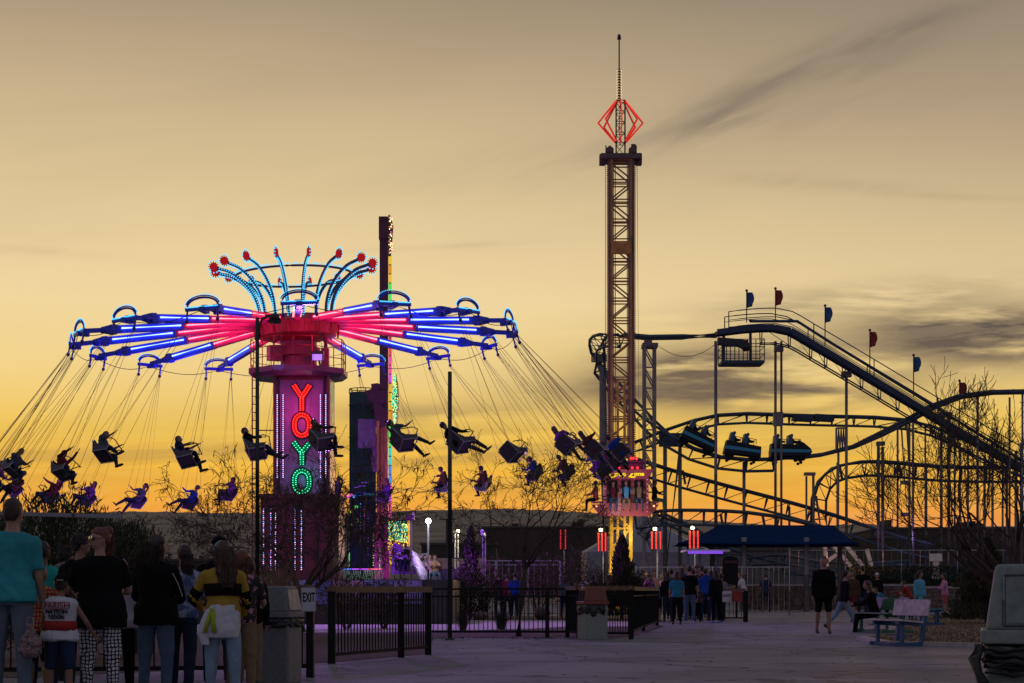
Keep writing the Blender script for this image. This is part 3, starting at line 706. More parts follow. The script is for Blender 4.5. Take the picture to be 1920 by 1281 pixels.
for k in range(16):
    th = 7.5+22.5*k; upv = HM.to_3x3()@V((0,0,1))
    arm = MB(); A = lambda r: .50-.47*(r-1.2)/5.8
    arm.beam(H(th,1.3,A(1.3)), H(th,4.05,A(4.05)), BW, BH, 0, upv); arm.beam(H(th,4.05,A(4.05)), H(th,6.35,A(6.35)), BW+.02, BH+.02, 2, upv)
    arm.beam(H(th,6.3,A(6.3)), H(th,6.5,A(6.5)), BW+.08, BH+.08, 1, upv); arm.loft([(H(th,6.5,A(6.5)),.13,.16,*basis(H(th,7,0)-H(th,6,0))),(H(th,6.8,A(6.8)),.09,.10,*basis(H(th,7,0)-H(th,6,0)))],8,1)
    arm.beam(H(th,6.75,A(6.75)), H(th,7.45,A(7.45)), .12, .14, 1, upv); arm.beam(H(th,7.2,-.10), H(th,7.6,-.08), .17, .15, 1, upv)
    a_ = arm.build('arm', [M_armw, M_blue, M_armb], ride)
    for s in (-1,1):
        for r0, r1, m_ in ((1.75,3.95,E_red),(4.15,6.15,E_blue)):
            q = MB(); q.tube([H(th,r0,A(r0)+.02,s*(BW/2+.035)), H(th,r1,A(r1)+.02,s*(BW/2+.035))], .029, 6)
            q.build('neon_tube', m_, a_)
    ar = MB(); ar.beam(H(th,7.5,-.05,-.56), H(th,7.5,-.05,.56), .09, .11, 0)
    arc = [H(th,7.5,.03+.25*sin(pi*j/14),-.5*cos(pi*j/14)) for j in range(15)]; ar.tube(arc, .035, 6, 0)
    arc2 = [H(th,7.5,.03+.31*sin(pi*j/14),-.56*cos(pi*j/14)) for j in range(1,14)]; ar.tube(arc2, .02, 5, 0)
    for s in (-1,1):
        ar.beam(H(th,7.5,-.05,s*.5), H(th,7.56,-.34,s*.5), .05); ar.ball(H(th,7.58,-.40,s*.5), .06)
    h_ = ar.build('arch_hanger', M_blue, a_)
    bb = MB()
    for j in range(27): a = pi*(j+.5)/27; bb.bulb(H(th,7.5,.03+.35*sin(a),-.59*cos(a)), .021)
    for j in range(22): bb.bulb(H(th,7.565,.0,-.5+j/21), .027)
    bb.build('light_string', E_cyan, h_)
    # sagging cable to the next arm
    cb = MB(); cb.tube([H(th+22.5*s, 7.5*(1-.02*sin(pi*s))+.05, -.10-.22*sin(pi*s)) for s in [i/8 for i in range(9)]], .012, 4); cb.build('cable', M_dark, ride)
# crown
for k in range(16):
    th = -5+22.5*k+180/16*0; prof = [(1.22,.62),(1.24,.95),(1.30,1.25),(1.45,1.6),(1.75,1.98),(2.15,2.28),(2.62,2.42)]
    zs = .72 if False else 1
    pts = [H(th, r, z*.98) for r, z in [(p.x, p.y) for p in catmull([V((r,z,0)) for r, z in prof], .15)]]
    rb = MB(); rb.tube(pts, .055, 6); r_ = rb.build('crown_rib', M_navy, ride)
    bb = MB(); tdir = H(th,2,0,1)-H(th,2,0,0)
    L = 0
    for a, c in zip(pts, pts[1:]):
        nn = max(1, round((c-a).length/.075))
        for j in range(nn):
            q = a.lerp(c, j/nn); inward = (HM.to_3x3()@V((sin(R(th)),-cos(R(th)),0))); d = (c-a).normalized(); nr = (inward-d*inward.dot(d)).normalized()
            bb.bulb(q+nr*.07, .030); bb.bulb(q+tdir*.065, .027)
    bb.build('light_string', E_cyan, r_)
    fl = MB(); c0 = H(th, 2.72, 2.42); ro = HM.to_3x3()@V((sin(R(th)),-cos(R(th)),0)); uu = HM.to_3x3()@V((0,0,1)); n_ = 14
    fl.loft([(c0-tdir*.05,.13,.13,ro,uu),(c0+tdir*.05,.13,.13,ro,uu)],14,0)
    for j in range(12):
        a = 2*pi*j/12; q = c0+(ro*cos(a)+uu*sin(a))*.18; fl.beam(c0+(ro*cos(a)+uu*sin(a))*.12, q, .025, mi=1); fl.bulb(c0+(ro*cos(a)+uu*sin(a))*.21, .03, 2)
    fl.build('light_flower', [emit('flower face',(1,.02,.04),.35), M_navy, E_cyan], r_)
for r, z, nm in ((2.0,2.12,'crown_ring'),):
    b = MB(); pts = [H(360*k/64, r, z) for k in range(64)]; b.tube(pts, .04, 6, closed=True)
    for k in range(150): b.bulb(H(360*k/150, r+.02, z+.07), .030, 1)
    b.build(nm, [M_navy, E_cyan], ride)
# real light of the neon arms, the sign and the deck floods
for k in range(6):
    lamp('arm_light', 'POINT', H(60*k+20, 2.6, -.35), (1,.04,.26), 34, .25, ride)
    lamp('arm_light', 'POINT', H(60*k+50, 5.6, -.5), (.10,.16,1), 22, .25, ride)
lamp('sign_light', 'POINT', (CX, RY-1.75, 7.0), (1,.06,.42), 28, .3, ride)
lamp('sign_light', 'POINT', (CX+.15, RY-1.6, 4.9), (.05,.85,.6), 10, .25, ride)
lamp('sign_light', 'POINT', (CX-1.6, RY-2.4, 2.4), (.75,.10,.5), 14, .3, ride)
# raised deck the ride stands on; panel colours brightened to carry violet light
DK = thing('ride_deck', 'raised ride deck with weathered blue panels painted as violet lit behind the wooden topped railing', 'platform', (PX(620,56),56,0))
b = MB(); b.box((PX(600,53.5), 57.8, .68), (PX(792,53.5)-PX(380,53.5)+1.4, 8.6, 1.36)); b.build('deck_floor', M_dark, DK)
rng = random.Random(4)
cols = [S(92,98,150), S(110,100,150), S(88,92,128), S(150,110,70), S(100,104,140), S(80,84,140), S(132,102,120)]
x = PX(380,53.4); i = 0
while x < PX(790,53.4):
    wd = rng.uniform(.55,1.0); wd = min(wd, PX(792,53.4)-x); b = MB(); b.box((x+wd/2, 53.44, .98), (wd-.03,.05,.72))
    b.build('skirt_panel', mat('skirt panel %d' % (i % 7), tuple(min(.8, q*1.9) for q in cols[i % 7]), .6, var=.55, scale=2.5), DK); x += wd; i += 1
# floodlights that wash the swing riders and the path in violet
for px, Y, z, en in ((440,61.0,1.7,1000),(690,61.5,1.7,1000),(590,63.5,1.7,900)):
    x = PX(px,Y); f = thing('floodlight', {440:'small violet floodlight on the deck left of the column', 690:'small violet floodlight on the deck right of the column', 590:'small violet floodlight behind the column'}[px], 'floodlight', (x,Y,1.36))
    b = MB(); b.box((x,Y,1.6),(.3,.14,.24)); b.beam((x,Y,1.36),(x,Y,1.5),.05); b.build('housing', M_dark, f)
    b = MB(); b.box((x,Y-.005 if Y<60 else Y,1.725),(.24,.10,.01)); b.build('lens', emit('violet lens',(.5,.2,1),1.2), f)
    dirv = V((0 if Y > 63 else math.copysign(1,px-590), 1.0 if Y > 63 else .45, .75)).normalized()
    lamp('flood_beam', 'SPOT', (x,Y,1.95), (.42,.08,1), en*2.6, .12, f, rot=dirv.to_track_quat('-Z','Y').to_matrix(), spot_size=R(100), spot_blend=.6)
# violet flood on the balcony edge that washes the path, the shrubs and the walkway
FBX = RX+.9
q = MB(); q.beam((FBX,RY-1.5,8.5),(FBX,RY-2.2,8.75),.06); q.box((FBX,RY-2.3,8.72),(.4,.22,.3)); hb = q.build('floodlight', M_dark, ride)
q = MB(); q.box((FBX,RY-2.42,8.66),(.32,.02,.2)); q.build('lens', emit('violet lens',(.5,.2,1),1.2), hb)
d_ = (V((PX(1010,46),46,0))-V((FBX,RY-2.6,8.6))).normalized()
lamp('flood_beam', 'SPOT', (FBX,RY-2.6,8.6), (.52,.16,1), 3900, .5, ride, rot=d_.to_track_quat('-Z','Y').to_matrix(), spot_size=R(118), spot_blend=1)
d_ = (V((PX(650,36),36,0))-V((FBX,RY-2.6,8.6))).normalized()
lamp('flood_beam', 'SPOT', (FBX-.3,RY-2.6,8.6), (.40,.18,1), 420, .4, ride, rot=d_.to_track_quat('-Z','Y').to_matrix(), spot_size=R(115), spot_blend=1)
# poles with violet floods over the path
# ---- swing chairs
M_seat = mat('dark seat shell', (.045,.04,.055), .5, var=.2, scale=8)
M_trim = mat('pale violet seat rail', (.45,.42,.55), .4, .3, var=.1)
M_chain = mat('swing chain', (.07,.06,.05), .45, .5)
CL = 5.45; REC = 15; CT = V((0, CL*sin(R(REC)), CL*cos(R(REC))))
def make_chair():
    t = thing('swing_chair', 'x', 'swing chair')
    b = MB()
    b.box((0,.02,0),(.46,.44,.03)); b.box((0,-.22,.22),(.46,.03,.46), M=Matrix.Rotation(R(12),3,'X'))
    b.build('seat', M_seat, t)
    for s in (-1,1):
        q = MB(); q.prism([V((0,-.29,.40)),V((0,-.18,-.04)),V((0,.26,-.05)),V((0,.32,.10)),V((0,.0,.14))], (s*.235,0,0), (s*.255,0,0)); q.build('side_panel', M_seat, t, fixn=True)
    b = MB()
    for s in (-1,1): b.tube([(s*.262,-.30,.42),(s*.262,-.17,-.05),(s*.262,.27,-.06),(s*.262,.33,.11)], .014, 5)
    b.tube([(-.26,-.18,-.05),(.26,-.18,-.05)],.014,5); b.tube([(-.26,.27,-.06),(.26,.27,-.06)],.014,5); b.build('seat_rail', M_trim, t)
    b = MB(); b.tube([(-.26,-.1,.36),(-.26,.30,.38),(-.24,.44,.30),(.24,.44,.30),(.26,.30,.38),(.26,-.1,.36)], .016, 5); b.tube([(0,.44,.30),(0,.36,0)],.014,5); b.build('lap_bar', M_dark, t)
    b = MB()
    for p in ((-.26,-.28,.46),(.26,-.28,.46),(-.26,.34,.26),(.26,.34,.26)): b.cyl(p, (p[0]*.1,p[1]*.1+CT.y,CT.z-.04), .0062, n=4)
    b.ball(CT,.06); b.build('chain', M_chain, t)
    return t
chair0 = make_chair()
CHAIRS = []
rng = random.Random(17)
for k in range(32):
    a = k//2; side = -1 if k % 2 == 0 else 1
    th = 7.5+22.5*a; Hk = H(th, 7.58, -.42, side*.5)
    tc_ = -1+11.25*(k if side < 0 else k)
    tc_ = (7.5+22.5*a) + (-8.5 if side < 0 else 2.75)
    Sk = H(tc_, 10.75+rng.uniform(-.45,.4), -4.60)
    up = (Hk-Sk).normalized(); a_ = R(tc_); fw = V((cos(a_), sin(a_), 0))
    jit = rng.uniform(-.05,.05); fw = (fw-up*fw.dot(up)).normalized()
    # tip the whole pendulum slightly and lean the seat back
    M3 = Matrix((fw.cross(up), fw, up)).transposed()
    Q = Matrix.Rotation(jit, 3, 'X')
    M3 = M3@Q; upn = M3@V((0,0,1)); pos = Hk-upn*CL
    CHAIRS.append([M3.to_4x4(), pos, tc_])
    CHAIRS[-1][0] = Matrix.Translation(pos) @ (M3 @ Matrix.Rotation(R(REC),3,'X')).to_4x4()

# ---------------------------------------------------------------- drop tower
TX, TY = PX(1163.5,77), 77.0
M_yel = mat('yellow tower paint', (.48,.28,.02), .5, var=.25, scale=3)
M_yeld = mat('darker yellow tower paint', (.40,.22,.03), .55, var=.3, scale=3)  # slightly darker yellow for the mast above the foot
dt = thing('drop_tower', 'tall yellow lattice drop tower with a red lit cage and spire on top', 'drop tower', (TX,TY,0))
def zt(py): return PZ(py, 77)
b = MB(); hw = .42
for sx in (-1,1):
    for sy in (-1,1): b.beam((TX+sx*hw,TY+sy*hw,zt(860)),(TX+sx*hw,TY+sy*hw,zt(300)),.13)
z = zt(860); i = 0
while z < zt(322):
    z2 = z+.86
    for sy in (-1,1):
        b.beam((TX-hw,TY+sy*hw,z2-.05),(TX+hw,TY+sy*hw,z2-.05),.05); b.beam((TX-hw,TY+sy*hw,z2+.07),(TX+hw,TY+sy*hw,z2+.07),.05)
        s = 1 if i % 2 else -1; b.beam((TX-s*hw,TY+sy*hw,z+.1),(TX+s*hw,TY+sy*hw,z2-.08),.06)
    for sx in (-1,1): b.beam((TX+sx*hw,TY-hw,z2),(TX+sx*hw,TY+hw,z2),.05); b.beam((TX+sx*hw,TY-s*hw,z),(TX+sx*hw,TY+s*hw,z2),.05)
    z = z2; i += 1
b.build('mast', M_yeld, dt)
b = MB()
for sx in (-1,1):
    for sy in (-1,1): b.beam((TX+sx*hw,TY+sy*hw,0),(TX+sx*hw,TY+sy*hw,zt(860)),.15)
    b.beam((TX+sx*.15,TY-.45,0),(TX+sx*.15,TY-.45,zt(715)),.11)
z = 0.3; i = 0
while z < zt(868):
    z2 = z+.86
    for sy in (-1,1):
        b.beam((TX-hw,TY+sy*hw,z2),(TX+hw,TY+sy*hw,z2),.09); s = 1 if i % 2 else -1; b.beam((TX-s*hw,TY+sy*hw,z),(TX+s*hw,TY+sy*hw,z2),.07)
    for sx in (-1,1): b.beam((TX+sx*hw,TY-hw,z2),(TX+sx*hw,TY+hw,z2),.08)
    z = z2; i += 1
b.build('mast_foot', M_yel, dt)
b = MB(); 
for sx in (-1,1):
    b.beam((TX+sx*.52,TY-.44,zt(868)),(TX+sx*.52,TY-.44,zt(306)),.10)
    for k in range(140): zz = zt(860)+(zt(310)-zt(860))*k/139; b.box((TX+sx*.60,TY-.44,zz),(.06,.07,.05))
b.build('light_rail', mat('brown rail paint', (.13,.08,.035), .6), dt)
b = MB()
for sx in (-1,1):
    for dx_ in (.26,.33): b.beam((TX+sx*dx_,TY-.52,zt(860)),(TX+sx*dx_,TY-.52,zt(308)),.035)
b.build('guide_rail', mat('brown grey rail', (.12,.085,.10), .5), dt)
b = MB(); b.box((TX,TY-.55,(zt(456)+zt(482))/2),(.86,.14,.55)); b.build('counterweight', M_yeld, dt)
b = MB(); b.box((TX,TY,zt(298)),(1.75,1.2,.22))
for sx in (-1,1):
    b.box((TX+sx*.80,TY,zt(300)),(.25,.5,.42)); b.prism([V((sx*.50-.17,0,0)),V((sx*.50+.17,0,0)),V((sx*.50+.17,0,.18)),V((sx*.50,0,.32)),V((sx*.50-.17,0,.18))], (TX,TY-.55,zt(292)), (TX,TY-.3,zt(292)))
    b.box((TX+sx*.66,TY-.4,zt(288)),(.05,.05,.5)); 
b.box((TX+.55,TY-.2,zt(280)),(.2,.04,.35)); b.build('head_frame', mat('olive brown frame', (.10,.078,.045), .6), dt, fixn=True)
b = MB(); z0, z1 = zt(290), zt(190)
for a in range(4):
    p = V((.21*cos(pi/4+a*pi/2)*1.3, .21*sin(pi/4+a*pi/2)*1.3, 0)); b.beam(V((TX,TY,z0))+p, V((TX,TY,z1))+p, .04)
    p2 = V((.21*cos(pi/4+(a+1)*pi/2)*1.3, .21*sin(pi/4+(a+1)*pi/2)*1.3, 0))
    for k in range(5):
        za = z0+(z1-z0)*k/5; zb = z0+(z1-z0)*(k+1)/5; b.beam(V((TX,TY,za))+p, V((TX,TY,zb))+p2, .025); b.beam(V((TX,TY,zb))+p, V((TX,TY,zb))+p2, .025)
b.build('top_lattice', M_dark, dt)
for k in range(8):
    a = R(45*k); rd = V((cos(a), sin(a), 0)); c0 = V((TX,TY,0))
    p = [c0+rd*.20+V((0,0,zt(190))), c0+rd*.97+V((0,0,zt(231))), c0+rd*.22+V((0,0,zt(268)))]
    rb = MB(); rb.beam(p[0],p[1],.05); rb.beam(p[1],p[2],.05); r_ = rb.build('cage_rib', M_dark, dt)
    bb = MB()
    for q0, q1 in ((p[0],p[1]),(p[1],p[2])):
        for j in range(20): bb.bulb(q0.lerp(q1, j/20)+rd*.055, .026); bb.bulb(q0.lerp(q1, j/20)+V((0,-.04,0)), .022)
    bb.build('light_string', emit('cage bulb',(1,.03,.02),1.15), r_)
b = MB(); b.cyl((TX-.06,TY,zt(190)),(TX-.06,TY,zt(130)),.07,n=8); b.cyl((TX-.06,TY,zt(132)),(TX-.06,TY,zt(70)),.03,n=6); b.cyl((TX-.06,TY,zt(74)),(TX-.06,TY,zt(65)),.09,.06,n=8)
for k in range(12):
    zz = zt(188)+(zt(133)-zt(188))*k/11
    for a in range(6): b.bulb((TX-.06+.10*cos(a*pi/3+.3),TY+.10*sin(a*pi/3+.3),zz),.022,1)
b.build('spire', [M_dark, emit('spire bulb',(1,.72,.35),1.5)], dt)
b = MB()
for sx, o in ((-.68,0),(.70,.14)): b.cyl((TX+sx,TY-.3,zt(305)),(TX+sx+o,TY-.3,.5),.012,n=4)
b.build('cable', M_dark, dt)
lamp('tower_light','POINT',(TX-.1,TY-1.0,1.9),(1,.82,.3),45,.15,dt); lamp('tower_light','POINT',(TX+.3,TY-1.2,3.4),(1,.82,.3),50,.15,dt)
# gondola with its riders' seats
gd = thing('drop_gondola', 'pink drop ride gondola with yellow lettering near the foot of the tower', 'ride gondola', (TX,TY,zt(965)))
GX0, GX1 = PX(1134,76.3), PX(1213,76.3); GC = (GX0+GX1)/2+.0; gz = lambda py: PZ(py,76.3)
b = MB(); b.box((GC,TY-.55,(gz(967)+gz(897))/2),(GX1-GX0-.1,.06,gz(897)-gz(967))); b.box((GC,TY-.35,(gz(967)+gz(897))/2),(.06,.4,1.5)); b.build('back_panel', M_pinkr, gd)
b = MB()
for sx in (-1,1): b.box((GC+sx*(GX1-GX0)/2,TY-.66,(gz(967)+gz(897))/2),(.12,.42,gz(895)-gz(967)))
b.box((GC,TY-.75,gz(956)),(GX1-GX0-.1,.06,gz(944)-gz(968))); b.build('frame', M_pinkr, gd)
b = MB(); aw = [(-1.22,gz(881)),(1.22,gz(881)),(.90,gz(899)),(-.90,gz(899))]
b.add([(GC+aw[0][0],TY-1.05,aw[0][1]),(GC+aw[1][0],TY-1.05,aw[1][1]),(GC+aw[2][0],TY-.80,aw[2][1]),(GC+aw[3][0],TY-.80,aw[3][1])]+[(GC+aw[0][0],TY+.3,aw[0][1]),(GC+aw[1][0],TY+.3,aw[1][1]),(GC+aw[2][0],TY+.2,aw[2][1]),(GC+aw[3][0],TY+.2,aw[3][1])],
      [(3,2,1,0),(4,5,6,7),(0,1,5,4),(1,2,6,5),(2,3,7,6),(3,0,4,7)]); aw_ = b.build('awning', M_pinkr, gd, fixn=True)
sl = math.atan2(.25, aw[0][1]-aw[2][1]); Ey = emit('lit yellow lettering',(1,.72,.03),1.0)
for tx, px, sz, py in (('D',1148.5,.46,890.5),('rop',1164.5,.30,889),('Z',1184.5,.46,890),('one',1198.5,.28,888.5)):
    Mx = Matrix.Translation((PX(px,76),TY-.965,PZ(py,76))) @ Matrix.Rotation(pi/2-0.0,4,'X') @ Matrix.Rotation(-sl*0.9,4,'X')
    put_mesh('lettering', text_mesh(tx, sz, .012, Mx, .012), Ey, aw_)
b = MB(); b.box((GC,TY-.2,gz(874)),(1.5,1.2,.22)); b.box((GC,TY-.2,gz(866)),(1.7,1.3,.08)); b.build('roof_box', M_maroon, gd)
b = MB()
for px, py in ((1158,860),(1183,859),(1187,859),(1193,860),(1147,876),(1185,877),(1195,877),(1160,877)): b.ball((PX(px,76)+.02,TY-.86,PZ(py,76)),.055,6,4)
b.build('lights', emit('gondola light',(1,.02,.03),3.5), gd)
b = MB()
for k in range(8):
    for sx in (-1,1): b.bulb((GC+sx*(GX1-GX0)/2,TY-.89,gz(960)+(gz(900)-gz(960))*k/7),.02)
b.build('marker_lamps', emit('dim pale bulb',(1,.75,.7),.8), gd)
for sx in (-1,1):
    b = MB(); x0 = GC+sx*.98; b.prism([V((0,0,0)),V((sx*.50,0,0)),V((sx*.42,0,-.12)),V((sx*.10,0,-.5)),V((0,0,-.5))], (x0,TY-.25,gz(945)), (x0,TY-.18,gz(945)))
    b.box((x0+sx*.25,TY-.2,gz(941)),(.5,.5,.07)); b.build('side_seat_frame', M_pinkr, gd, fixn=True)
    q = MB(); q.ball((x0+sx*.27,TY-.27,gz(948)),.045); q.build('marker_lamps', emit('warm marker',(1,.5,.2),2), gd)
for k in (-1,0,1):
    b = MB(); b.box((GC+k*.56,TY-.82,gz(941)),(.42,.4,.08)); b.box((GC+k*.56,TY-.63,gz(920)),(.40,.10,.85)); b.build('seat', mat('black seat vinyl',(.02,.02,.025),.4), gd)
    b = MB()
    for s in (-1,1): b.tube([(GC+k*.56+s*.14,TY-.68,gz(903)),(GC+k*.56+s*.15,TY-.92,gz(906)),(GC+k*.56+s*.14,TY-.98,gz(925)),(GC+k*.56+s*.12,TY-.98,gz(936))],.035,6)
    b.build('restraint', M_black, gd)
lamp('gondola_light','POINT',(GC-.3,TY-2.6,gz(945)),(1,.72,.72),34,.4,gd)
# ---------------------------------------------------------------- roller coaster
M_track = mat('dark blue track paint', (.055,.09,.115), .5, .1, var=.3, scale=1)
M_col = mat('grey support paint', (.24,.218,.215), .55, .1, var=.25, scale=1.5)
M_lift = mat('deep blue lift paint', (.02,.045,.09), .5, var=.25, scale=1)
rc = thing('roller_coaster', 'steel coaster with a long lift hill, blue rails and grey supports on the right', 'roller coaster', (PX(1500,115),115,0))
def track(pts, name='track', depth=.86, gauge=.45, rr=.10, step=1.25, dense=True, m=M_track, boxed=False, tilt=0, droppts=None, flat=False):
    c = catmull([P(x, y, Y) for x, y, Y in pts], step)
    L = []; Rr = []; B_ = []
    for i, p in enumerate(c):
        d = (c[min(i+1, len(c)-1)]-c[max(i-1, 0)]).normalized(); s = d.cross(V((0,0,1))) if not flat else V((0,-1,0))+d*d.y
        if s.length < .05: s = V((0,1,0))
        s.normalize(); u_ = s.cross(d).normalized()
        if tilt: s = (s*cos(tilt)+u_*sin(tilt)); u_ = s.cross(d)
        L.append(p-s*gauge); Rr.append(p+s*gauge); B_.append(p-u_*depth)
    b = MB(); b.tube(L, rr, 6); b.tube(Rr, rr, 6); o = b.build(name, m, rc)
    if not droppts: b = MB(); b.tube(B_, rr*.95, 6); b.build('lower_chord', m, o)
    b = MB()
    for i in range(len(c)):
        if droppts: b.cyl(L[i], Rr[i], .05, n=4); continue
        b.cyl(L[i], B_[i], .05, n=4); b.cyl(Rr[i], B_[i], .05, n=4); b.cyl(L[i], Rr[i], .04, n=4)
        if i+1 < len(c) and dense: b.cyl(B_[i], L[i+1], .035, n=4); b.cyl(B_[i], Rr[i+1], .035, n=4)
    b.build('bracing', m, o); return c
# A: high straight, hairpin behind the tower, dive, valley under the cars and climb to the far right
track([(1345,629,112),(1280,632,112),(1215,633,112),(1165,629,111.5)], rr=.13, droppts=True)
track([(1165,629,111.5),(1135,628,112),(1119,637,114.5),(1121,662,118),(1133,690,119),(1152,720,118),(1182,752,116),(1215,785,114),(1250,812,113),(1300,841,113),(1350,857,113),(1400,862,113),(1450,861,113)], depth=.75, tilt=0)
track([(1450,861,113),(1500,858,113),(1540,853,113),(1600,838,113),(1650,815,112),(1700,790,111),(1750,762,110),(1800,744,109),(1860,736,108),(1960,734,107)], rr=.13, step=1.6, droppts=True)
# C: middle run
cC = track([(1160,838,120),(1200,826,120),(1250,806,120),(1300,789,120),(1345,779,120),(1400,776,120),(1480,779,120),(1560,781,120),(1640,783,120),(1700,788,120),(1750,800,119),(1800,822,118),(1860,850,117),(1960,895,116)], depth=.62, step=1.4)
b = MB()
for x0, x1 in ((1486,1522),(1526,1562)):
    a = P(x0,783,119.6); c = P(x1,785,119.6); b.beam(a, c, 1.1, .42)
b.build('brake_unit', M_lift, rc)
# D: long descending truss
track([(1120,842,116),(1190,860,116),(1260,882,116),(1330,902,116),(1400,921,116),(1480,942,116),(1560,965,116),(1640,992,116),(1700,1010,115),(1780,1027,114)], depth=.92, step=1.25)
# E: right loop truss
track([(1530,1012,124),(1523,975,124),(1524,935,124),(1534,905,124),(1553,884,123.5),(1580,872,122),(1620,866,121),(1680,868,120),(1760,875,119),(1850,877,118),(1960,876,117)], depth=.95, step=1.1, flat=True)
# F: low truss
track([(1190,965,109),(1240,958,109),(1320,957,109),(1400,961,109),(1460,969,109),(1520,983,109),(1580,1003,109)], depth=.9, step=1.3)
# G: ground-level runs
track([(1290,1018,111),(1350,1022,111),(1410,1043,111),(1470,1058,111),(1560,1068,111),(1640,1060,111),(1740,1062,111),(1830,1066,111)], depth=.55, step=1.6)
track([(1395,1048,104),(1470,1040,104),(1530,1052,104),(1600,1058,104),(1700,1052,104)], depth=.5, step=1.6)
track([(1205,1000,112),(1240,965,113),(1300,990,114),(1360,1030,113)], depth=.5, step=1.6)
# lift hill
lp = [(1343,625,110),(1400,618,110),(1450,616,110),(1480,622,110),(1520,645,110),(1600,692,110),(1700,752,110),(1800,812,110),(1900,870,110),(1980,915,110)]
c = catmull([P(*q) for q in lp], .6)
b = MB(); s = V((0,.55,0))
for a, q in zip(c, c[1:]): b.beam(a-s, q-s, .12, .34); b.beam(a+s, q+s, .12, .34); b.beam(a+V((0,0,-.05)), q+V((0,0,-.05)), 1.0, .10)
lift = b.build('lift_track', M_lift, rc)
b = MB(); low = [p+V((0,0,-.95)) for p in c if p.x > PX(1425,110)]
b.tube([p-s*.6 for p in low], .05, 5); b.tube([p+s*.6 for p in low], .05, 5)
up_ = [p for p in c if p.x > PX(1425,110)]
for i in range(0, len(up_), 2): b.cyl(up_[i]-s, low[i]-s*.6, .035, n=4); b.cyl(up_[i]+s, low[i]+s*.6, .035, n=4); b.cyl(low[i]-s*.6, low[i]+s*.6, .03, n=4)
for i in range(0, len(up_)-2, 2): b.cyl(up_[i]-s, low[i+2]-s*.6, .03, n=4)
b.build('lift_truss', M_lift, lift)
for k, yo in enumerate((-1.15, .95)):
    b = MB(); off = V((0,yo,0)); hs = [p+off for p in c if p.x > PX(1352,110)]
    b.tube([p+V((0,0,1.08)) for p in hs], .035, 5); b.tube([p+V((0,0,.55 if k == 0 else .75)) for p in hs], .025 if k else .03, 5); b.tube([p+V((0,0,.12)) for p in hs], .03, 5)
    for i in range(0, len(hs), 7): b.cyl(hs[i], hs[i]+V((0,0,1.08)), .035, n=5)
    b.build('handrail', M_lift, lift)
b = MB(); b.tube([P(1406,600,109.4), P(1406,602.5,109.4), P(1495,602.5,109.4), P(1560,644,109.4), P(1700,730,109.4), P(1800,792,109.4), P(1930,872,109.4)], .09, 6); b.build('chain_return', M_lift, lift)
# walkway cage under the top
cg = MB(); x0, x1 = PX(1350,110), PX(1429,110); zf = PZ(682,110); zt2 = PZ(640,110)
cg.box(((x0+x1)/2,110,zf),(x1-x0,2.0,.18))
for y in (109,111):
    for k in range(6): x = x0+(x1-x0)*k/5; cg.cyl((x,y,zf),(x,y,zt2),.03,n=4)
    for f in (.33,.66,1): cg.cyl((x0,y,zf+(zt2-zf)*f),(x1,y,zf+(zt2-zf)*f),.028,n=4)
for x in (x0,x1):
    for f in (.33,.66,1): cg.cyl((x,109,zf+(zt2-zf)*f),(x,111,zf+(zt2-zf)*f),.028,n=4)
for px in (1357,1407): cg.beam((PX(px,110),110,zf),(PX(px,110),110,PZ(622,110)),.16)
cg.build('service_cage', M_lift, rc)
b = MB(); b.beam(P(1345,640,109.8),P(1402,645,109.8),.5,.45); b.beam(P(1380,640,109.6),P(1400,656,109.6),.3,.3); b.ball(P(1400,650,109.5),.3); b.build('lift_motor', M_dark, rc)
# supports
def col(px, top, Y, w=5, bot=None, px2=None):
    b = MB(); a = P(px, top, Y); e = V((PX(px2 or px, Y), Y, PZ(bot, Y) if bot else 0)); b.cyl(e, a, w*Y/F/2, n=8); b.build('support', M_col, rc)
for q in [(1342,640,111,6),(1454,640,111,5),(1465,640,111,4.5),(1587,700,111,5.5),(1395,866,113.5,6),(1247,822,120,7.5),(1647,830,113,6),(1655,838,114.5,6),(1683,792,120.5,4),(1705,785,111,4.5),(1712,782,113.5,4.5),
          (1765,775,110.5,5.5),(1779,780,112,6),(1790,812,118,4),(1800,830,121,4),(1815,845,118,4),(1846,860,119,5),(1861,838,117,5),(1880,850,111,4),(1905,845,117,6),(1915,830,112,6),(1512,893,114,4),(1525,886,115,5),(1275,826,114,7),
          (1570,868,122.5,4),(1343,905,117,5),(1480,950,117,4.5),(1737,870,119.5,4),(1893,745,109,4),(1917,740,108,4),(1735,800,119,3.5),(1833,742,109,5),(1888,868,118,4.5)]: col(*q)
for px, top, Y, w, px2 in ((1277,826,114,6,1240),(1700,790,112,4,1718),(1530,930,115,5,1560),(1690,800,120.6,3.5,1712),(1858,860,117,4,1835),(1525,978,116,4,1565),(1230,960,112,4,1268),(1200,905,118,5,1270)): col(px, top, Y, w, None, px2)
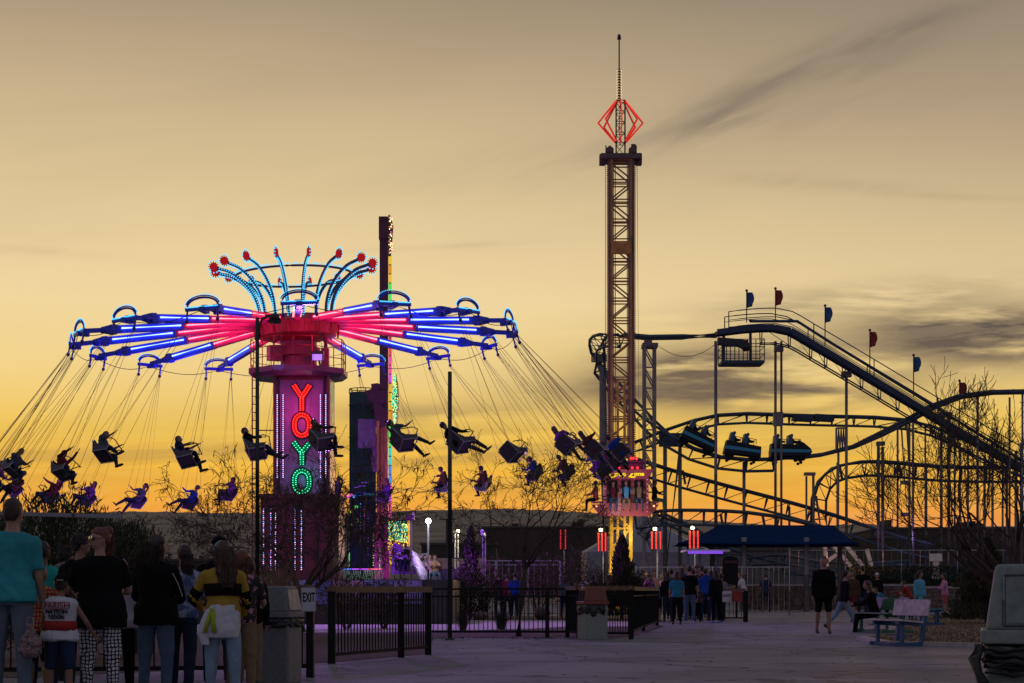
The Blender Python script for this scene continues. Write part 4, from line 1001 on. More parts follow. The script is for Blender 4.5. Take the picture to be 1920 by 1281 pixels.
# big pale column at the hairpin and lattice support
b = MB(); b.tube([P(1133,1109,118.5)-V((0,0,1)), P(1132,850,118.5), P(1130,700,118.5), P(1120,672,118.5)], [.34,.30,.22,.20], 8); b.box(P(1123,672,118.4),(.9,.6,.5),.3); b.build('support', M_col, rc)
b = MB(); Y = 112.5
for px in (1209,1228): b.beam((PX(px,Y),Y,0), P(px,648,Y), .17); b.beam((PX(px,Y),Y+1,0), P(px,648,Y)+V((0,1,0)), .17)
z = PZ(650,Y); i = 0
while z > 1.5:
    b.beam((PX(1209,Y),Y,z),(PX(1228,Y),Y,z-.0),.09); b.beam((PX(1209,Y),Y,z),(PX(1228,Y),Y,z-1.25),.08); b.beam((PX(1209,Y),Y+1,z),(PX(1228,Y),Y+1,z-1.25),.08); z -= 1.33
b.box(P(1218,649,Y+.5),(1.0,1.3,.25)); b.box(P(1215,643,Y),(.5,.5,.35)); b.build('lattice_support', M_col, rc)
for px, py, Y, w_, h_ in ((1460,655,111,.55,.3),(1459,786,115,.6,.9),(1518,889,114.6,.7,.2),(1651,832,113.8,.5,.25),(1709,788,112,.6,.25),(1772,778,111,.8,.3),(1587,702,110.5,.6,.35),(1258,825,119,1.6,.9),(1697,905,116,.5,.25),(1697,965,116,.5,.25)):
    b = MB(); b.box(P(px,py,Y),(w_,.5,h_)); b.build('bracket', M_col if w_ < 1 else M_lift, rc)
b = MB()
for y0, y1 in ((803,845),):
    for px in (1568,1586): b.beam(P(px,y0,118),P(px,y1,118),.12)
    for k in range(4): b.beam(P(1568+k*4.5,y0+2,118),P(1570.5+k*4.5,y1-3,118),.08); b.beam(P(1572.5+k*4.5,y0+2,118),P(1570.5+k*4.5,y1-3,118),.08)
    b.beam(P(1568,y0,118),P(1586,y0,118),.12); b.beam(P(1568,y1,118),P(1586,y1,118),.12)
b.beam(P(1572,y1,118),(PX(1570,118),118,0),.14); b.build('lattice_support', M_col, rc)
# vertical blue gusset plates on the trusses
b = MB()
for px, py, Y in ((1282,895,115.6),(1576,885,121.7),(1687,880,119.6),(1353,976,108.6),(1432,980,108.6)): b.beam(P(px-2,py-13,Y),P(px+3,py+13,Y),.35,.12)
b.build('gusset_plate', M_lift, rc)
# dark plinth blocks and pale sloping footings lit by the station lamps
b = MB()
for px0, py0, px1, py1 in ((1545,1010,1550,1062),(1550,1010,1595,1062),(1575,1010,1618,1062),(1568,1040,1540,1060),(1625,1030,1634,1062)):
    b.beam(P(px0,py0,103),P(px1,py1,103),.32,.2)
b.build('sloping_strut', M_white, rc)
lamp('station_light','POINT',P(1575,1045,98),(1,.42,.22),150,.3,rc)
lamp('station_light','POINT',P(1700,1012,112),(.55,.35,1),60,.3,rc)
# teal station boards behind the fence
st = thing('coaster_station', 'low teal boarded coaster station behind the wire fence on the right', 'station', (PX(1700,108),108,0))
b = MB(); b.box((PX(1705,108),108,1.7),(PX(1805,108)-PX(1600,108),2,1.5)); b.build('wall', M_teal, st)
b = MB()
for k in range(16): b.box((PX(1605+k*13,106.9),106.9,1.75),(.1,.06,1.7))
b.build('batten', M_track, st)
b = MB(); b.box((PX(1705,107),108,2.55),(PX(1810,108)-PX(1595,108),2.6,.12)); b.build('roof', M_lift, st)
sg = thing('grey_box_stand', 'pale control box on a splayed stand right of the coaster struts', 'control box', (PX(1755,104),104,0))
b = MB(); b.box((PX(1755,104),104,3.0),(.62,.5,.45)); b.build('box', M_white, sg)
b = MB(); b.beam((PX(1755,104),104,0),(PX(1755,104),104,2.8),.3); b.beam((PX(1755,104),104,2.6),(PX(1738,104),104,.3),.12); b.build('stand', M_white, sg)
# flags
for px, ytop, ybase, m, lab in ((1400,545,605,0,'blue flag at the left end of the lift hill top'),(1454,541,600,1,'red flag on the crest of the lift hill'),(1547,573,648,0,'blue flag just below the crest of the lift hill'),
        (1631,619,702,1,'red flag halfway down the lift hill'),(1713,666,745,0,'blue flag low on the lift hill'),(1799,714,800,1,'lowest red flag, beside the bare twigs at right')):
    Y = 108.8; b = MB(); a = P(px,ybase,Y); e = P(px,ytop,Y); b.cyl(a,e,.035,n=5); b.ball(e,.09,6,4); f = b.build('flag_pole', M_dark, rc)
    q = MB(); h = .98; w_ = .42; vs = []
    for i in range(7):
        for j in range(6):
            s_ = i/6; r_ = j/5; x = w_*s_*(.72+.30*sin(pi*min(1,r_*1.15))); vs.append(e+V((.04+x, .09*sin(s_*5+r_*2), -.08-h*r_*(1-.12*s_)-.05*s_)))
    q.add(vs, [(i*6+j,i*6+j+1,(i+1)*6+j+1,(i+1)*6+j) for i in range(6) for j in range(5)], 0, True)
    o = q.build('flag_cloth', [mat('blue flag cloth',(.03,.10,.24),.8), mat('red flag cloth',(.30,.03,.02),.8)][m], f); o['label'] = lab
    md = o.modifiers.new('s','SOLIDIFY'); md.thickness = .012
b = MB(); b.tube([P(1230,645,112)-V((0,0,(4*.8*k/10*(1-k/10))))+V(((PX(1342,112)-PX(1230,112))*k/10,0,0)) for k in range(11)], .018, 4); b.build('cable', M_dark, rc)

# coaster cars
M_cb = mat('blue car body', (.006,.012,.022), .55, var=.2, scale=2, spec=.3); M_cs = mat('cyan car stripe', (.02,.30,.48), .35, var=.1); M_cc = mat('blue car seat', (.03,.12,.20), .5)
def coaster_car(px, py, ang, nose, label):
    M = Matrix.Translation(P(px, py, 113)) @ Matrix.Rotation(R(ang), 4, 'Y')
    t = thing('coaster_car', label, 'coaster car', M=M, group='cars of the coaster train')
    L = 2.35 if not nose else 2.35
    prof = [(-L/2-.02,.12),(-L/2+.08,.98),(L/2-.05,.80),(L/2,.12)] if not nose else [(-L/2,.12),(-L/2+.08,.98),(.55,.88),(.62,1.18),(1.0,.98),(1.42,.62),(1.48,.42),(1.30,.12)]
    def bev(pr, w, m_, nm, par=None, mi=0):
        b = MB()
        rings = []
        for y, k in ((-w,.93),(-w+.08,1),(w-.08,1),(w,.93)):
            cz = sum(p[1] for p in pr)/len(pr); cx = sum(p[0] for p in pr)/len(pr)
            rings.append([V((cx+(p[0]-cx)*k, y, cz+(p[1]-cz)*k)) for p in pr])
        n = len(pr); vs = [p for r in rings for p in r]
        fs = [tuple(range(n)), tuple(3*n+k for k in range(n-1,-1,-1))]+[(i*n+k,(i+1)*n+k,(i+1)*n+(k+1)%n,i*n+(k+1)%n) for i in range(3) for k in range(n)]
        b.add(vs, fs); return b.build(nm, m_, par or t, local=True, fixn=True)
    body = bev(prof, .62, M_cb, 'body')
    e = 1.36 if nose else L/2-.03
    b = MB(); b.prism([V((-L/2+.05,0,.62)),V((e,0,.56)),V((e-.0,0,.38)),V((-L/2+.02,0,.40))], (0,-.645,0), (0,-.625,0)); b.build('stripe', M_cs, t, local=True, fixn=True); b = MB(); b.prism([V((-L/2+.05,0,.62)),V((e,0,.56)),V((e,0,.38)),V((-L/2+.02,0,.40))], (0,.645,0), (0,.625,0)); b.build('stripe', M_cs, t, local=True, fixn=True)
    for x in (-.95,-.08):
        b = MB(); b.prism([V((x,0,.85)),V((x+.36,0,.85)),V((x+.30,0,1.48)),V((x+.08,0,1.52))], (0,-.5,0), (0,.5,0)); b.build('seat', M_cc, t, local=True, fixn=True)
        b = MB(); b.tube([(x+.3,-.55,1.0),(x+.35,-.55,1.25),(x+.82,-.55,1.2),(x+.85,-.55,.9)],.025,5); b.tube([(x+.3,.55,1.0),(x+.35,.55,1.25),(x+.82,.55,1.2),(x+.85,.55,.9)],.025,5); b.tube([(x+.8,-.55,1.2),(x+.8,.55,1.2)],.03,5); b.build('lap_bar', M_dark, t, local=True)
    for x in (-.85,.75):
        b = MB(); b.box((x,0,.02),(.5,1.1,.14)); b.build('wheel_carrier', M_dark, t, local=True)
        for y in (-.58,.58):
            b = MB(); b.cyl((x-.15,y-.05,0),(x-.15,y+.05,0),.15,n=12); b.cyl((x+.15,y-.05,-.0),(x+.15,y+.05,-.0),.15,n=12); b.cyl((x,y-.05,-.26),(x,y+.05,-.26),.1,n=10); b.build('wheel', M_black, t, local=True)
    if nose:
        b = MB(); b.cyl((1.3,0,.2),(1.75,0,.25),.05,n=6); b.box((1.78,0,.25),(.1,.5,.12)); b.build('bumper', M_dark, t, local=True)
    return t, M
CARS = [coaster_car(1304,838,24,False,'rear coaster car, tilted steeply on the descending track'), coaster_car(1390,858,7,False,'middle coaster car of the blue train'), coaster_car(1477,861,0,True,'front coaster car with a pointed nose')]

# ---------------------------------------------------------------- neighbouring tower ride
M_mast = mat('brown mast paint', (.075,.022,.030), .55, var=.3, scale=2)
nt = thing('light_tower_ride', 'tall maroon ride mast with a rainbow light strip', 'tower ride', (PX(721,73),73,0))
yz = lambda py, Y=73: PZ(py, Y)
b = MB(); b.box((PX(720,73),73,(yz(408)+yz(800))/2),(.34,.36,yz(408)-yz(800))); b.box((PX(719.5,73),72.97,(yz(408)+yz(450))/2),(.38,.40,yz(408)-yz(450))); b.build('mast', M_mast, nt)
b = MB(); x = PX(717,73)
for sx in (-1,1): b.box((x+sx*.17,73,(yz(790)+.8)/2),(.11,.36,yz(790)-.8))
b.box((x,73.1,(yz(790)+.8)/2),(.3,.1,yz(790)-.8)); b.box((x,72.95,yz(930)),(.46,.4,.5)); b.build('lower_mast', mat('orange ride paint',(.42,.19,.04),.5,var=.35,scale=2), nt)
b = MB(); b.box((x,72.9,(yz(985)+.8)/2),(.62,.5,yz(985)-.8)); b.build('mast_foot', M_redp, nt)
# strip of rainbow cells
cols = [(1,.6,.05),(.9,.35,.03),(.1,.9,.15),(.05,.75,.7),(.1,.3,1),(.8,.1,.9),(1,.1,.45),(1,.08,.15),(1,.5,.05)]
b = MB(); cells = []; n = 34; ms = []
for k, c_ in enumerate(cols): ms.append(emit('rainbow cell %d' % k, c_, .85))
b.box((PX(731.5,73),73,(yz(480)+yz(1060))/2),(.10,.18,yz(480)-yz(1060)),mi=9)
for k in range(n):
    z0 = yz(482)+(yz(1062)-yz(482))*k/n; z1 = yz(482)+(yz(1062)-yz(482))*(k+.86)/n
    seq = [0,1,0,2,2,3,3,4,6,7,7,6,6,5,0,0,0,1,2,2,2,3,3,4,4,5,5,6,6,7,7,7,1,0]
    b.box((PX(732,73),72.86,(z0+z1)/2),(.13,.06,abs(z0-z1)),mi=seq[k % 34])
b.build('light_strip', ms+[M_dark], nt)
b = MB(); # crest board on top, seen edge on
b.prism([V((0,0,yz(403))),V((.10,0,yz(406))),V((.20,0,yz(425))),V((.16,0,yz(450))),V((.10,0,yz(482))),V((0,0,yz(482)))], (PX(728.5,73),72.9,0), (PX(728.5,73),73.05,0), 0)
rng = random.Random(2)
for k in range(70): b.bulb((PX(729,73)+rng.uniform(.02,.15),72.86,yz(478)+(yz(408)-yz(478))*rng.random()),.022,1+k%3)
b.build('crest_board', [M_dark, E_warm, emit('pink dim bulb',(1,.15,.4),1.4), emit('amber dim bulb',(1,.45,.05),1)], nt, fixn=True)
b = MB(); # starburst light board edge on
for k in range(24):
    a = 2*pi*k/24; r0, r1 = .55, (1.18 if k % 2 else .95); cx, cz = PX(741.5,73), yz(750)
    b.add([(cx-.08,73-.0+.12*cos(a),cz+r0*sin(a)),(cx+.09,73,cz+r1*sin(a)),(cx+.02,72.9,cz+(r1*.8)*sin(a+.12))],[(0,1,2)],0)
b.prism([V((-.13,0,0)),V((-.07,0,.75)),V((0,0,1.15)),V((.09,0,.7)),V((.13,0,0)),V((.09,0,-.7)),V((0,0,-1.1)),V((-.07,0,-.7))], (PX(741.5,73),73.5,yz(752)), (PX(741.5,73),72.6,yz(752)), 0)
for k in range(330):
    z = rng.uniform(-1.1,1.1); wv = .14*(1-abs(z)/1.25); b.bulb((PX(741.5,73)+rng.uniform(-wv,wv),72.56,yz(752)+z),.026,1+k%3)
b.build('starburst_board', [M_dark, emit('green board bulb',(.1,.9,.3),1.5), emit('teal board bulb',(.05,.75,.7),1.3), emit('yellow board bulb',(1,.8,.08),1.5)], nt, fixn=True)
b = MB(); b.beam(P(703,720,73),P(712,800,73),.35,.3); b.beam(P(690,745,73),P(712,735,73),.3,.5); b.beam(P(706,722,73),P(718,770,73),.3,.3); b.cyl(P(700,770,73.2),P(724,762,73),.22,n=10); b.box(P(718,745,72.9),(.4,.4,.5)); b.build('swivel_arm', M_mast, nt)
# green drum and booth left of the mast
dr = thing('green_ride_drum', 'dark green upright drum structure between the lit column and the maroon mast', 'ride machinery', (PX(680,75),75,0))
b = MB(); cx = PX(680,75); rr = (PX(705,75)-PX(655,75))/2
b.tube([(cx,75,1.2),(cx,75,PZ(737,75))], rr, 20); b.build('drum', mat('dark green ride paint',(.02,.07,.055),.5,var=.3,scale=1.5), dr)
for k in range(5): z = PZ(760+k*60,75); b = MB(); b.tube([(cx+rr*1.01*cos(a),75+rr*1.01*sin(a),z) for a in [2*pi*i/20 for i in range(20)]],.03,4,closed=True); b.build('hoop', M_dark, dr)
b = MB(); b.tube([(cx+(rr)*cos(a),75+rr*sin(a),PZ(730,75)) for a in [2*pi*i/20 for i in range(20)]],.02,4,closed=True)
for i in range(10): a = 2*pi*i/10; b.cyl((cx+rr*cos(a),75+rr*sin(a),PZ(738,75)),(cx+rr*cos(a),75+rr*sin(a),PZ(730,75)),.02,n=4)
b.build('top_rail', M_dark, dr)
b = MB(); b.box((PX(690,74),73.7,PZ(815,74)),(.75,.5,1.2)); b.box((PX(706,74),73.8,PZ(850,74)),(.35,.4,1.6)); b.build('control_box', mat('grey violet box',(.16,.13,.17),.6), dr)
b = MB()
for k in range(9): b.box((PX(666+rng.uniform(0,30),74),73.6,PZ(905+rng.uniform(0,40),74)),(.5*rng.random()+.1,.04,.03),mi=rng.randint(0,2))
b.build('light_bars', [emit('violet bar',(.35,.08,.9),.55), emit('blue bar',(.08,.1,.9),.5), emit('teal bar',(.03,.4,.3),.3)], dr)
b = MB()
for px, py, k in ((632,928,0),(640,926,1),(646,930,1),(652,932,2),(658,929,2),(664,931,3),(655,960,4),(668,950,0),(660,985,4),(670,975,4)): b.box(P(px,py,72),(.13,.05,.12),mi=k)
for px, k, y0, y1 in ((676,3,945,1020),(683,2,950,1010),(640,3,940,965),(700,4,1000,1060),(712,0,1030,1065),(655,0,1035,1066),(690,5,960,1040)):
    for j in range(14): b.bulb(P(px,y0+(y1-y0)*j/13,72),.025,k)
b.build('lamp_cluster', [emit('green cell',(.1,.9,.2),1.2), emit('red cell',(1,.15,.1),1.2), emit('magenta cell',(1,.1,.6),1.2), emit('blue cell',(.1,.35,1),1.2), emit('yellow green cell',(.7,.9,.1),1.0), emit('violet cell',(.4,.1,.8),1.2)], dr)
# lit picket strip at the deck edge: neon rail with white pickets
nr = thing('neon_barrier', 'short white picket barrier under a blue to pink neon line, right of the column', 'barrier', (PX(675,60),60,1.36))
b = MB()
for k in range(26):
    x = PX(634+k*3.3,60); b.beam((x,60,1.38),(x+.05,60,1.72),.02)
b.build('picket_panel', M_white, nr)
b = MB()
for k in range(9): b.beam((PX(632+k*9.6,60),59.95,1.76),(PX(632+(k+1)*9.6,60),59.95,1.76),.03,mi=min(2,k//3))
b.build('neon_line', [emit('blue line',(.1,.2,1),1.6), emit('violet line',(.6,.1,1),1.4), emit('pink line',(1,.15,.3),1.4)], nr)
lamp('barrier_light','POINT',(PX(690,60),59.3,2.1),(.35,1,.4),8,.2,nr)
# violet gusset, rainbow board and gondola of the family ride
fr = thing('family_ride', 'low violet ride with a multicoloured light board and two rows of seats', 'fairground ride', (PX(770,70),70,0))
b = MB(); b.prism([P(737,1018,70),P(748,1022,70),P(792,1077,70),P(735,1077,70)], (0,-.1,0), (0,.1,0)); b.build('gusset', mat('violet sparkle paint',(.20,.06,.42),.4,var=.5,scale=9), fr, fixn=True)
b = MB(); b.box((PX(748,71),71.1,PZ(1003,71)),(PX(768,71)-PX(728,71),.15,1.25)); b.box((PX(766.5,71),71,PZ(1003,71)),(.07,.2,1.35),mi=5)
for k in range(620):
    u_ = rng.random(); py = rng.uniform(978,1031); kind = 1+int(rng.random()*3) if py < 1016 else (4 if rng.random() < .6 else 1)
    b.box(P(728+38*u_, py, 70.95), (.045,.03,.05), rng.random()*2, mi=kind)
for px in (730,742,748): b.prism([P(px-2,985,70.96),P(px,972,70.96),P(px+2,985,70.96)],(0,0,0),(0,.03,0),mi=4)
b.build('light_board', [M_dark, emit('yellow panel cell',(1,.75,.08),1.5), emit('green panel cell',(.15,.85,.3),1.2), emit('cyan panel cell',(.08,.6,.8),1.1), emit('red panel cell',(1,.18,.06),1.1), emit('orange edge',(1,.45,.05),1.0)], fr, fixn=True)
def rib_canopy(x0, x1, y, py0, nm='rib_canopy'):
    b = MB(); n = 11
    for k in range(n): px = x0+(x1-x0)*k/(n-1); b.tube([P(px,py0,y),P(px-1,py0+7,y-.3),P(px-1,py0+17,y+.1)],.028,4)
    b.tube([P(x0,py0,y),P(x1,py0,y)],.04,5); b.build(nm, M_white, fr)
rib_canopy(776,803,71,1039); rib_canopy(734,768,70.5,1026)
b = MB(); b.tube([P(768,1026,69),P(774,1040,69),P(784,1062,69),P(793,1078,69),P(797,1100,69)],[.10,.16,.2,.2,.12],8); b.tube([P(770,1060,68.8),P(783,1066,68.8),P(790,1085,68.8),P(796,1100,68.8)],[.1,.14,.14,.1],8); b.build('side_arm', mat('lavender ride paint',(.5,.42,.62),.4), fr)
b = MB(); b.box(P(806,1079,69.6),(.95,.4,.08)); b.box(P(806,1066,70),(.95,.08,.6)); b.box(P(752,1058,70.3),(.7,.4,.5)); b.box(P(822,1088,69.5),(.05,.3,.7)); b.box(P(806,1099,69.3),(1.0,.4,.06)); b.build('seat', M_purp, fr)
b = MB(); b.box((PX(775,70),70.8,.5),(PX(840,70)-PX(700,70),2.6,.75)); b.build('ride_floor', M_grey, fr)
b = MB(); b.box((PX(843,70),70.2,.95),(PX(858,70)-PX(828,70),.6,1.9)); b.build('control_booth', mat('violet booth paint',(.12,.09,.28),.5), fr)
lamp('ride_light','POINT',P(797,1040,68.3),(.85,.72,1),30,.2,fr)

# ---------------------------------------------------------------- lamps, poles, canopies, pylons
def pole(name, label, cat, px, Y, ytop, r, m=M_dark, base=True):
    x = PX(px,Y); t = thing(name, label, cat, (x,Y,0)); b = MB(); b.cyl((x,Y,0),(x,Y,PZ(ytop,Y)),r,r*.92,n=10)
    b.build('shaft', m, t)
    if base: q = MB(); q.box((x,Y,.02),(.18,.18,.04)); q.build('base_plate', m, t)
    return t
pole('tall_pole', 'tall plain dark pole with nothing on top, in front of the railing', 'pole', 843.5, 36.2, 697, .045, mat('dark grey pole paint',(.055,.06,.062),.5,.2))
t = pole('street_lamp', 'dark street lamp with a drum shaped unlit head, left of the lit column', 'street lamp', 482.5, 40, 596, .046, mat('dark grey lamp paint',(.045,.047,.05),.5,.2))
b = MB(); Y = 40; b.tube([P(486,632,Y),P(486,612,Y),P(492,598,Y),P(505,592,Y)],.03,6); b.cyl(P(515,604,Y),P(515,596,Y),.16,.12,n=14); b.ball(P(515,595,Y),.12,10,6,sc=(1,1,.8)); b.box(P(505,593,Y),(.2,.08,.06)); h_ = b.build('lamp_head', M_dark, t)
b = MB(); b.cyl(P(515,606.5,Y),P(515,604,Y),.11,.145,n=14); b.build('lens', mat('unlit lamp glass',(.10,.09,.10),.15,coat=.5), h_)
E_lampw = emit('white lamp', (.95,.97,1), 14, False); E_lampy = emit('warm lamp', (1,.86,.45), 25, False)
def floodpole(px, Y, ytop, label, r, m_, colr, en, pr=.045, mp=M_steel, two=False):
    t = pole('floodlight_pole', label, 'floodlight', px, Y, ytop+6, pr, mp, False)
    b = MB(); p = P(px,ytop,Y); b.ball(p, r, 12, 8); b.build('lamp', m_, t)
    q = MB(); q.box(p+V((0,.25,0)),(r*1.6,.2,r*1.4)); q.build('housing', M_dark, t)
    lamp('lamp_light','POINT',p+V((0,-r-.15,0)),colr,en,.15,t); return t
floodpole(803,68,977,'brightest white floodlight on a pale pole left of the tall dark pole',.105,E_lampw,(.92,.95,1),14,.04,M_grey)
floodpole(859,70,996,'small warm floodlight on two thin poles just right of the tall dark pole',.06,E_lampy,(1,.85,.5),12,.03)
b = MB(); x = PX(853.5,70); t = thing('thin_post','pale thin post left of the small warm floodlight','post',(x,70,0)); b.cyl((x,70,0),(x,70,PZ(999,70)),.03,n=6); b.build('shaft',M_white,t); q = MB(); q.box(P(853.5,998,70),(.16,.1,.12)); q.box((PX(857,70),70,PZ(1047,70)),(.35,.06,.05)); q.build('bracket',M_dark,t)
t = thing('violet_lamp_post','pair of thin posts with a violet lit round lamp cluster beside the slim conifer','lamp post',(PX(907,66),66,0)); b = MB()
for px in (905,910): b.cyl((PX(px,66),66,0),P(px,1000,66),.028,n=6)
b.build('shaft',M_steel,t); q = MB(); q.ball(P(904,999,66),.10,8,6,sc=(.8,1,1.3)); q.ball(P(909,1002,66),.06,8,6,mi=1); q.ball(P(911,1000,66),.05,8,6,mi=2); q.build('lamp',[emit('violet lamp',(.4,.15,1),1.3),emit('pale lamp',(1,.8,.7),1.2),M_dark],t)
t = pole('sign_post','pale post with a small dark violet sign box beside the light board','sign post',771,66,972,.045,M_white,False); b = MB(); b.box(P(769,971,66),(.34,.1,.22)); b.build('sign_box',M_purp,t); q = MB(); q.box(P(775,966,65.9),(.06,.06,.3)); q.build('bracket',M_white,t)
for px, n_, lab in ((953,1,'thin dark cross armed utility pole on the plain, right of the white floodlight'),):
    x = PX(838,200); t = thing('utility_pole', lab, 'utility pole', (x,200,0)); b = MB(); b.cyl((x,200,0),(x,200,PZ(973,200)),.12,n=6); b.beam((x-.9,200,PZ(974,200)),(x+.9,200,PZ(974,200)),.12); b.build('shaft',M_dark,t)
# red light pylons round the drop tower
def pylon(px, y0, y1, Y, cols_, label, top=True, dim=1.0, w=16):
    x = PX(px,Y); t = thing('light_pylon', label, 'light pylon', (x,Y,0), group='red bulb pylons round the drop tower')
    b = MB(); b.cyl((x+.05,Y,0),(x+.05,Y,PZ(y1,Y)),.035,n=6); b.build('shaft', M_steel, t)
    z0, z1 = PZ(y1,Y), PZ(y0,Y); ww = w*Y/F
    for k in range(cols_):
        xx = x-ww/2+ww*k/(cols_-1); yy_ = Y-.12+(.10 if 0 < k < cols_-1 else 0)*0
        b = MB(); b.box((xx,yy_+.04,(z0+z1)/2),(.10,.05,z1-z0),mi=1)
        for j in range(13): b.bulb((xx,yy_,z0+.03+(z1-z0-.06)*j/12),.027,0)
        b.build('bulb_strip', [emit('pylon bulb',(1,.04,.03),3.2) if dim == 1 else emit('dim pylon bulb',(1,.04,.05),1.0), mat('red strip',(.10,.01,.01),.6)], t)
    if top:
        b = MB(); b.ball(P(px-2,y0-5,Y-.1),.065,10,6); b.build('lamp', E_lampy, t)
        q = MB(); q.box(P(px-2,y0-5,Y+.1),(.2,.15,.15)); q.build('housing', M_dark, t)
        lamp('lamp_light','POINT',P(px-2,y0-5,Y-.45),(1,.82,.4),12,.1,t)
pylon(1128.5,999,1034,71,3,'red bulb pylon with a bright lamp, left of the cone shaped conifer',w=13)
pylon(1230,997,1030,72,3,'red bulb pylon with a bright lamp, right of the yellow tower foot')
pylon(1300.5,995,1029,74,3,'red bulb pylon with a small lamp against the blue canopy',w=15)
pylon(1055.5,993,1030,73,2,'dim red bulb pylon seen through the bare tree twigs',top=False,dim=.4,w=9)
lamp('pylon_glow','POINT',(PX(1215,70),70.5,3.3),(1,.75,.45),30,.3,dt)
# navy shade canopy
cn = thing('shade_canopy', 'long navy blue hip roofed shade canopy behind the crowd', 'canopy', (PX(1440,88),88,0))
Y0, Y1 = 86.0, 92.0; ze = PZ(1018,86); zr = PZ(985,89)
e = [V((PX(1271,86),Y0,ze)),V((PX(1611,86),Y0,ze)),V((PX(1585,92)+.8,Y1,ze)),V((PX(1290,92)-.8,Y1,ze))]; r0 = V((PX(1347,89),89,zr)); r1 = V((PX(1563,89),89,zr))
def sag(a, c, n, s): return [a.lerp(c, k/n)+V((0,0,-s*4*(k/n)*(1-k/n))) for k in range(n+1)]
b = MB()
def patch(a, c, d, f, n=14, m_=6, s=.10):
    vs = []
    for i in range(m_+1):
        l = a.lerp(d, i/m_); r_ = c.lerp(f, i/m_)
        for j in range(n+1): vs.append(l.lerp(r_, j/n)+V((0,0,-s*4*(i/m_)*(1-i/m_)-.05*4*(j/n)*(1-j/n)*(1-i/m_))))
    b.add(vs, [(i*(n+1)+j,i*(n+1)+j+1,(i+1)*(n+1)+j+1,(i+1)*(n+1)+j) for i in range(m_) for j in range(n)], 0, True)
patch(e[0],e[1],r0,r1); patch(e[2],e[3],r1,r0); patch(e[3],e[0],r0,r0); patch(e[1],e[2],r1,r1)
o = b.build('canvas', M_canv, cn); md = o.modifiers.new('s','SOLIDIFY'); md.thickness = .03
for px, Y in ((1395,86.6),(1512,86.6),(1335,91),(1575,91)):
    b = MB(); b.cyl((PX(px,Y),Y,0),(PX(px,Y),Y,PZ(1000,Y)-.2),.13,n=10); b.build('post', M_col, cn)
# small violet lit flat canopy and the notice stand by the crowd
t = thing('flat_canopy', 'small flat canopy with a violet lit edge above the crowd', 'canopy', (PX(1325,62),62,0))
b = MB(); b.box((PX(1325,62),62.5,PZ(1033,62)),(PX(1372,62)-PX(1289,62),1.8,.07)); b.build('roof', M_white, t)
b = MB(); b.box((PX(1323,61.5),61.56,PZ(1036,61.5)),(PX(1355,62)-PX(1290,62),.06,.09)); b.build('edge_light', emit('violet edge',(.30,.10,1),.75), t)
for px in (1292,1345,1314): b = MB(); b.cyl((PX(px,62),62.4,0),(PX(px,62),62.4,PZ(1035,62)),.04,n=6); b.build('post', M_steel, t)
t = thing('arched_notice_board', 'dark arched notice board on a stand behind the boy in white', 'notice board', (PX(1370,66),66,0))
b = MB(); x0, x1, z0, z1 = PX(1355,66), PX(1384,66), PZ(1096,66), PZ(1050,66)
pl = [V((x0,0,z0)),V((x1,0,z0)),V((x1,0,z1))]+[V(((x0+x1)/2+(x1-x0)/2*cos(pi*k/8),0,z1+.14*sin(pi*k/8))) for k in range(1,8)]+[V((x0,0,z1))]
b.prism(pl,(0,66,0),(0,66.08,0)); b.build('board', M_black, t, fixn=True); q = MB()
for px in (1358,1381): q.beam((PX(px,66),66.05,0),(PX(px,66),66.05,z0+.2),.07)
q.build('leg', M_black, t)
q = MB(); rng = random.Random(6)
for k in range(6): q.prism([V((x0+.07+k*.08,0,z1-.12)),V((x0+.13+k*.08,0,z1-.12)),V((x0+.12+k*.08,0,z1-.02)),V((x0+.08+k*.08,0,z1-.02))],(0,65.985,0),(0,65.99,0))
q.build('faded_heading', mat('faded orange heading',(.12,.06,.04),.8), t)
# pale truss mast frame beside the drop ride
t = thing('tent_roof', 'grey peaked tent roof behind the red pylons', 'tent', (PX(1215,130),130,0))
b = MB(); ap = P(1205,968,132); bs = [P(1100,1035,126),P(1330,1035,126),P(1340,1035,138),P(1090,1035,138)]
b.add([ap]+bs, [(0,2,1),(0,3,2),(0,4,3),(0,1,4)]); b.add([p for p in bs]+[V((p.x,p.y,0)) for p in bs],[(0,1,5,4),(1,2,6,5),(2,3,7,6),(3,0,4,7)])
b.build('canvas', M_grey, t, fixn=True); q = MB(); q.cyl((ap.x,ap.y,0),ap+V((0,0,.6)),.15,n=6); q.build('pole', M_steel, t)
# canopy beam at the left behind the man in teal
t = thing('shade_structure', 'long pale steel beam on thin posts behind the man in the teal shirt', 'frame', (PX(130,20),20,0))
b = MB(); b.beam(P(-40,962,20.2),P(137,966.5,20.2),.10,.045,up=V((0,0,1))); b.beam(P(137.5,966.5,20.2),P(233,969,20.2),.10,.045); b.build('beam', M_grey, t)
b = MB(); b.box(P(137,966,20.14),(.02,.03,.05)); b.build('joint', M_dark, t)
for px in (37,-35): b = MB(); b.cyl((PX(px,20.3),20.3,0),P(px,964,20.3),.018,n=6); b.build('post', M_grey, t)
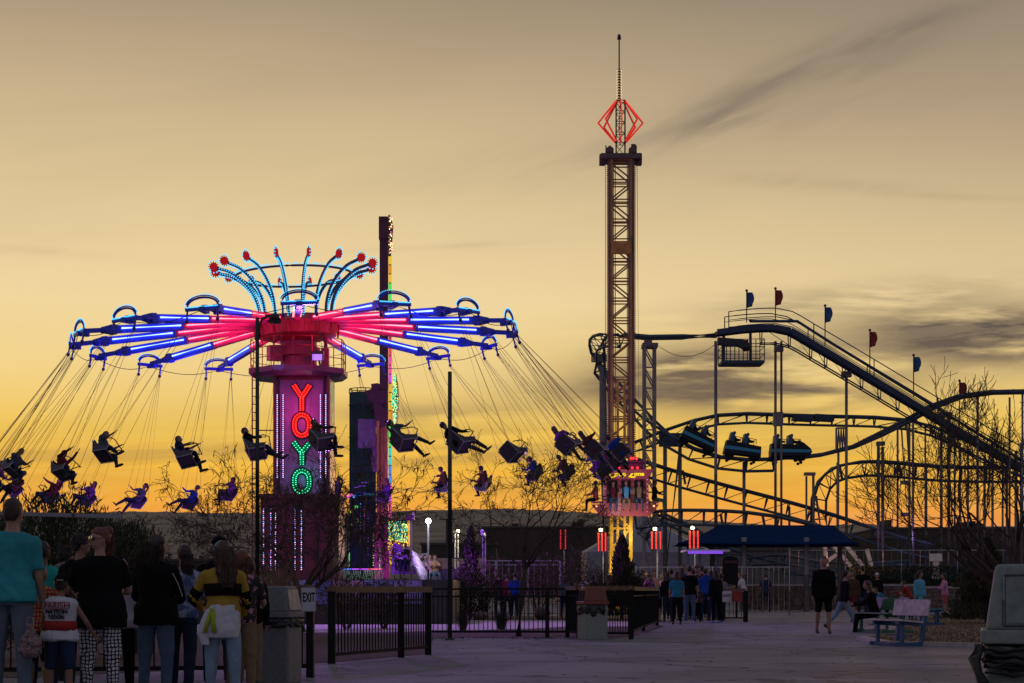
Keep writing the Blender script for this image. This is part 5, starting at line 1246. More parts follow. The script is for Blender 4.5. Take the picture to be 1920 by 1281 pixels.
# ---------------------------------------------------------------- people
def skin_m(k): return mat('skin %d' % k, [(.33,.18,.125),(.22,.115,.075),(.11,.06,.04)][k], .55, var=.12, scale=6)
def cloth(name, c, **kw): return mat('cloth '+name, c, .92, spec=.12, var=kw.pop('var',.18), scale=kw.pop('scale',5), bump=kw.pop('bump',.35), bscale=kw.pop('bscale',14), **kw)
CL_ = dict(black=cloth('black',(.0055,.0055,.0065)), teal=cloth('teal',(.035,.27,.30)), teal2=cloth('teal2',(.02,.35,.30)), jeans=cloth('jeans',(.075,.12,.19),bscale=30), ljeans=cloth('light jeans',(.19,.28,.38),bscale=30), djeans=cloth('dark jeans',(.02,.03,.05)),
    white=cloth('white',(.52,.52,.58)), grey=cloth('grey',(.20,.19,.19)), gjeans=cloth('grey jeans',(.12,.15,.20),bscale=25), navy=cloth('navy',(.02,.03,.075)), blue=cloth('blue',(.015,.06,.33)), sky=cloth('sky',(.12,.42,.60)),
    mustard=cloth('mustard',(.34,.22,.035)), khaki=cloth('khaki',(.20,.14,.085)), pink=cloth('pink',(.55,.22,.40)), pale=cloth('pale lilac',(.48,.43,.50)), red=cloth('red',(.30,.03,.03)), rose=cloth('rose',(.40,.10,.12)),
    purple=cloth('purple',(.16,.04,.28)), brown=cloth('brown',(.10,.05,.03)), green=cloth('green',(.04,.12,.06)), maroon=cloth('maroon',(.13,.02,.03)), tan=cloth('tan',(.34,.24,.12)), cyanb=cloth('cyan blue',(.025,.17,.26)), slate=cloth('slate',(.07,.10,.13)))
def tie(name, a, bb, sc, lo, hi, stretch=None):
    m = bpy.data.materials.new(name); m.use_nodes = True; t = NT(m.node_tree); tc = t.n('ShaderNodeTexCoord').outputs['Object']
    b = t.n('ShaderNodeBsdfPrincipled'); o = t.n('ShaderNodeOutputMaterial'); t.t.links.new(b.outputs[0], o.inputs[0]); b.inputs['Roughness'].default_value = .85
    if stretch:
        mp = t.n('ShaderNodeMapping'); mp.inputs['Scale'].default_value = stretch; t.t.links.new(tc, mp.inputs[0]); tc2 = mp.outputs[0]
        wv = t.n('ShaderNodeTexWave'); wv.bands_direction = 'Z'; t.t.links.new(tc2, wv.inputs[0]); wv.inputs['Scale'].default_value = sc; wv.inputs['Distortion'].default_value = 6; wv.inputs['Detail'].default_value = 3
        w2 = t.n('ShaderNodeTexWave'); w2.bands_direction = 'X'; t.t.links.new(tc, w2.inputs[0]); w2.inputs['Scale'].default_value = sc*1.1; w2.inputs['Distortion'].default_value = 5; w2.inputs['Detail'].default_value = 2
        f = t.ss(t.m('MINIMUM', wv.outputs['Fac'], w2.outputs['Fac']), lo, hi)
    else: f = t.ss(t.noise(tc, sc, 3), lo, hi)
    t.put(b.inputs['Base Color'], t.mix(f, a, bb)); return m
CL_['print'] = tie('cloth crosshatch print', (.012,.012,.014), (.60,.60,.64), 9, .18, .32, (1,1,1))
CL_['tiedye'] = tie('cloth tie dye', (.05,.09,.22), (.36,.40,.48), 9, .4, .6)
CL_['floral'] = tie('cloth floral', (.012,.012,.014), (.40,.16,.22), 14, .55, .62)
CL_['stripe'] = tie('cloth stripe', (.30,.02,.03), (.45,.30,.04), 9, .45, .5, (.02,.02,1))
def hair_m(k): return mat('hair '+k, dict(black=(.014,.010,.009), dark=(.035,.018,.012), brown=(.075,.036,.02), auburn=(.13,.035,.02), blonde=(.42,.28,.13))[k], .5, var=.4, scale=30, bump=.6, bscale=60)
M_shoe = mat('dark shoe', (.02,.02,.022), .5); M_shoew = mat('pale shoe', (.45,.45,.48), .5); M_shoeb = mat('blue shoe', (.05,.20,.60), .5)

STAND = dict(lean=3, legs=[(2,3,3),(-2,3,3)], arms=[(2,9,12,4),(2,9,12,4)])
SIT = dict(lean=-4, legs=[(82,75,6),(84,72,6)], arms=[(38,10,50,12),(38,10,50,12)], sit=True)
def P_(base, **kw): d = dict(base); d.update(kw); return d
def finish(b, name, m, voxel, par, smooth=3, jit=0, fold=0):
    me = b.mesh(name, m)
    me = evald(me, [('REMESH', dict(mode='VOXEL', voxel_size=voxel, use_smooth_shade=True)), ('SMOOTH', dict(factor=.5, iterations=smooth))])
    me.name = name
    if jit:
        for v_ in me.vertices: q = v_.co*22; v_.co += v_.normal*(mn.noise(q)*jit+mn.noise(q*.35)*jit*1.5)
    if fold:                           # creases: ridged noise, drawn out downwards
        for v_ in me.vertices:
            c = v_.co; sd_ = len(name)*3.1+len(me.vertices)*.001
            r1 = 1-abs(mn.noise(V((c.x*7+c.z*3, c.y*7, c.z*5+sd_))))*2.4; r2 = 1-abs(mn.noise(V((c.x*15, c.y*15, c.z*10-c.x*6+sd_))))*2.2
            v_.co = c+v_.normal*max(0, r1*fold+r2*fold*.45-fold*.25)
    me.materials.clear(); me.materials.append(m)
    me.polygons.foreach_set('use_smooth', [True]*len(me.polygons))
    o = bpy.data.objects.new(name, me); C.objects.link(o)
    if par is not None: o.parent = par; KIDS.setdefault(par.name, []).append(o)
    return o
def limb(b, p0, p1, r0, r1, rm=None, n=10, cap0=True, cap1=True):
    d = (p1-p0).normalized(); x, y = basis(d); rm = rm or (r0+r1)/2; R_ = []
    if cap0: R_ += [(p0-d*r0*.75, r0*.55, r0*.55, x, y)]
    R_ += [(p0, r0, r0, x, y), (p0.lerp(p1,.4), rm, rm, x, y), (p1, r1, r1, x, y)]
    if cap1: R_ += [(p1+d*r1*.75, r1*.55, r1*.55, x, y)]
    b.loft(R_, n)
def hand(b, w, d, side, H, curl=.5, fingers=True, fold=None):
    k = H/1.75; n = V((-side,0,0)); n = (n-d*n.dot(d)); n = n.normalized() if n.length > .1 else V((0,1,0)); l = d.cross(n)*(1 if True else 1)
    if l.y < 0 and abs(l.y) > .1: l = -l
    c = w+d*.045*k; b.loft([(w-d*.01, .022*k, .017*k, l, n),(w+d*.04*k, .038*k, .015*k, l, n),(w+d*.085*k, .040*k, .013*k, l, n)], 8)
    if not fingers: b.loft([(w+d*.07*k,.036*k,.014*k,l,n),(w+d*.12*k+n*.02*k,.034*k,.012*k,l,n),(w+d*.15*k+n*.045*k,.022*k,.009*k,l,n)],8); return
    for i, (o, ln) in enumerate(((.030,.072),(.010,.082),(-.010,.077),(-.029,.060))):
        a = w+d*.083*k+l*o*k; c1 = curl*(1+.15*i); d1 = (d*cos(c1*.5)+n*sin(c1*.5)); d2 = (d*cos(c1*1.3)+n*sin(c1*1.3)); p1 = a+d1*ln*.5*k; p2 = p1+d2*ln*.5*k
        b.tube([a-d*.01, p1, p2], [.0098*k,.009*k,.0075*k], 6)
    a = w+d*.03*k+l*.030*k; b.tube([a, a+(d*.6+l*.6+n*.25)*.035*k, a+(d*.85+l*.35+n*.5)*.065*k], [.012*k,.0105*k,.0085*k], 6)
def person(label, loc, rz, H, top='black', bottom='jeans', pose=STAND, hair=('short','black'), skin=0, tops='long', bots='long', w=1.0, near=False, shoes=None, group=None, M=None, extra=None, yaw=0, hp=0, name='person', top_len=0.0, cat='person', hood=False):
    vx = .0125 if near else (.02 if H*F/max(8, loc[1] if M is None else 60) > 120 else .028)
    ps = pose; ln = R(ps.get('lean',3)); s = V((0, sin(ln), cos(ln))); fw = V((0, cos(ln), -sin(ln))); X = V((1,0,0))
    pel = V((0,0,.515*H)); kn = []; an = []; J = {}
    hips = [pel+V((sx*.050*H*w**.5,0,-.01*H)) for sx in (-1,1)]
    for i, sx in enumerate((-1,1)):
        p, k, a = [R(q) for q in ps['legs'][i]]
        d1 = V((sx*sin(a), sin(p)*cos(a), -cos(p)*cos(a))); q = p-k; d2 = V((sx*sin(a)*.4, sin(q), -cos(q))).normalized()
        kn.append(hips[i]+d1*.245*H); an.append(kn[i]+d2*.235*H)
    off = V((0,0,0)) if not ps.get('sit') else -pel
    if not ps.get('sit'): off = V((0,0,.035*H-min(a.z for a in an)))
    mv = lambda p: p+off
    pel = mv(pel); hips = [mv(p) for p in hips]; kn = [mv(p) for p in kn]; an = [mv(p) for p in an]
    wd = w
    body = MB(); sp = lambda z: pel+s*z*H
    def torso(b, zs, g=0.0, k=1.0):
        T = [(-.035,.080,.058),(.0,.096,.068),(.05,.092,.064),(.10,.082,.056),(.155,.090,.062),(.21,.100,.066),(.255,.104,.058),(.285,.085,.048),(.305,.050,.040)]
        R_ = []
        for z, rx, ry in T:
            if z < zs: continue
            R_.append((sp(z)+fw*(.008*H if .1 < z < .25 else 0), rx*H*wd*k+g, ry*H*wd*k+g, X, fw))
        b.loft(R_, 16)
    torso(body, -.1, 0, .93)
    nb, nt_ = sp(.295), sp(.355); limb(body, nb, nt_+V((0,.012*H,0)), .033*H, .029*H)
    hc = sp(.405)+V((0,.014*H,0))
    hs = H if H > 1.4 else H*1.12
    Hm = Matrix.Translation(hc) @ Matrix.Rotation(R(yaw),4,'Z') @ Matrix.Rotation(R(-hp),4,'X')
    hv = lambda x, y, z: Hm @ V((x*hs, y*hs, z*hs)); Q3 = Hm.to_3x3(); hx, hy, hz = [Q3@V(q) for q in ((1,0,0),(0,1,0),(0,0,1))]
    body.loft([(hv(0,.006,-.066),.018*hs,.022*hs,hx,hy),(hv(0,.006,-.050),.033*hs,.040*hs,hx,hy),(hv(0,.003,-.022),.041*hs,.050*hs,hx,hy),(hv(0,0,.010),.044*hs,.056*hs,hx,hy),(hv(0,-.003,.036),.040*hs,.052*hs,hx,hy),(hv(0,-.004,.055),.026*hs,.036*hs,hx,hy),(hv(0,-.004,.063),.010*hs,.014*hs,hx,hy)],14)
    if near or True:
        body.ball(hv(0,.056,-.012), .008*hs, 6, 4, sc=(1,1.2,1.5), Q=Q3)
        for sx in (-1,1): body.ball(hv(sx*.044,-.004,-.006), .012*hs, 6, 4, sc=(.5,.9,1.4), Q=Q3)
        body.ball(hv(0,.050,-.036), .010*hs, 6, 4, sc=(1.5,.7,.6), Q=Q3)
        for sx in (-1,1): body.ball(hv(sx*.017,.046,.004), .008*hs, 6, 4, sc=(1.4,.6,.7), Q=Q3)
    el = []; wr = []; sh = []
    for i, sx in enumerate((-1,1)):
        p, a, e, inn = [R(q) for q in ps['arms'][i]]
        s0 = sp(.258)+X*sx*.103*H*(.6+.4*wd) ; pb = p-ln*0
        d1 = V((sx*sin(a), cos(a)*sin(pb), -cos(a)*cos(pb))); q = pb+e; d2 = V((sx*(sin(a)*.5-sin(inn)), cos(inn)*sin(q), -cos(inn)*cos(q))).normalized()
        e0 = s0+d1*.168*H; w0 = e0+d2*.145*H; sh.append(s0); el.append(e0); wr.append((w0, d2))
        limb(body, s0, e0, .027*H, .021*H); limb(body, e0, w0, .022*H, .014*H, .020*H); hand(body, w0, d2, sx, H, .5 if not ps.get('fist') else 1.2, near)
    for i in (0,1):
        limb(body, hips[i], kn[i], .044*H, .031*H, .040*H); limb(body, kn[i], an[i], .031*H, .019*H, .030*H)
    root = finish(body, name, skin_m(skin), vx, None, 2)
    if M is not None: root.matrix_basis = M
    else: root.location = loc; root.rotation_euler = (0,0,rz)
    tag(root, label, cat, group)
    # top
    if tops:
        b = MB(); g = .014; torso(b, -.04-top_len if tops != 'dress' else -.04, g+.004, 1.0)
        if top_len: b.loft([(sp(-top_len)+V((0,0,0)), .108*H*wd+g+.012, .080*H*wd+g+.012, X, fw),(sp(.02), .104*H*wd+g+.010,.074*H*wd+g+.010,X,fw),(sp(.08), .092*H*wd+g,.064*H*wd+g,X,fw)],16)
        for i in (0,1):
            if tops in ('long','dress'): limb(b, sh[i], el[i], .035*H, .028*H); limb(b, el[i], wr[i][0]-wr[i][1]*.01, .028*H, .020*H, .026*H, cap1=False)
            elif tops == 'short': limb(b, sh[i], sh[i].lerp(el[i],.78), .036*H, .034*H, cap1=False)
            else: limb(b, sp(.26)+X*(-1,1)[i]*.07*H, sh[i].lerp(sp(.26),.25), .032*H, .028*H)
        if hood: b.ball(sp(.315)-fw*.045*H, .05*H, 10, 6, sc=(1.25,.7,.7))
        finish(b, 'top' if tops != 'dress' else 'dress', CL_[top], vx, root, 3, 0, .012 if near else 0)
    if bots:
        b = MB(); g = .007; b.loft([(sp(-.045),.086*H*wd+g,.062*H*wd+g,X,fw),(sp(0),.097*H*wd**.8+g,.069*H*wd**.8+g,X,fw),(sp(.035),.091*H*wd+g*.5,.062*H*wd+g*.5,X,fw)],16)
        if bots == 'skirt': 
            z0 = pel.z-.2*H; b.loft([(V((0,pel.y,z0)),.13*H,.10*H,X,V((0,1,0))),(sp(0),.10*H+g,.074*H+g,X,fw)],16)
        else:
            fr_ = dict(long=.97, shorts=-.12, knee=-.02)[bots]
            for i in (0,1):
                k_ = wd**.7; limb(b, hips[i], kn[i].lerp(hips[i],max(0,-fr_)), .052*H*k_+g*.6, .038*H*k_+g*.6, .047*H*k_+g*.6, cap1=fr_>0)
                if fr_ > 0: limb(b, kn[i], kn[i].lerp(an[i],fr_), .037*H+g*.5, (.028 if not ps.get('slim') else .022)*H+g*.3, (.034)*H+g*.4, cap1=False)
        finish(b, 'skirt' if bots == 'skirt' else ('shorts' if bots in ('shorts','knee') else 'trousers'), CL_[bottom], vx, root, 3, 0, .006 if near else 0)
    # shoes
    for i in (0,1):
        b = MB(); pt = R((ps['legs'][i][0]-ps['legs'][i][1])*(1 if ps.get('sit') else .6)); pt = max(-.9,min(pt,.5)); fd = V((0, cos(pt), sin(pt))); ud = V((0,-sin(pt),cos(pt))); a = an[i]-ud*.008*H
        b.loft([(a-fd*.028*H-ud*.004*H,.016*H,.018*H,X,ud),(a-fd*.02*H-ud*.006*H,.022*H,.022*H,X,ud),(a+fd*.02*H-ud*.010*H,.024*H,.020*H,X,ud),(a+fd*.07*H-ud*.015*H,.028*H,.014*H,X,ud),(a+fd*.105*H-ud*.018*H,.022*H,.010*H,X,ud),(a+fd*.117*H-ud*.02*H,.010*H,.006*H,X,ud)],10)
        b.mi = [0]*len(b.f); b.build('shoe', shoes or M_shoe, root, local=True)
    # hair
    kind, hcol = hair; b = MB(); hm = hair_m(hcol); rng = random.Random(hash(label) & 0xffff if False else sum(map(ord, label)))
    cap_ = lambda k=1.0: b.loft([(hv(0,-.030,-.040),.026*hs*k,.016*hs*k,hx,hy),(hv(0,-.020,-.016),.043*hs*k,.040*hs*k,hx,hy),(hv(0,-.014,.010),.049*hs*k,.050*hs*k,hx,hy),(hv(0,-.004,.036),.046*hs*k,.056*hs*k,hx,hy),(hv(0,-.004,.058),.032*hs*k,.042*hs*k,hx,hy),(hv(0,-.004,.070),.012*hs*k,.016*hs*k,hx,hy)],14)
    jit = .006 if near else .002
    tail = None
    if kind in ('short','cap'): cap_(.98)
    elif kind == 'curly': cap_(1.12); jit = .010 if near else .006
    elif kind == 'bun': cap_(1.03); b.ball(hv(0,-.045,.052), .030*hs, 10, 6); jit = .005; tail = [(hv(.0,-.05,.02),.02),(hv(0,-.055,-.05),.022),(hv(0,-.055,-.14),.018),(hv(0,-.05,-.22),.008)] if near else None
    elif kind == 'pony': cap_(1.0); tail = [(hv(0,-.055,.03),.016),(hv(0,-.085,.0),.030),(hv(0,-.088,-.07),.034),(hv(0,-.080,-.15),.028),(hv(0,-.075,-.22),.012)]
    elif kind == 'long':
        cap_(1.06); tail = [(hv(0,-.018,.03),.045),(hv(0,-.040,-.02),.054),(hv(0,-.050,-.08),.056),(hv(0,-.055,-.15),.052),(hv(0,-.055,-.21),.040),(hv(0,-.055,-.24),.02)]
    elif kind == 'verylong':
        cap_(1.08); tail = [(hv(0,-.018,.03),.046),(hv(0,-.040,-.02),.062),(hv(0,-.050,-.09),.072),(hv(-.008,-.058,-.17),.070),(hv(-.012,-.055,-.24),.05),(hv(-.012,-.055,-.29),.02)]; jit = .012 if near else .004
    if tail: b.loft([(p, r_*hs*1.0, r_*hs*.45, X, V((0,1,0))) for p, r_ in tail], 14)
    if kind != 'none': ho = finish(b, 'hair', hm, vx*.9, root, 2, jit)
    if near and kind not in ('cap','none','short'):
        st = MB()
        for k in range(420 if tail else 240):
            if tail:
                q = rng.uniform(0,2*pi); pts = []
                wv = rng.uniform(0,6); s0_ = rng.randint(0,max(0,len(tail)-3))
                for j, (p, r_) in enumerate(tail[s0_:]): e_ = r_*hs*(1.0+.22*rng.random()); pts.append(p+X*cos(q)*e_+V((0,1,0))*sin(q)*e_*.55+V((.012*sin(wv+j*2.2),.008*cos(wv+j*2),0)))
                st.tube(pts, .0022, 3)
            else:
                a = rng.uniform(0,2*pi); zz = rng.uniform(-.01,.06); r_ = .05*(1-max(0,zz)*6); p = hv(cos(a)*r_,-.01+sin(a)*r_*1.1,zz); st.tube([p,p+V((rng.gauss(0,.02),rng.gauss(0,.02),rng.uniform(0,.035))),p+V((rng.gauss(0,.03),rng.gauss(0,.03),rng.uniform(-.01,.04)))], .0022, 3)
        st.build('hair_strands', hm, ho, local=True)
    if kind == 'cap':
        b = MB(); b.loft([(hv(0,-.002,.022),.050*hs,.062*hs,hx,hy),(hv(0,-.002,.045),.047*hs,.058*hs,hx,hy),(hv(0,-.002,.066),.032*hs,.040*hs,hx,hy),(hv(0,-.002,.073),.010*hs,.012*hs,hx,hy)],14)
        br = -1 if ps.get('capback') else 1
        b.loft([(hv(0,br*.050,.026),.036*hs,.004*hs,hx,hz),(hv(0,br*.085,.020),.032*hs,.003*hs,hx,hz),(hv(0,br*.100,.016),.018*hs,.002*hs,hx,hz)],10); b.build('cap', CL_['black'] if not ps.get('capm') else CL_[ps['capm']], root, local=True)
    if extra: extra(root, dict(sp=sp, hv=hv, hs=hs, X=X, fw=fw, H=H, pel=pel, wr=wr, el=el, sh=sh, kn=kn, an=an, hx=hx, hy=hy, hz=hz, vx=vx, hips=hips))
    return root
def at(px, Y): return (PX(px,Y), Y, 0)
def hgt(ytop, Y): return PZ(ytop, Y)
def topthing(root, name, label, cat, M0=None):   # objects a person holds are things of their own
    o = thing(name, label, cat, M=wm(root)); return o

# -- foreground queue, seen from behind
def ex_teal(root, j):
    w0, d = j['wr'][1]; b = MB(); b.tube([w0-d*.035+V((.0,0,0))+V((.026*cos(a),.026*sin(a),0)) for a in [2*pi*k/12 for k in range(12)]],.007,5,closed=True); b.box(w0-d*.035+V((.028,-.0,0)),(.012,.03,.035)); b.build('watch', M_steel, root, local=True)
teal = person('man in a teal tee and faded jeans at the left edge with his back turned', at(20,15.5), R(-4), 1.83, 'teal', 'gjeans', P_(STAND, arms=[(4,10,14,3),(6,7,16,2)], legs=[(1,2,4),(-1,2,4)]), ('short','dark'), 0, 'short', near=True, w=1.08, extra=ex_teal, yaw=-8, top_len=.03)
def bag_clear():
    o = thing('carrier_bag', 'crumpled pinkish clear carrier bag hanging from the hand of the man in teal', 'bag', M=Matrix.Translation((PX(60,15.4),15.35,PZ(1205,15.4))))
    b = MB(); b.loft([(V((0,0,-.13)),.05,.04,V((1,0,0)),V((0,1,0))),(V((0,0,-.09)),.10,.07,V((1,0,0)),V((0,1,0))),(V((0,0,.02)),.10,.06,V((1,0,0)),V((0,1,0))),(V((0,0,.09)),.05,.03,V((1,0,0)),V((0,1,0))),(V((-.0,0,.17)),.02,.012,V((1,0,0)),V((0,1,0)))],14)
    me = b.mesh('bag', CL_['floral']); me = evald(me,[('REMESH',dict(mode='VOXEL',voxel_size=.008)),('SMOOTH',dict(iterations=1))])
    for v_ in me.vertices: v_.co += v_.normal*mn.noise(v_.co*40)*.012
    me.materials.clear(); me.materials.append(mat('crumpled pink plastic',(.20,.12,.13),.25,var=.6,scale=20)); ob = bpy.data.objects.new('bag_body',me); C.objects.link(ob); ob.parent = o
    b = MB(); b.tube([(-.03,0,.15),(-.02,0,.22),(.02,0,.22),(.03,0,.15)],.006,5); b.build('handle',mat('pink handle',(.4,.25,.3),.3),o,local=True)
bag_clear()
t = thing('drink_bottle', 'bright yellow green novelty bottle held low beside the legs of the man in teal', 'bottle', (PX(49,16.2),16.2,PZ(1242,16.2)))
b = MB(); X_, Y_ = V((1,0,0)), V((0,1,0)); x = PX(49,16.2)
b.loft([(V((x,16.2,PZ(1242,16.2)+z)),r,r,X_,Y_) for z, r in ((0,.035),(.01,.040),(.05,.036),(.07,.028),(.10,.032),(.13,.026),(.16,.032),(.19,.026),(.21,.030),(.23,.018))],14)
b.build('body', mat('yellow green plastic',(.42,.75,.02),.35,var=.2), t); b = MB(); b.cyl((x,16.2,PZ(1242,16.2)+.23),(x,16.2,PZ(1242,16.2)+.26),.02,n=12); b.build('lid', mat('yellow green lid',(.50,.8,.05),.4), t)
t = thing('drink_bottle', 'dimmer green bottle hanging beside the shorts of the child in the white tank top', 'bottle', (PX(84,16.6),16.6,PZ(1262,16.6)))
x = PX(84,16.6); b = MB(); b.loft([(V((x,16.6,PZ(1262,16.6)+z)),r,r,X_,Y_) for z, r in ((0,.028),(.04,.03),(.08,.022),(.12,.027),(.16,.022),(.20,.016))],12); b.build('body', mat('green plastic',(.10,.40,.02),.4), t)
def ex_kid(root, j):
    sp = j['sp']; H = j['H']; g = .012
    for z, txt, sz, m_ in ((.238,'PARISH',.075,'red'),(.190,'NATION',.052,'black'),(.150,'10506',.062,'black')):
        p = sp(z)-j['fw']*(.070*H+g+.016)*1.05
        me = text_mesh(txt, sz, .006, Matrix.Translation(p) @ FACE @ Matrix.Rotation(R(3),4,'X'), .0 if txt != 'PARISH' else -.0015)
        for v_ in me.vertices: v_.co.y += 1.6*(v_.co.x-p.x)**2*1.5
        o = bpy.data.objects.new('shirt_lettering', me); me.materials.clear(); me.materials.append(CL_[m_]); C.objects.link(o); o.parent = root
    b = MB()
    for z0 in (.264,.213): b.box(sp(z0)-j['fw']*(.070*H+g+.019),(.27*.9,.006,.006))
    b.mi = [0]*len(b.f); b.build('shirt_frame', CL_['red'], root, local=True)
    b = MB(); k = []
    for z, g2 in ((.045,.050),(.12,.046)): k.append((sp(z)+j['fw']*0, .094*H+g2, .066*H+g2, j['X'], j['fw']))
    b.loft(k, 24); b.build('red_band', CL_['red'], root, local=True)
    b = MB(); b.box(j['hv'](.0,-.068,.030)+V((0,0,0)),(.06,.008,.022)); b.build('cap_strap', CL_['grey'], root, local=True)
person('small child in a white tank top with a red band and lettering on the back', at(112,15.6), R(-6), PZ(1079,15.6), 'white', 'navy', P_(STAND, arms=[(4,12,18,2),(14,30,30,4)], capback=True, legs=[(1,3,5),(-1,3,5)]), ('cap','dark'), 1, 'tank', 'knee', near=True, w=1.18, extra=ex_kid, yaw=12, top_len=.03)
def ex_shades(root, j):
    hv, hs = j['hv'], j['hs']; b = MB()
    for sx in (-1,1): b.loft([(hv(sx*.021,.050,.002)-j['hy']*.003,.017*hs,.013*hs,j['hx'],j['hz']),(hv(sx*.021,.056,.002),.018*hs,.014*hs,j['hx'],j['hz'])],12); b.beam(hv(sx*.040,.050,.006), hv(sx*.047,-.004,.004), .006)
    b.beam(hv(-.01,.056,.006), hv(.01,.056,.006), .005); b.build('sunglasses', mat('sunglass lens',(.006,.005,.005),.12,coat=1), root, local=True)
person('woman in a baggy black top and crosshatched leggings looking back', at(188,16), R(14), PZ(988,16), 'black', 'print', P_(STAND, lean=2, arms=[(14,24,62,26),(18,16,70,30)], legs=[(3,4,3),(-3,3,3)], slim=True), ('bun','auburn'), 0, 'short', 'long', w=1.26, near=True, yaw=108, hp=-4, extra=ex_shades, top_len=.10)
def ex_white_stripe(root, j):
    b = MB(); s1, e1 = j['sh'][1], j['el'][1]; o_ = V((.012,-.066,0)); b.tube([j['sp'](.29)+V((.05,-.055,0)), s1+V((.005,-.060,.0)), s1.lerp(e1,.5)+V((.028,-.048,0)), e1+V((.030,-.036,0))], .0045, 5); b.build('white_piping', CL_['white'], root, local=True)
    hv, hs = j['hv'], j['hs']
person('woman with very long frizzy dark hair in a black jumper and pale blue jeans', at(293,16.4), R(-14), PZ(1002,16.4), 'black', 'jeans', P_(STAND, lean=1, arms=[(12,14,45,26),(14,12,60,34)], legs=[(0,2,5),(-1,4,4)]), ('verylong','dark'), 0, 'long', w=1.16, near=True, yaw=-42, extra=ex_white_stripe, top_len=.07)
person('girl with a thick ponytail, patterned tee and dark trousers', at(341,17), R(-5), PZ(1019,17), 'tiedye', 'djeans', P_(STAND, lean=7, legs=[(4,2,3),(-6,10,3)], arms=[(20,12,50,20),(24,14,60,25)]), ('pony','dark'), 1, 'short', w=1.0, near=True, yaw=28)
def ex_band(root, j):
    hv, hs = j['hv'], j['hs']; b = MB(); pts = [hv(.052*cos(a),.012+.0*sin(a),.010+.062*sin(a)) for a in [pi*k/12 for k in range(13)]]
    b.tube([p+j['hy']*.0 for p in pts], .0095, 6); b.build('headband', CL_['sky'], root, local=True)
    sp, H, X, fw = j['sp'], j['H'], j['X'], j['fw']
    b = MB(); b.loft([(sp(.13),.094*H+.022,.068*H+.022,X,fw),(sp(.165),.100*H+.024,.073*H+.024,X,fw),(sp(.205),.104*H+.024,.074*H+.024,X,fw)],24)
    b.build('black_band', CL_['black'], root, local=True)
    for i in (0,1): 
        q = MB(); s0, e0 = j['sh'][i], j['el'][i]; limb(q, s0.lerp(e0,.62), e0, .040*H, .034*H, cap0=False); limb(q, e0, e0.lerp(j['wr'][i][0],.45), .034*H, .030*H, cap1=False); q.build('black_band', CL_['black'], root, local=True)
    # jacket knotted round the waist, flaring to the left
    b = MB(); R_ = []
    for z, rx, ry, ox in ((.075,.098,.078,0),(.03,.112,.092,-.004),(-.03,.122,.10,-.010),(-.09,.124,.102,-.018),(-.135,.118,.096,-.024)): R_.append((sp(z)+X*ox*H, rx*H, ry*H, X, fw))
    b.loft(R_, 24); o = finish(b, 'tied_jacket', CL_['white'], .011, root, 3, .007)
    q = MB(); sw = [(sp(.05)-X*.075*H-fw*.06*H,.03,.02),(sp(-.02)-X*.10*H-fw*.075*H,.035,.022),(sp(-.10)-X*.120*H-fw*.07*H,.040,.022),(sp(-.175)-X*.105*H-fw*.06*H,.028,.018)]
    q.loft([(p, a*H, c*H, X, fw) for p, a, c in sw], 12); finish(q, 'jacket_sleeve', CL_['white'], .011, o, 2, .004)
    q = MB(); q.loft([(p-fw*.012*H+X*.012*H, a*H*.4, c*H, X, fw) for p, a, c in sw[:3]], 10); q.build('yellow_stripe', cloth('lime',(.30,.38,.03)), o, local=True)
    q = MB(); q.loft([(p, rx*H, .012*H, X, fw) for p, rx in ((sp(.04)-fw*.088*H-X*.058*H,.012),(sp(-.03)-fw*.100*H-X*.058*H,.014),(sp(-.10)-fw*.104*H-X*.050*H,.016))],10); q.build('yellow_stripe', cloth('lime',(.30,.38,.03)), o, local=True)
person('girl in a mustard and black jumper with a white jacket tied round her waist', at(418,16), R(8), PZ(1013,16), 'mustard', 'ljeans', P_(STAND, lean=3, arms=[(8,30,55,34),(8,16,45,20)], legs=[(2,5,5),(-4,2,5)], slim=True), ('long','brown'), 0, 'long', near=True, yaw=16, hp=14, extra=ex_band)
person('tall youth in a dark cap behind the girl with the tied jacket', at(410,18.2), R(5), PZ(1003,18.2), 'black', 'djeans', P_(STAND, lean=9, legs=[(6,2,4),(-8,14,4)], arms=[(30,14,60,20),(30,14,60,20)]), ('cap','dark'), 1, 'long', near=True, yaw=-20)
person('auburn haired person in khaki trousers at the right end of the queue', at(452,17.2), R(0), PZ(1030,17.2), 'floral', 'khaki', P_(STAND, lean=6, legs=[(8,16,4),(-3,2,4)], arms=[(4,8,30,4),(22,14,60,16)]), ('long','auburn'), 0, 'short', near=True, yaw=-15, w=1.0)
person('man in a black jacket standing beyond the auburn haired person', at(466,18.4), R(6), PZ(1047,18.4), 'black', 'khaki', P_(STAND), ('short','black'), 1, 'long', near=True, w=1.05)
person('curly haired youth in a black jacket behind the woman in sunglasses', at(146,17.4), R(-18), PZ(1000,17.4), 'black', 'djeans', P_(STAND, arms=[(4,10,20,5),(4,10,25,5)]), ('curly','black'), 1, 'long', near=True, yaw=-48, w=1.02)
def ex_phones(root, j):
    b = MB(); hv = j['hv']; pts = [j['sp'](.30)+V((.06*cos(a),.045*sin(a)-.01,.012)) for a in [pi*k/10+pi for k in range(11)]]; b.tube(pts,.008,6); b.ball(pts[0],.026,8,6,sc=(.6,1,1)); b.ball(pts[-1],.026,8,6,sc=(.6,1,1)); b.build('headphones', CL_['white'], root, local=True)
person('youth in a grey hooded top with white headphones round the neck', at(118,18.2), R(-10), PZ(1022,18.2), 'grey', 'djeans', P_(STAND, lean=6), ('curly','black'), 1, 'long', near=True, yaw=-20, extra=ex_phones, hood=True)
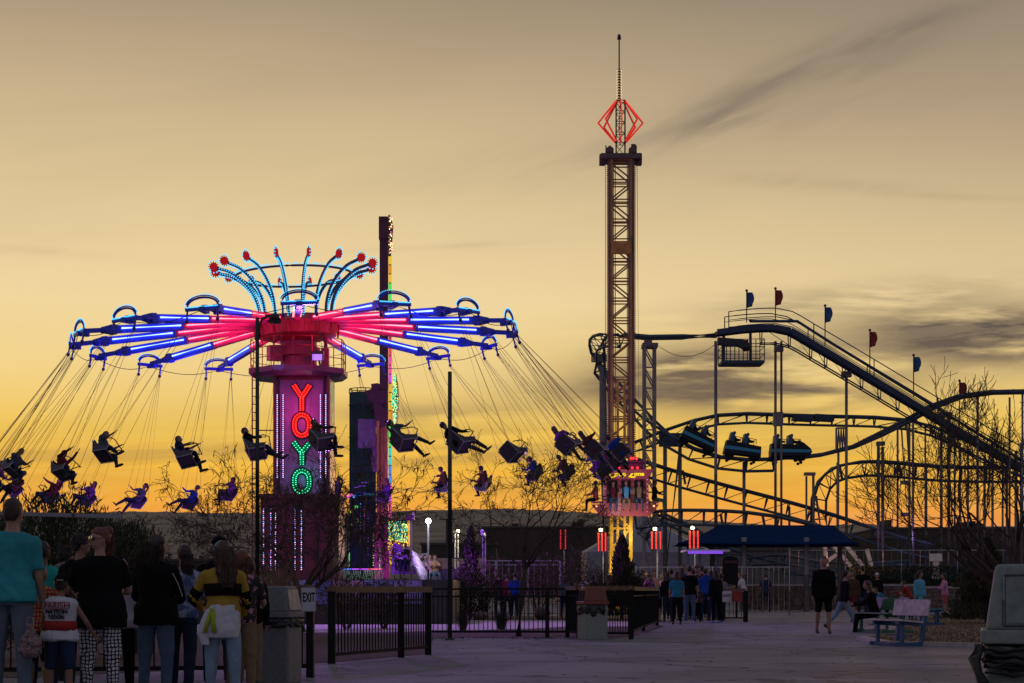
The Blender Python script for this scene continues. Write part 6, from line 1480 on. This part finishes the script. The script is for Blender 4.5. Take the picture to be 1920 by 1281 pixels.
person('person in a bright teal shirt mostly hidden by the man in teal', at(80,17.8), R(10), PZ(1014,17.8), 'teal2', 'djeans', STAND, ('short','black'), 2, 'short', near=True, yaw=-20)
person('small child in a striped red and yellow top beside the man in teal', at(72,16.5), R(0), PZ(1058,16.5), 'stripe', 'black', P_(STAND), ('short','black'), 1, 'short', 'knee', near=True, yaw=-35)
person('child in a pale lilac tee behind the woman in sunglasses', at(226,17.2), R(10), PZ(1049,17.2), 'pale', 'black', P_(STAND, arms=[(3,8,10,3),(3,8,10,3)]), ('long','auburn'), 0, 'short', near=True, yaw=-10, top_len=.04)

# -- mid-ground
def mp_(px, ytop, yfoot, label, rz, **kw):
    Y = GY(yfoot); return person(label, at(px,Y), R(rz), PZ(ytop,Y), **kw)
WALK = P_(STAND, lean=4, legs=[(20,8,2),(-18,12,2)], arms=[(-16,8,10,2),(16,8,22,4)])
WALK2 = P_(STAND, lean=4, legs=[(-26,22,2),(26,4,2)], arms=[(18,8,14,2),(-14,8,16,4)])
mp_(1544,1042,1188,'man in a loose black shirt and black shorts walking towards the camera',178,top='black',bottom='black',bots='knee',pose=P_(STAND,legs=[(5,4,3),(-7,12,3)],arms=[(6,9,10,2),(-4,9,10,2)]),hair=('short','brown'),w=1.08,yaw=-8,top_len=.08,tops='long')
mp_(1582,1064,1183,'woman in a dark top and light jeans striding past the walking man',-75,top='black',bottom='ljeans',pose=WALK2,hair=('bun','black'),yaw=0)
mp_(1598,1066,1166,'person in maroon shorts walking behind the striding woman',150,top='brown',bottom='maroon',bots='knee',pose=WALK,hair=('short','black'))
mp_(1617,1060,1158,'broad man in black standing beyond the seated woman',-20,top='black',bottom='djeans',hair=('short','black'),w=1.15)
mp_(1436,1074,1150,'lone man in a navy shirt standing with his back turned by the stone wall',5,top='navy',bottom='djeans',pose=P_(STAND,arms=[(6,10,60,30),(6,10,60,30)],legs=[(0,2,6),(0,2,6)]),hair=('short','dark'),tops='short',w=1.05)
mp_(1396,1072,1150,'boy in a white tee leaning over the notice rail',70,top='white',bottom='djeans',pose=P_(STAND,lean=14,arms=[(40,8,40,6),(40,8,40,6)]),hair=('short','dark'),tops='short',shoes=M_shoew,yaw=10,hp=-18)
# crowd at the railing
mp_(1232,1084,1166,'girl with long blonde hair in a grey dress holding a violet jacket',40,top='slate',bottom='black',bots='skirt',hair=('verylong','blonde'),tops='short',pose=P_(STAND,arms=[(20,10,30,4),(30,10,20,4)]))
mp_(1252,1072,1166,'dark haired person in black beside the blonde girl',15,top='black',bottom='djeans',hair=('long','black'))
mp_(1269,1070,1171,'woman in a blue green patterned top with her hair down',0,top='cyanb',bottom='black',hair=('long','dark'),tops='short')
mp_(1293,1060,1169,'tall man in a black tee and blue jeans in the middle of the crowd',-5,top='black',bottom='jeans',hair=('short','black'),tops='short',shoes=M_shoew,w=1.05,top_len=.03)
mp_(1307,1060,1163,'man in a cap behind the tall man in the black tee',170,top='floral',bottom='djeans',hair=('cap','dark'),pose=P_(STAND,capm='brown'))
mp_(1323,1065,1164,'person in a bright blue hooded top',10,top='blue',bottom='navy',hair=('short','black'),w=1.14,hood=True)
mp_(1343,1067,1168,'woman with long black hair in a black tracksuit and blue shoes',25,top='black',bottom='black',hair=('verylong','black'),shoes=M_shoeb)
mp_(1308,1095,1166,'small child in a dark flowered top among the crowd',0,top='floral',bottom='black',hair=('short','dark'))
mp_(1214,1071,1152,'person in a violet top beyond the railing, leftmost of the crowd',160,top='purple',bottom='djeans',hair=('short','dark'))
mp_(1227,1069,1150,'man in a dark striped shirt beyond the railing',180,top='tan',bottom='djeans',hair=('short','black'),tops='short')
mp_(1243,1076,1153,'person in a pink top beyond the railing, half hidden by the crowd',150,top='pink',bottom='djeans',hair=('short','dark'))
mp_(1283,1058,1158,'person with a pink lit face looking out of the crowd',140,top='purple',bottom='djeans',hair=('short','brown'))
for px, y0, y1, lab, tp, bt, hr, w_ in ((1259,1066,1160,'tall person in dark grey behind the blonde girl','slate','djeans',('short','black'),1.05),(1279,1064,1163,'long haired person in maroon tucked behind the patterned top','maroon','black',('long','dark'),1.0),
    (1301,1066,1161,'person in dark brown at the shoulder of the tall man in the black tee','brown','black',('short','dark'),1.1),(1316,1060,1158,'tall person in black behind the blue hooded top','black','black',('short','black'),1.05),
    (1334,1070,1162,'person in navy between the blue hooded top and the tracksuit','navy','navy',('long','black'),1.0),(1352,1075,1163,'shorter person in grey at the right end of the crowd','grey','djeans',('curly','black'),1.0)):
    mp_(px,y0,y1,lab,random.Random(px).uniform(-25,25),top=tp,bottom=bt,hair=hr,w=w_)
# behind the railing among the shrubs
for px, y0, y1, lab, tp, hr in ((935,1072,1159,'man in a dark shirt facing away beyond the shrubs','black',('short','brown')),(965,1073,1160,'man in a blue tee standing behind the small bare tree','blue',('short','black')),
    (1058,1080,1160,'dark haired woman beyond the railing under the dim red pylon','slate',('long','black')),(1078,1084,1160,'person in brown beyond the railing, second from the dim pylon','brown',('short','dark')),(1095,1076,1160,'blond boy in a white tee beyond the railing','white',('short','blonde')),
    (1112,1079,1160,'person in black beyond the railing beside the boy in white','black',('short','black')),(1126,1078,1160,'long haired woman in black just left of the cone shaped conifer','black',('long','black')),(951,1075,1159,'person half hidden behind the man in the blue tee','maroon',('short','dark'))):
    mp_(px,y0,y1,lab,random.Random(px).uniform(-30,30),top=tp,bottom='djeans',hair=hr,tops='short')
# right hand group
mp_(1723,1070,1165,'woman with long dark hair in a light blue top',-150,top='sky',bottom='ljeans',hair=('long','dark'),yaw=40)
mp_(1707,1085,1163,'child in red bending beside the woman in light blue',60,top='red',bottom='djeans',hair=('short','dark'),pose=P_(STAND,lean=24,arms=[(50,8,50,6),(50,8,50,6)]))
mp_(1772,1074,1158,'girl in a lilac top and rose shorts with tall black boots',90,top='pink',bottom='rose',bots='shorts',hair=('long','black'),pose=P_(STAND,arms=[(30,8,70,6),(30,8,70,6)],slim=True))
mp_(1802,1079,1143,'person in a brown jacket and blue jeans by the broad conifer',180,top='brown',bottom='jeans',hair=('short','brown'))
mp_(1816,1098,1143,'small child beside the person in the brown jacket',150,top='rose',bottom='black',hair=('short','black'))
mp_(1645,1074,1150,'person in a white cap standing behind the green bench',160,top='black',bottom='black',hair=('cap','dark'),pose=P_(STAND,capm='white'))
mp_(1663,1094,1170,'person in a turquoise top bending forward beyond the benches',80,top='cyanb',bottom='black',hair=('short','brown'),pose=P_(STAND,lean=42,arms=[(50,8,30,4),(50,8,30,4)]))
Yb = GY(1186)
person('woman in black with long brown hair sitting on the green bench', (PX(1641,Yb),Yb+.1,.47), R(80), 1.72, top='black', bottom='black', pose=P_(SIT,lean=12,legs=[(80,70,5),(84,78,5)],arms=[(40,8,50,20),(44,8,50,20)]), hair=('verylong','brown'), tops='long', w=1.1)
mp_(1692,1108,1172,'child in a dark top sitting low beyond the pale bench',120,top='floral',bottom='djeans',hair=('short','black'))

# -- riders of the swings
def seatM(M, dz=.13, dy=-.10): return M @ Matrix.Translation((0,dy,dz))
RUP = P_(SIT, arms=[(150,14,10,0),(95,10,10,0)]); RFW = P_(SIT, arms=[(60,8,60,0),(70,8,50,0)], legs=[(80,60,8),(86,40,6)]); RLEG = P_(SIT, legs=[(84,30,6),(78,48,8)], lean=-10); RPT = P_(SIT, arms=[(95,6,14,4),(40,8,50,10)]); RHUG = P_(SIT, legs=[(78,88,4),(86,95,6)], lean=6)
styles = [(RLEG,'black','djeans',('short','black'),'long'),(RPT,'navy','black',('short','dark'),'short'),(RFW,'slate','djeans',('pony','dark'),'short'),(RUP,'maroon','djeans',('long','dark'),'long'),(RHUG,'brown','black',('short','black'),'long'),(RFW,'blue','djeans',('short','dark'),'long'),(RHUG,'purple','djeans',('long','brown'),'short')]
protos = []
def gap(a, b_): return abs((a-b_+180) % 360-180)
Hsz = [1.78,1.75,1.7,1.68,1.75,1.66,1.62]
order = sorted(range(32), key=lambda k: ((CHAIRS[k][2]+180) % 360)-180)
near_ = [k for k in order if gap(CHAIRS[k][2],0) < 95]; far_ = [k for k in order if k not in near_]
def pxof(k): p = CHAIRS[k][1]; return 960+F*p.x/p.y
spots = {}
near_.sort(key=pxof); far_.sort(key=pxof)
ordn = ['leftmost','second from the left','third from the left','fourth from the left','fifth from the left','sixth from the left','seventh from the left','eighth from the left','ninth from the left','tenth from the left','eleventh from the left','twelfth from the left','thirteenth from the left','fourteenth from the left','fifteenth from the left','sixteenth from the left','rightmost']
for lst, row in ((near_,'near, higher row'),(far_,'far, lower row')):
    for i, k in enumerate(lst): spots[k] = '%s, %s of the swings' % (ordn[i] if i < len(lst)-1 else 'rightmost', row)
empties = [min(near_, key=lambda k: abs(pxof(k)-985))]
for k in range(32):
    M, pos, th = CHAIRS[k]
    o = chair0 if k == 0 else copytree(chair0)
    o.matrix_basis = M; o['group'] = 'chairs of the swing ride'
    o['label'] = ('empty swing chair, ' if k in empties else 'occupied swing chair, ')+spots[k]
far_style = {}
want = {}
for px, s_ in ((75,3),(190,2),(290,0),(400,1),(545,4),(660,4),(800,2),(905,0),(1075,6),(1120,3),(1145,4)): want[min(near_, key=lambda k: abs(pxof(k)-px))] = s_
for px, s_ in ((1022,5),(945,4),(865,6),(780,4),(290,6),(210,2),(70,3),(390,6)): want[min(far_, key=lambda k: abs(pxof(k)-px))] = s_
desc = ['rider stretching the legs far forward','rider pointing ahead with one arm','rider holding both hands in front','rider with raised arms','rider sitting upright with knees bent','rider in a blue jacket','rider in purple']
made = {}
for k in range(32):
    if k in empties: continue
    s_ = want.get(k, (0,4,2,6,1,5)[(k*5) % 6]); M = seatM(CHAIRS[k][0]); lab = '%s, %s' % (desc[s_], spots[k])
    if s_ not in made:
        po, tp, bt, hr, tl = styles[s_]; made[s_] = person(lab, (0,60,0), 0, Hsz[s_]*1.03, tp, bt, po, hr, 1, tl, M=M, group='people on the swing ride', yaw=0)
    else: o = copytree(made[s_]); o.matrix_basis = M; o['label'] = lab
# -- riders of the drop gondola
SITD = P_(SIT, lean=0, legs=[(72,72,6),(74,70,6)], arms=[(30,12,110,-12),(30,12,110,-12)])
for k, tp, bt, hr, lab in ((-1,'maroon','jeans',('long','dark'),'drop ride rider in a dark red top and jeans, left seat'),(0,'sky','tan',('short','brown'),'drop ride rider in a pale blue top and tan trousers, middle seat'),(1,'tan','jeans',('long','brown'),'drop ride rider in a tan top and jeans, right seat')):
    person(lab, (GC+k*.56,TY-.86,gz(935)), R(180), 1.62, tp, bt, SITD, hr, 0, 'short', group='people on the drop ride')
person('drop ride rider in profile on the left side seat', (GC-1.28,TY-.2,gz(934)), R(90), 1.66, 'rose','black', P_(SIT,lean=0,legs=[(80,78,6),(80,80,6)],arms=[(35,8,45,6),(35,8,45,6)]), ('curly','black'), 1, 'long', group='people on the drop ride')
person('drop ride rider in profile on the right side seat', (GC+1.28,TY-.2,gz(934)), R(-90), 1.70, 'black','green', P_(SIT,lean=0,legs=[(80,78,6),(80,80,6)],arms=[(50,8,60,6),(35,8,45,6)]), ('curly','black'), 1, 'long', group='people on the drop ride')
# -- riders of the coaster
for (t_, M), nm in zip(CARS, ('rear','middle','front')):
    for x, w_ in ((-.72,'back'),(.15,'front')):
        for y, sd_ in ((-.25,'near'),(.25,'far')):
            if nm == 'front' and w_ == 'back' and sd_ == 'far': continue
            person('rider in the %s seat of the %s coaster car, %s side' % (w_, nm, sd_), (0,113,0), 0, 1.66, 'black' if sd_ == 'far' else ('navy' if w_ == 'back' else 'slate'), 'djeans', P_(SIT,arms=[(50,6,40,6),(50,6,40,6)]), ('short','black'), 1, 'long', M=M @ Matrix.Translation((x+.1,y,.82)) @ Matrix.Rotation(R(-90),4,'Z'), group='people on the coaster train')
# -- riders of the family ride
for k, (px, tp, bt, hr) in enumerate(((797,'grey','black',('long','black')),(806,'pink','ljeans',('short','dark')),(815,'tan','jeans',('curly','brown')))):
    person('rider %s on the low violet ride under the white floodlight' % ('in a grey top','with a pink top','in a tan top and jeans')[k], (PX(px,69.4),69.4,PZ(1079,69.4)+.12), R(195), 1.5, tp, bt, P_(SIT,arms=[(50,8,60,10),(50,8,60,10)]), hr, 0, 'long', group='people on the violet ride')
for k, px in enumerate((744,753,761)):
    person('rider in the upper row of the violet ride, %s' % ('left seat','middle seat','right seat')[k], (PX(px,70),70,PZ(1056,70)+.12), R(195), 1.45, ('maroon','white','black')[k], 'djeans', SIT, ('short','black'), 0, 'short', group='people on the violet ride')

# ---------------------------------------------------------------- bins, sign, benches
def rbox(b, c, sx, sy, z0, z1, tx=0, ty=0, r=.04, mi=0, n=4):
    """rounded box with rectangle corners radius r; tx, ty: how much smaller the top is"""
    rings = []
    for z, k in ((z0,1),(z1,0)):
        hx_, hy_ = sx/2-(tx if k == 0 else 0), sy/2-(ty if k == 0 else 0); pts = []
        for cx, cy, a0 in ((1,1,0),(-1,1,90),(-1,-1,180),(1,-1,270)):
            for j in range(n+1): a = R(a0+90*j/n); pts.append(V((c[0]+cx*(hx_-r)+r*cos(a), c[1]+cy*(hy_-r)+r*sin(a), z)))
        rings.append(pts)
    m_ = len(rings[0]); b.add(rings[0]+rings[1], [tuple(range(m_-1,-1,-1)), tuple(range(m_,2*m_))]+[(k,(k+1)%m_,m_+(k+1)%m_,m_+k) for k in range(m_)], mi)
def bag_frill(b, c, sx, sy, z, seed, drop=.16, amp=.03, r=.05):
    rng = random.Random(seed); N = 96; K = 9; vs = []
    for j in range(K):
        f = j/(K-1)
        for k in range(N):
            a = 2*pi*k/N; e = 4.5; ca, sa = cos(a), sin(a); q = (abs(ca)**e+abs(sa)**e)**(-1/e)
            o = amp*(.4+f)*mn.noise(V((a*3.2,f*2,seed)))*1.7+.008*sin(a*19+seed+f*3)*f
            d = drop*(1+.45*mn.noise(V((cos(a)*2,sin(a)*2,seed+5))))
            vs.append(V((c[0]+ca*q*(sx/2+.012+o+.02*sin(pi*f)), c[1]+sa*q*(sy/2+.012+o+.02*sin(pi*f)), z-d*f+.01*mn.noise(V((a*6,f*3,seed))))))
    b.add(vs, [(j*N+k,(j+1)*N+k,(j+1)*N+(k+1)%N,j*N+(k+1)%N) for j in range(K-1) for k in range(N)], 0, True)
# left grey bin: flat side towards camera, sloped face to the right
Y = 19.0; t = thing('litter_bin', 'large grey square litter bin with a hooded lid beside the EXIT sign', 'litter bin', (PX(524,Y),Y,0), group='square litter bins')
x0, x1 = PX(474,Y), PX(572,Y); cx = (x0+x1)/2; W_ = x1-x0
M_ang = Matrix.Rotation(R(0),3,'Z')
rot = R(-17); Q = Matrix.Translation((PX(523,19.3),Y+.3,0)) @ Matrix.Rotation(rot,4,'Z')
def bev_(o, w=.010):
    m_ = o.modifiers.new('bevel','BEVEL'); m_.width = w; m_.segments = 3; m_.limit_method = 'ANGLE'; m_.angle_limit = R(50)
    for p in o.data.polygons: p.use_smooth = True
    m2 = o.modifiers.new('wn','WEIGHTED_NORMAL')
def bin_(t, Q, W, D, h, lidh, mb, ml, frill_seed, taper=.03, bagdrop=.14, front='x'):
    o0 = MB(); rbox(o0,(0,0),W-.03,D-.03,0,h-lidh-.04,-taper*.0,-taper*.0,.035); o0.v = [Q@p for p in o0.v]; o0.build('body', mb, t); bev_(KIDS[t.name][-1])
    b = MB(); bag_frill(b,(0,0),W-.03,D-.03,h-lidh-.035,frill_seed,bagdrop); b.v = [Q@p for p in b.v]; bg_ = b.build('bin_bag', M_bag, t); md = bg_.modifiers.new('s','SOLIDIFY'); md.thickness = .004
    b = MB(); rbox(b,(0,0),W+.02,D+.02,h-lidh-.03,h-lidh+.035,.004,.004,.03); b.v = [Q@p for p in b.v]; lid = b.build('lid', ml, t); bev_(lid)
    b = MB(); rbox(b,(0,0),W-.03,D-.03,h-lidh+.03,h,.045,.045,.035); b.v = [Q@p for p in b.v]; bev_(b.build('lid_hood', ml, lid), .022)
    return lid
lid = bin_(t, Q, .42, .42, 1.055, .31, M_bin, M_bin, 3, bagdrop=.10)
b = MB() # pale flap on the right face
for zz0, zz1, xx0, xx1 in ((.80,1.02,.204,.166),): b.add([Q@V((xx0,-.15,zz0)),Q@V((xx0,.15,zz0)),Q@V((xx1,.13,zz1)),Q@V((xx1,-.13,zz1)),Q@V((xx0-.01,-.15,zz0)),Q@V((xx0-.01,.15,zz0)),Q@V((xx1-.01,.13,zz1)),Q@V((xx1-.01,-.13,zz1))],[(0,1,2,3),(7,6,5,4),(0,4,5,1),(1,5,6,2),(2,6,7,3),(3,7,4,0)])
b.build('flap', mat('pale scuffed flap',(.42,.38,.34),.6,var=.3,scale=12), lid)
# right grey bin in the corner, much closer
Y = 8.0; x0 = PX(1829,Y); t = thing('litter_bin', 'big close grey green litter bin cut off by the right edge', 'litter bin', (x0+.32,Y+.3,0), group='square litter bins')
Q = Matrix.Translation((x0+.41,Y+.22,0)) @ Matrix.Rotation(R(-15),4,'Z')
mb_ = mat('grey green bin plastic',(.20,.235,.21),.6,var=.18,scale=25,bump=.35,bscale=180); lid = bin_(t, Q, .62, .62, 1.125, .335, mb_, mb_, 8, bagdrop=.075)
b = MB()  # recessed front flap frame
for (xa, za, xb, zb_) in ((-.215,.845,.215,.845),(-.215,1.075,.215,1.075),(-.215,.845,-.215,1.075),(.215,.845,.215,1.075)):
    f = lambda z: -.295+(z-.82)*.146; b.tube([Q@V((xa,f(za)-.002,za)),Q@V((xb,f(zb_)-.002,zb_))],.007,6)
b.build('flap_frame', mb_, lid)
b = MB(); f = lambda z: -.2955+(z-.82)*.146-.003; b.add([Q@V((-.205,f(.855),.855)),Q@V((.205,f(.855),.855)),Q@V((.205,f(1.065),1.065)),Q@V((-.205,f(1.065),1.065)),Q@V((-.205,f(.855)+.012,.855)),Q@V((.205,f(.855)+.012,.855)),Q@V((.205,f(1.065)+.012,1.065)),Q@V((-.205,f(1.065)+.012,1.065))],[(0,1,2,3),(7,6,5,4),(0,4,5,1),(1,5,6,2),(2,6,7,3),(3,7,4,0)]); b.build('flap', mat('bin flap plastic',(.18,.215,.19),.55,var=.2,scale=20,bump=.3,bscale=200), lid)
b = MB(); pts = [Q@V((-.315,-.30,.75)), Q@V((-.345,-.335,.69)), Q@V((-.325,-.35,.63)), Q@V((-.30,-.34,.575)), Q@V((-.315,-.35,.53)), Q@V((-.325,-.35,.505))]
b.tube(pts,[.022,.028,.018,.030,.016,.026],8); bt = b.build('bag_tail', M_bag, t)
b = MB() # torn bag swag across the front
for s_ in range(5):
    z0 = .735-.012*s_; b.tube([Q@V((-.30+.6*k/14, -.325-.012*sin(k*1.3+s_*2)-.014*(s_%3), z0-.035*sin(pi*k/14)*(s_/4)-.05*(1-k/14)*(s_/4)+.006*sin(k*2.1+s_))) for k in range(15)],[.012+.006*sin(k*1.7+s_) for k in range(15)],6)
b.build('bag_fold', M_bag, t)
# red lidded bin
Y = 36.2; t = thing('litter_bin', 'litter bin with a brown red lid and pale body in front of the picket gate', 'litter bin', (PX(1112,Y),Y,0), group='square litter bins')
Q = Matrix.Translation((PX(1112,Y),Y+.25,0)) @ Matrix.Rotation(R(18),4,'Z')
lid = bin_(t, Q, .54, .50, 1.09, .33, M_binl, M_red, 5, bagdrop=.20)
b = MB(); b.add([Q@V((-.262,-.18,.79)),Q@V((-.262,.18,.79)),Q@V((-.235,.17,1.02)),Q@V((-.235,-.17,1.02))],[(3,2,1,0)]); o = b.build('flap', M_black, lid)
# EXIT sign on its post
Y = 20.42; t = thing('exit_sign', 'white EXIT sign with black letters on the railing post beside the grey bin', 'sign', (PX(580,Y),Y-.09,PZ(1147,Y)))
b = MB(); cx, cz = PX(580,Y), (PZ(1101,Y)+PZ(1147,Y))/2; rbox(b,(0,0),.18,.012,0,.01,0,0,.004) if False else None
pl = []
w_, h_ = .172/2, (PZ(1101,Y)-PZ(1147,Y))/2
for sx, sy, a0 in ((1,1,0),(-1,1,90),(-1,-1,180),(1,-1,270)):
    for j in range(5): a = R(a0+22.5*j); pl.append(V((cx+sx*(w_-.015)+.015*cos(a),0,cz+sy*(h_-.015)+.015*sin(a))))
b.prism(pl,(0,Y-.075,0),(0,Y-.085,0)); b.build('plate', mat('white sign face',(.50,.50,.55),.5,var=.1), t, fixn=True)
pl2 = [V((cx+(p.x-cx)*.93,0,cz+(p.z-cz)*.955)) for p in pl]; pl3 = [V((cx+(p.x-cx)*.965,0,cz+(p.z-cz)*.978)) for p in pl]
b = MB(); n = len(pl2)
b.add([p+V((0,Y-.0865,0)) for p in pl3]+[p+V((0,Y-.0865,0)) for p in pl2],[(k,(k+1)%n,n+(k+1)%n,n+k) for k in range(n)]); b.build('border', M_black, t)
put_mesh('lettering', text_mesh('EXIT', .10, .0015, Matrix.Translation((cx+.003,Y-.0885,cz+.02)) @ FACE @ Matrix.Diagonal((.70,1.5,1,1)), .002), M_black, t)
b = MB(); b.beam((cx+.02,Y-.02,0),(cx+.02,Y-.02,PZ(1105,Y)),.06); b.build('post', M_black, t)

def bench(px, Y, rz, label, mf, ms, L=1.2, flip=1):
    t = thing('bench', label, 'bench', M=Matrix.Translation((PX(px,Y),Y,0)) @ Matrix.Rotation(R(rz),4,'Z'), group='backed park benches')
    # local: y along the seat, x from front (-) to back (+)
    b = MB()
    for s in (-1,1):
        y = s*L*.36
        b.beam((-.36,y,.04),(.52,y,.04),.06,.07); b.beam((-.20,y,.05),(-.20,y,.43),.06,.06,up=V((0,1,0))); b.beam((.20,y,.05),(.34,y,.86),.07,.07,up=V((0,1,0))); b.beam((-.30,y,.43),(.26,y,.38),.06,.06)
    b.beam((-.3,-L*.36,.04),(-.3,L*.36,.04),.06); b.beam((.0,-L*.36,.20),(.0,L*.36,.20),.03)
    b.build('frame', mf, t, local=True)
    b = MB(); b.box((-.08,0,.46),(.46,L,.035),M=Matrix.Rotation(R(5),3,'Y')); b.build('seat', ms, t, local=True)
    b = MB(); b.box((.262,0,.70),(.035,L,.30),M=Matrix.Rotation(R(10),3,'Y')); b.build('backrest', ms, t, local=True)
Yb2 = GY(1209)
bench(1686, 32.45, 20, 'pale topped bench with a blue metal frame on the lawn edge', M_blueb, mat('weathered white bench board',(.48,.42,.42),.6,var=.35,scale=7), 1.15)
bench(1652, GY(1187)+.25, 20, 'green bench the woman in black sits on', M_greenb, M_greenb, 1.6)
bench(1744, GY(1172), 160, 'turquoise backed bench beyond the pale topped bench', M_blueb, mat('turquoise bench board',(.04,.32,.36),.6), .9)
# small planter kerb stones / rocks among the shrubs
rng = random.Random(31)
for i, (px, Y, r) in enumerate(((832,62.5,.42),(815,62,.36),(1015,61.5,.28),(900,61.5,.22))):
    b = MB(); b.ball((PX(px,Y),Y,r*.6), r, 14, 9, sc=(1.2,1,.8)); b.v = [p+V((mn.noise(p*2.1+V((i,0,0))),mn.noise(p*2.3+V((0,i,0))),mn.noise(p*1.9)))*r*.55 for p in b.v]
    build_top(b, 'boulder', M_stone, ['reddish boulder just right of the tall pole, behind the railing','red boulder near the left end of the picket railing','boulder under the wide dry shrub','small boulder below the slim conifer'][i], 'boulder')
bpy.data.scenes.remove(TMP)
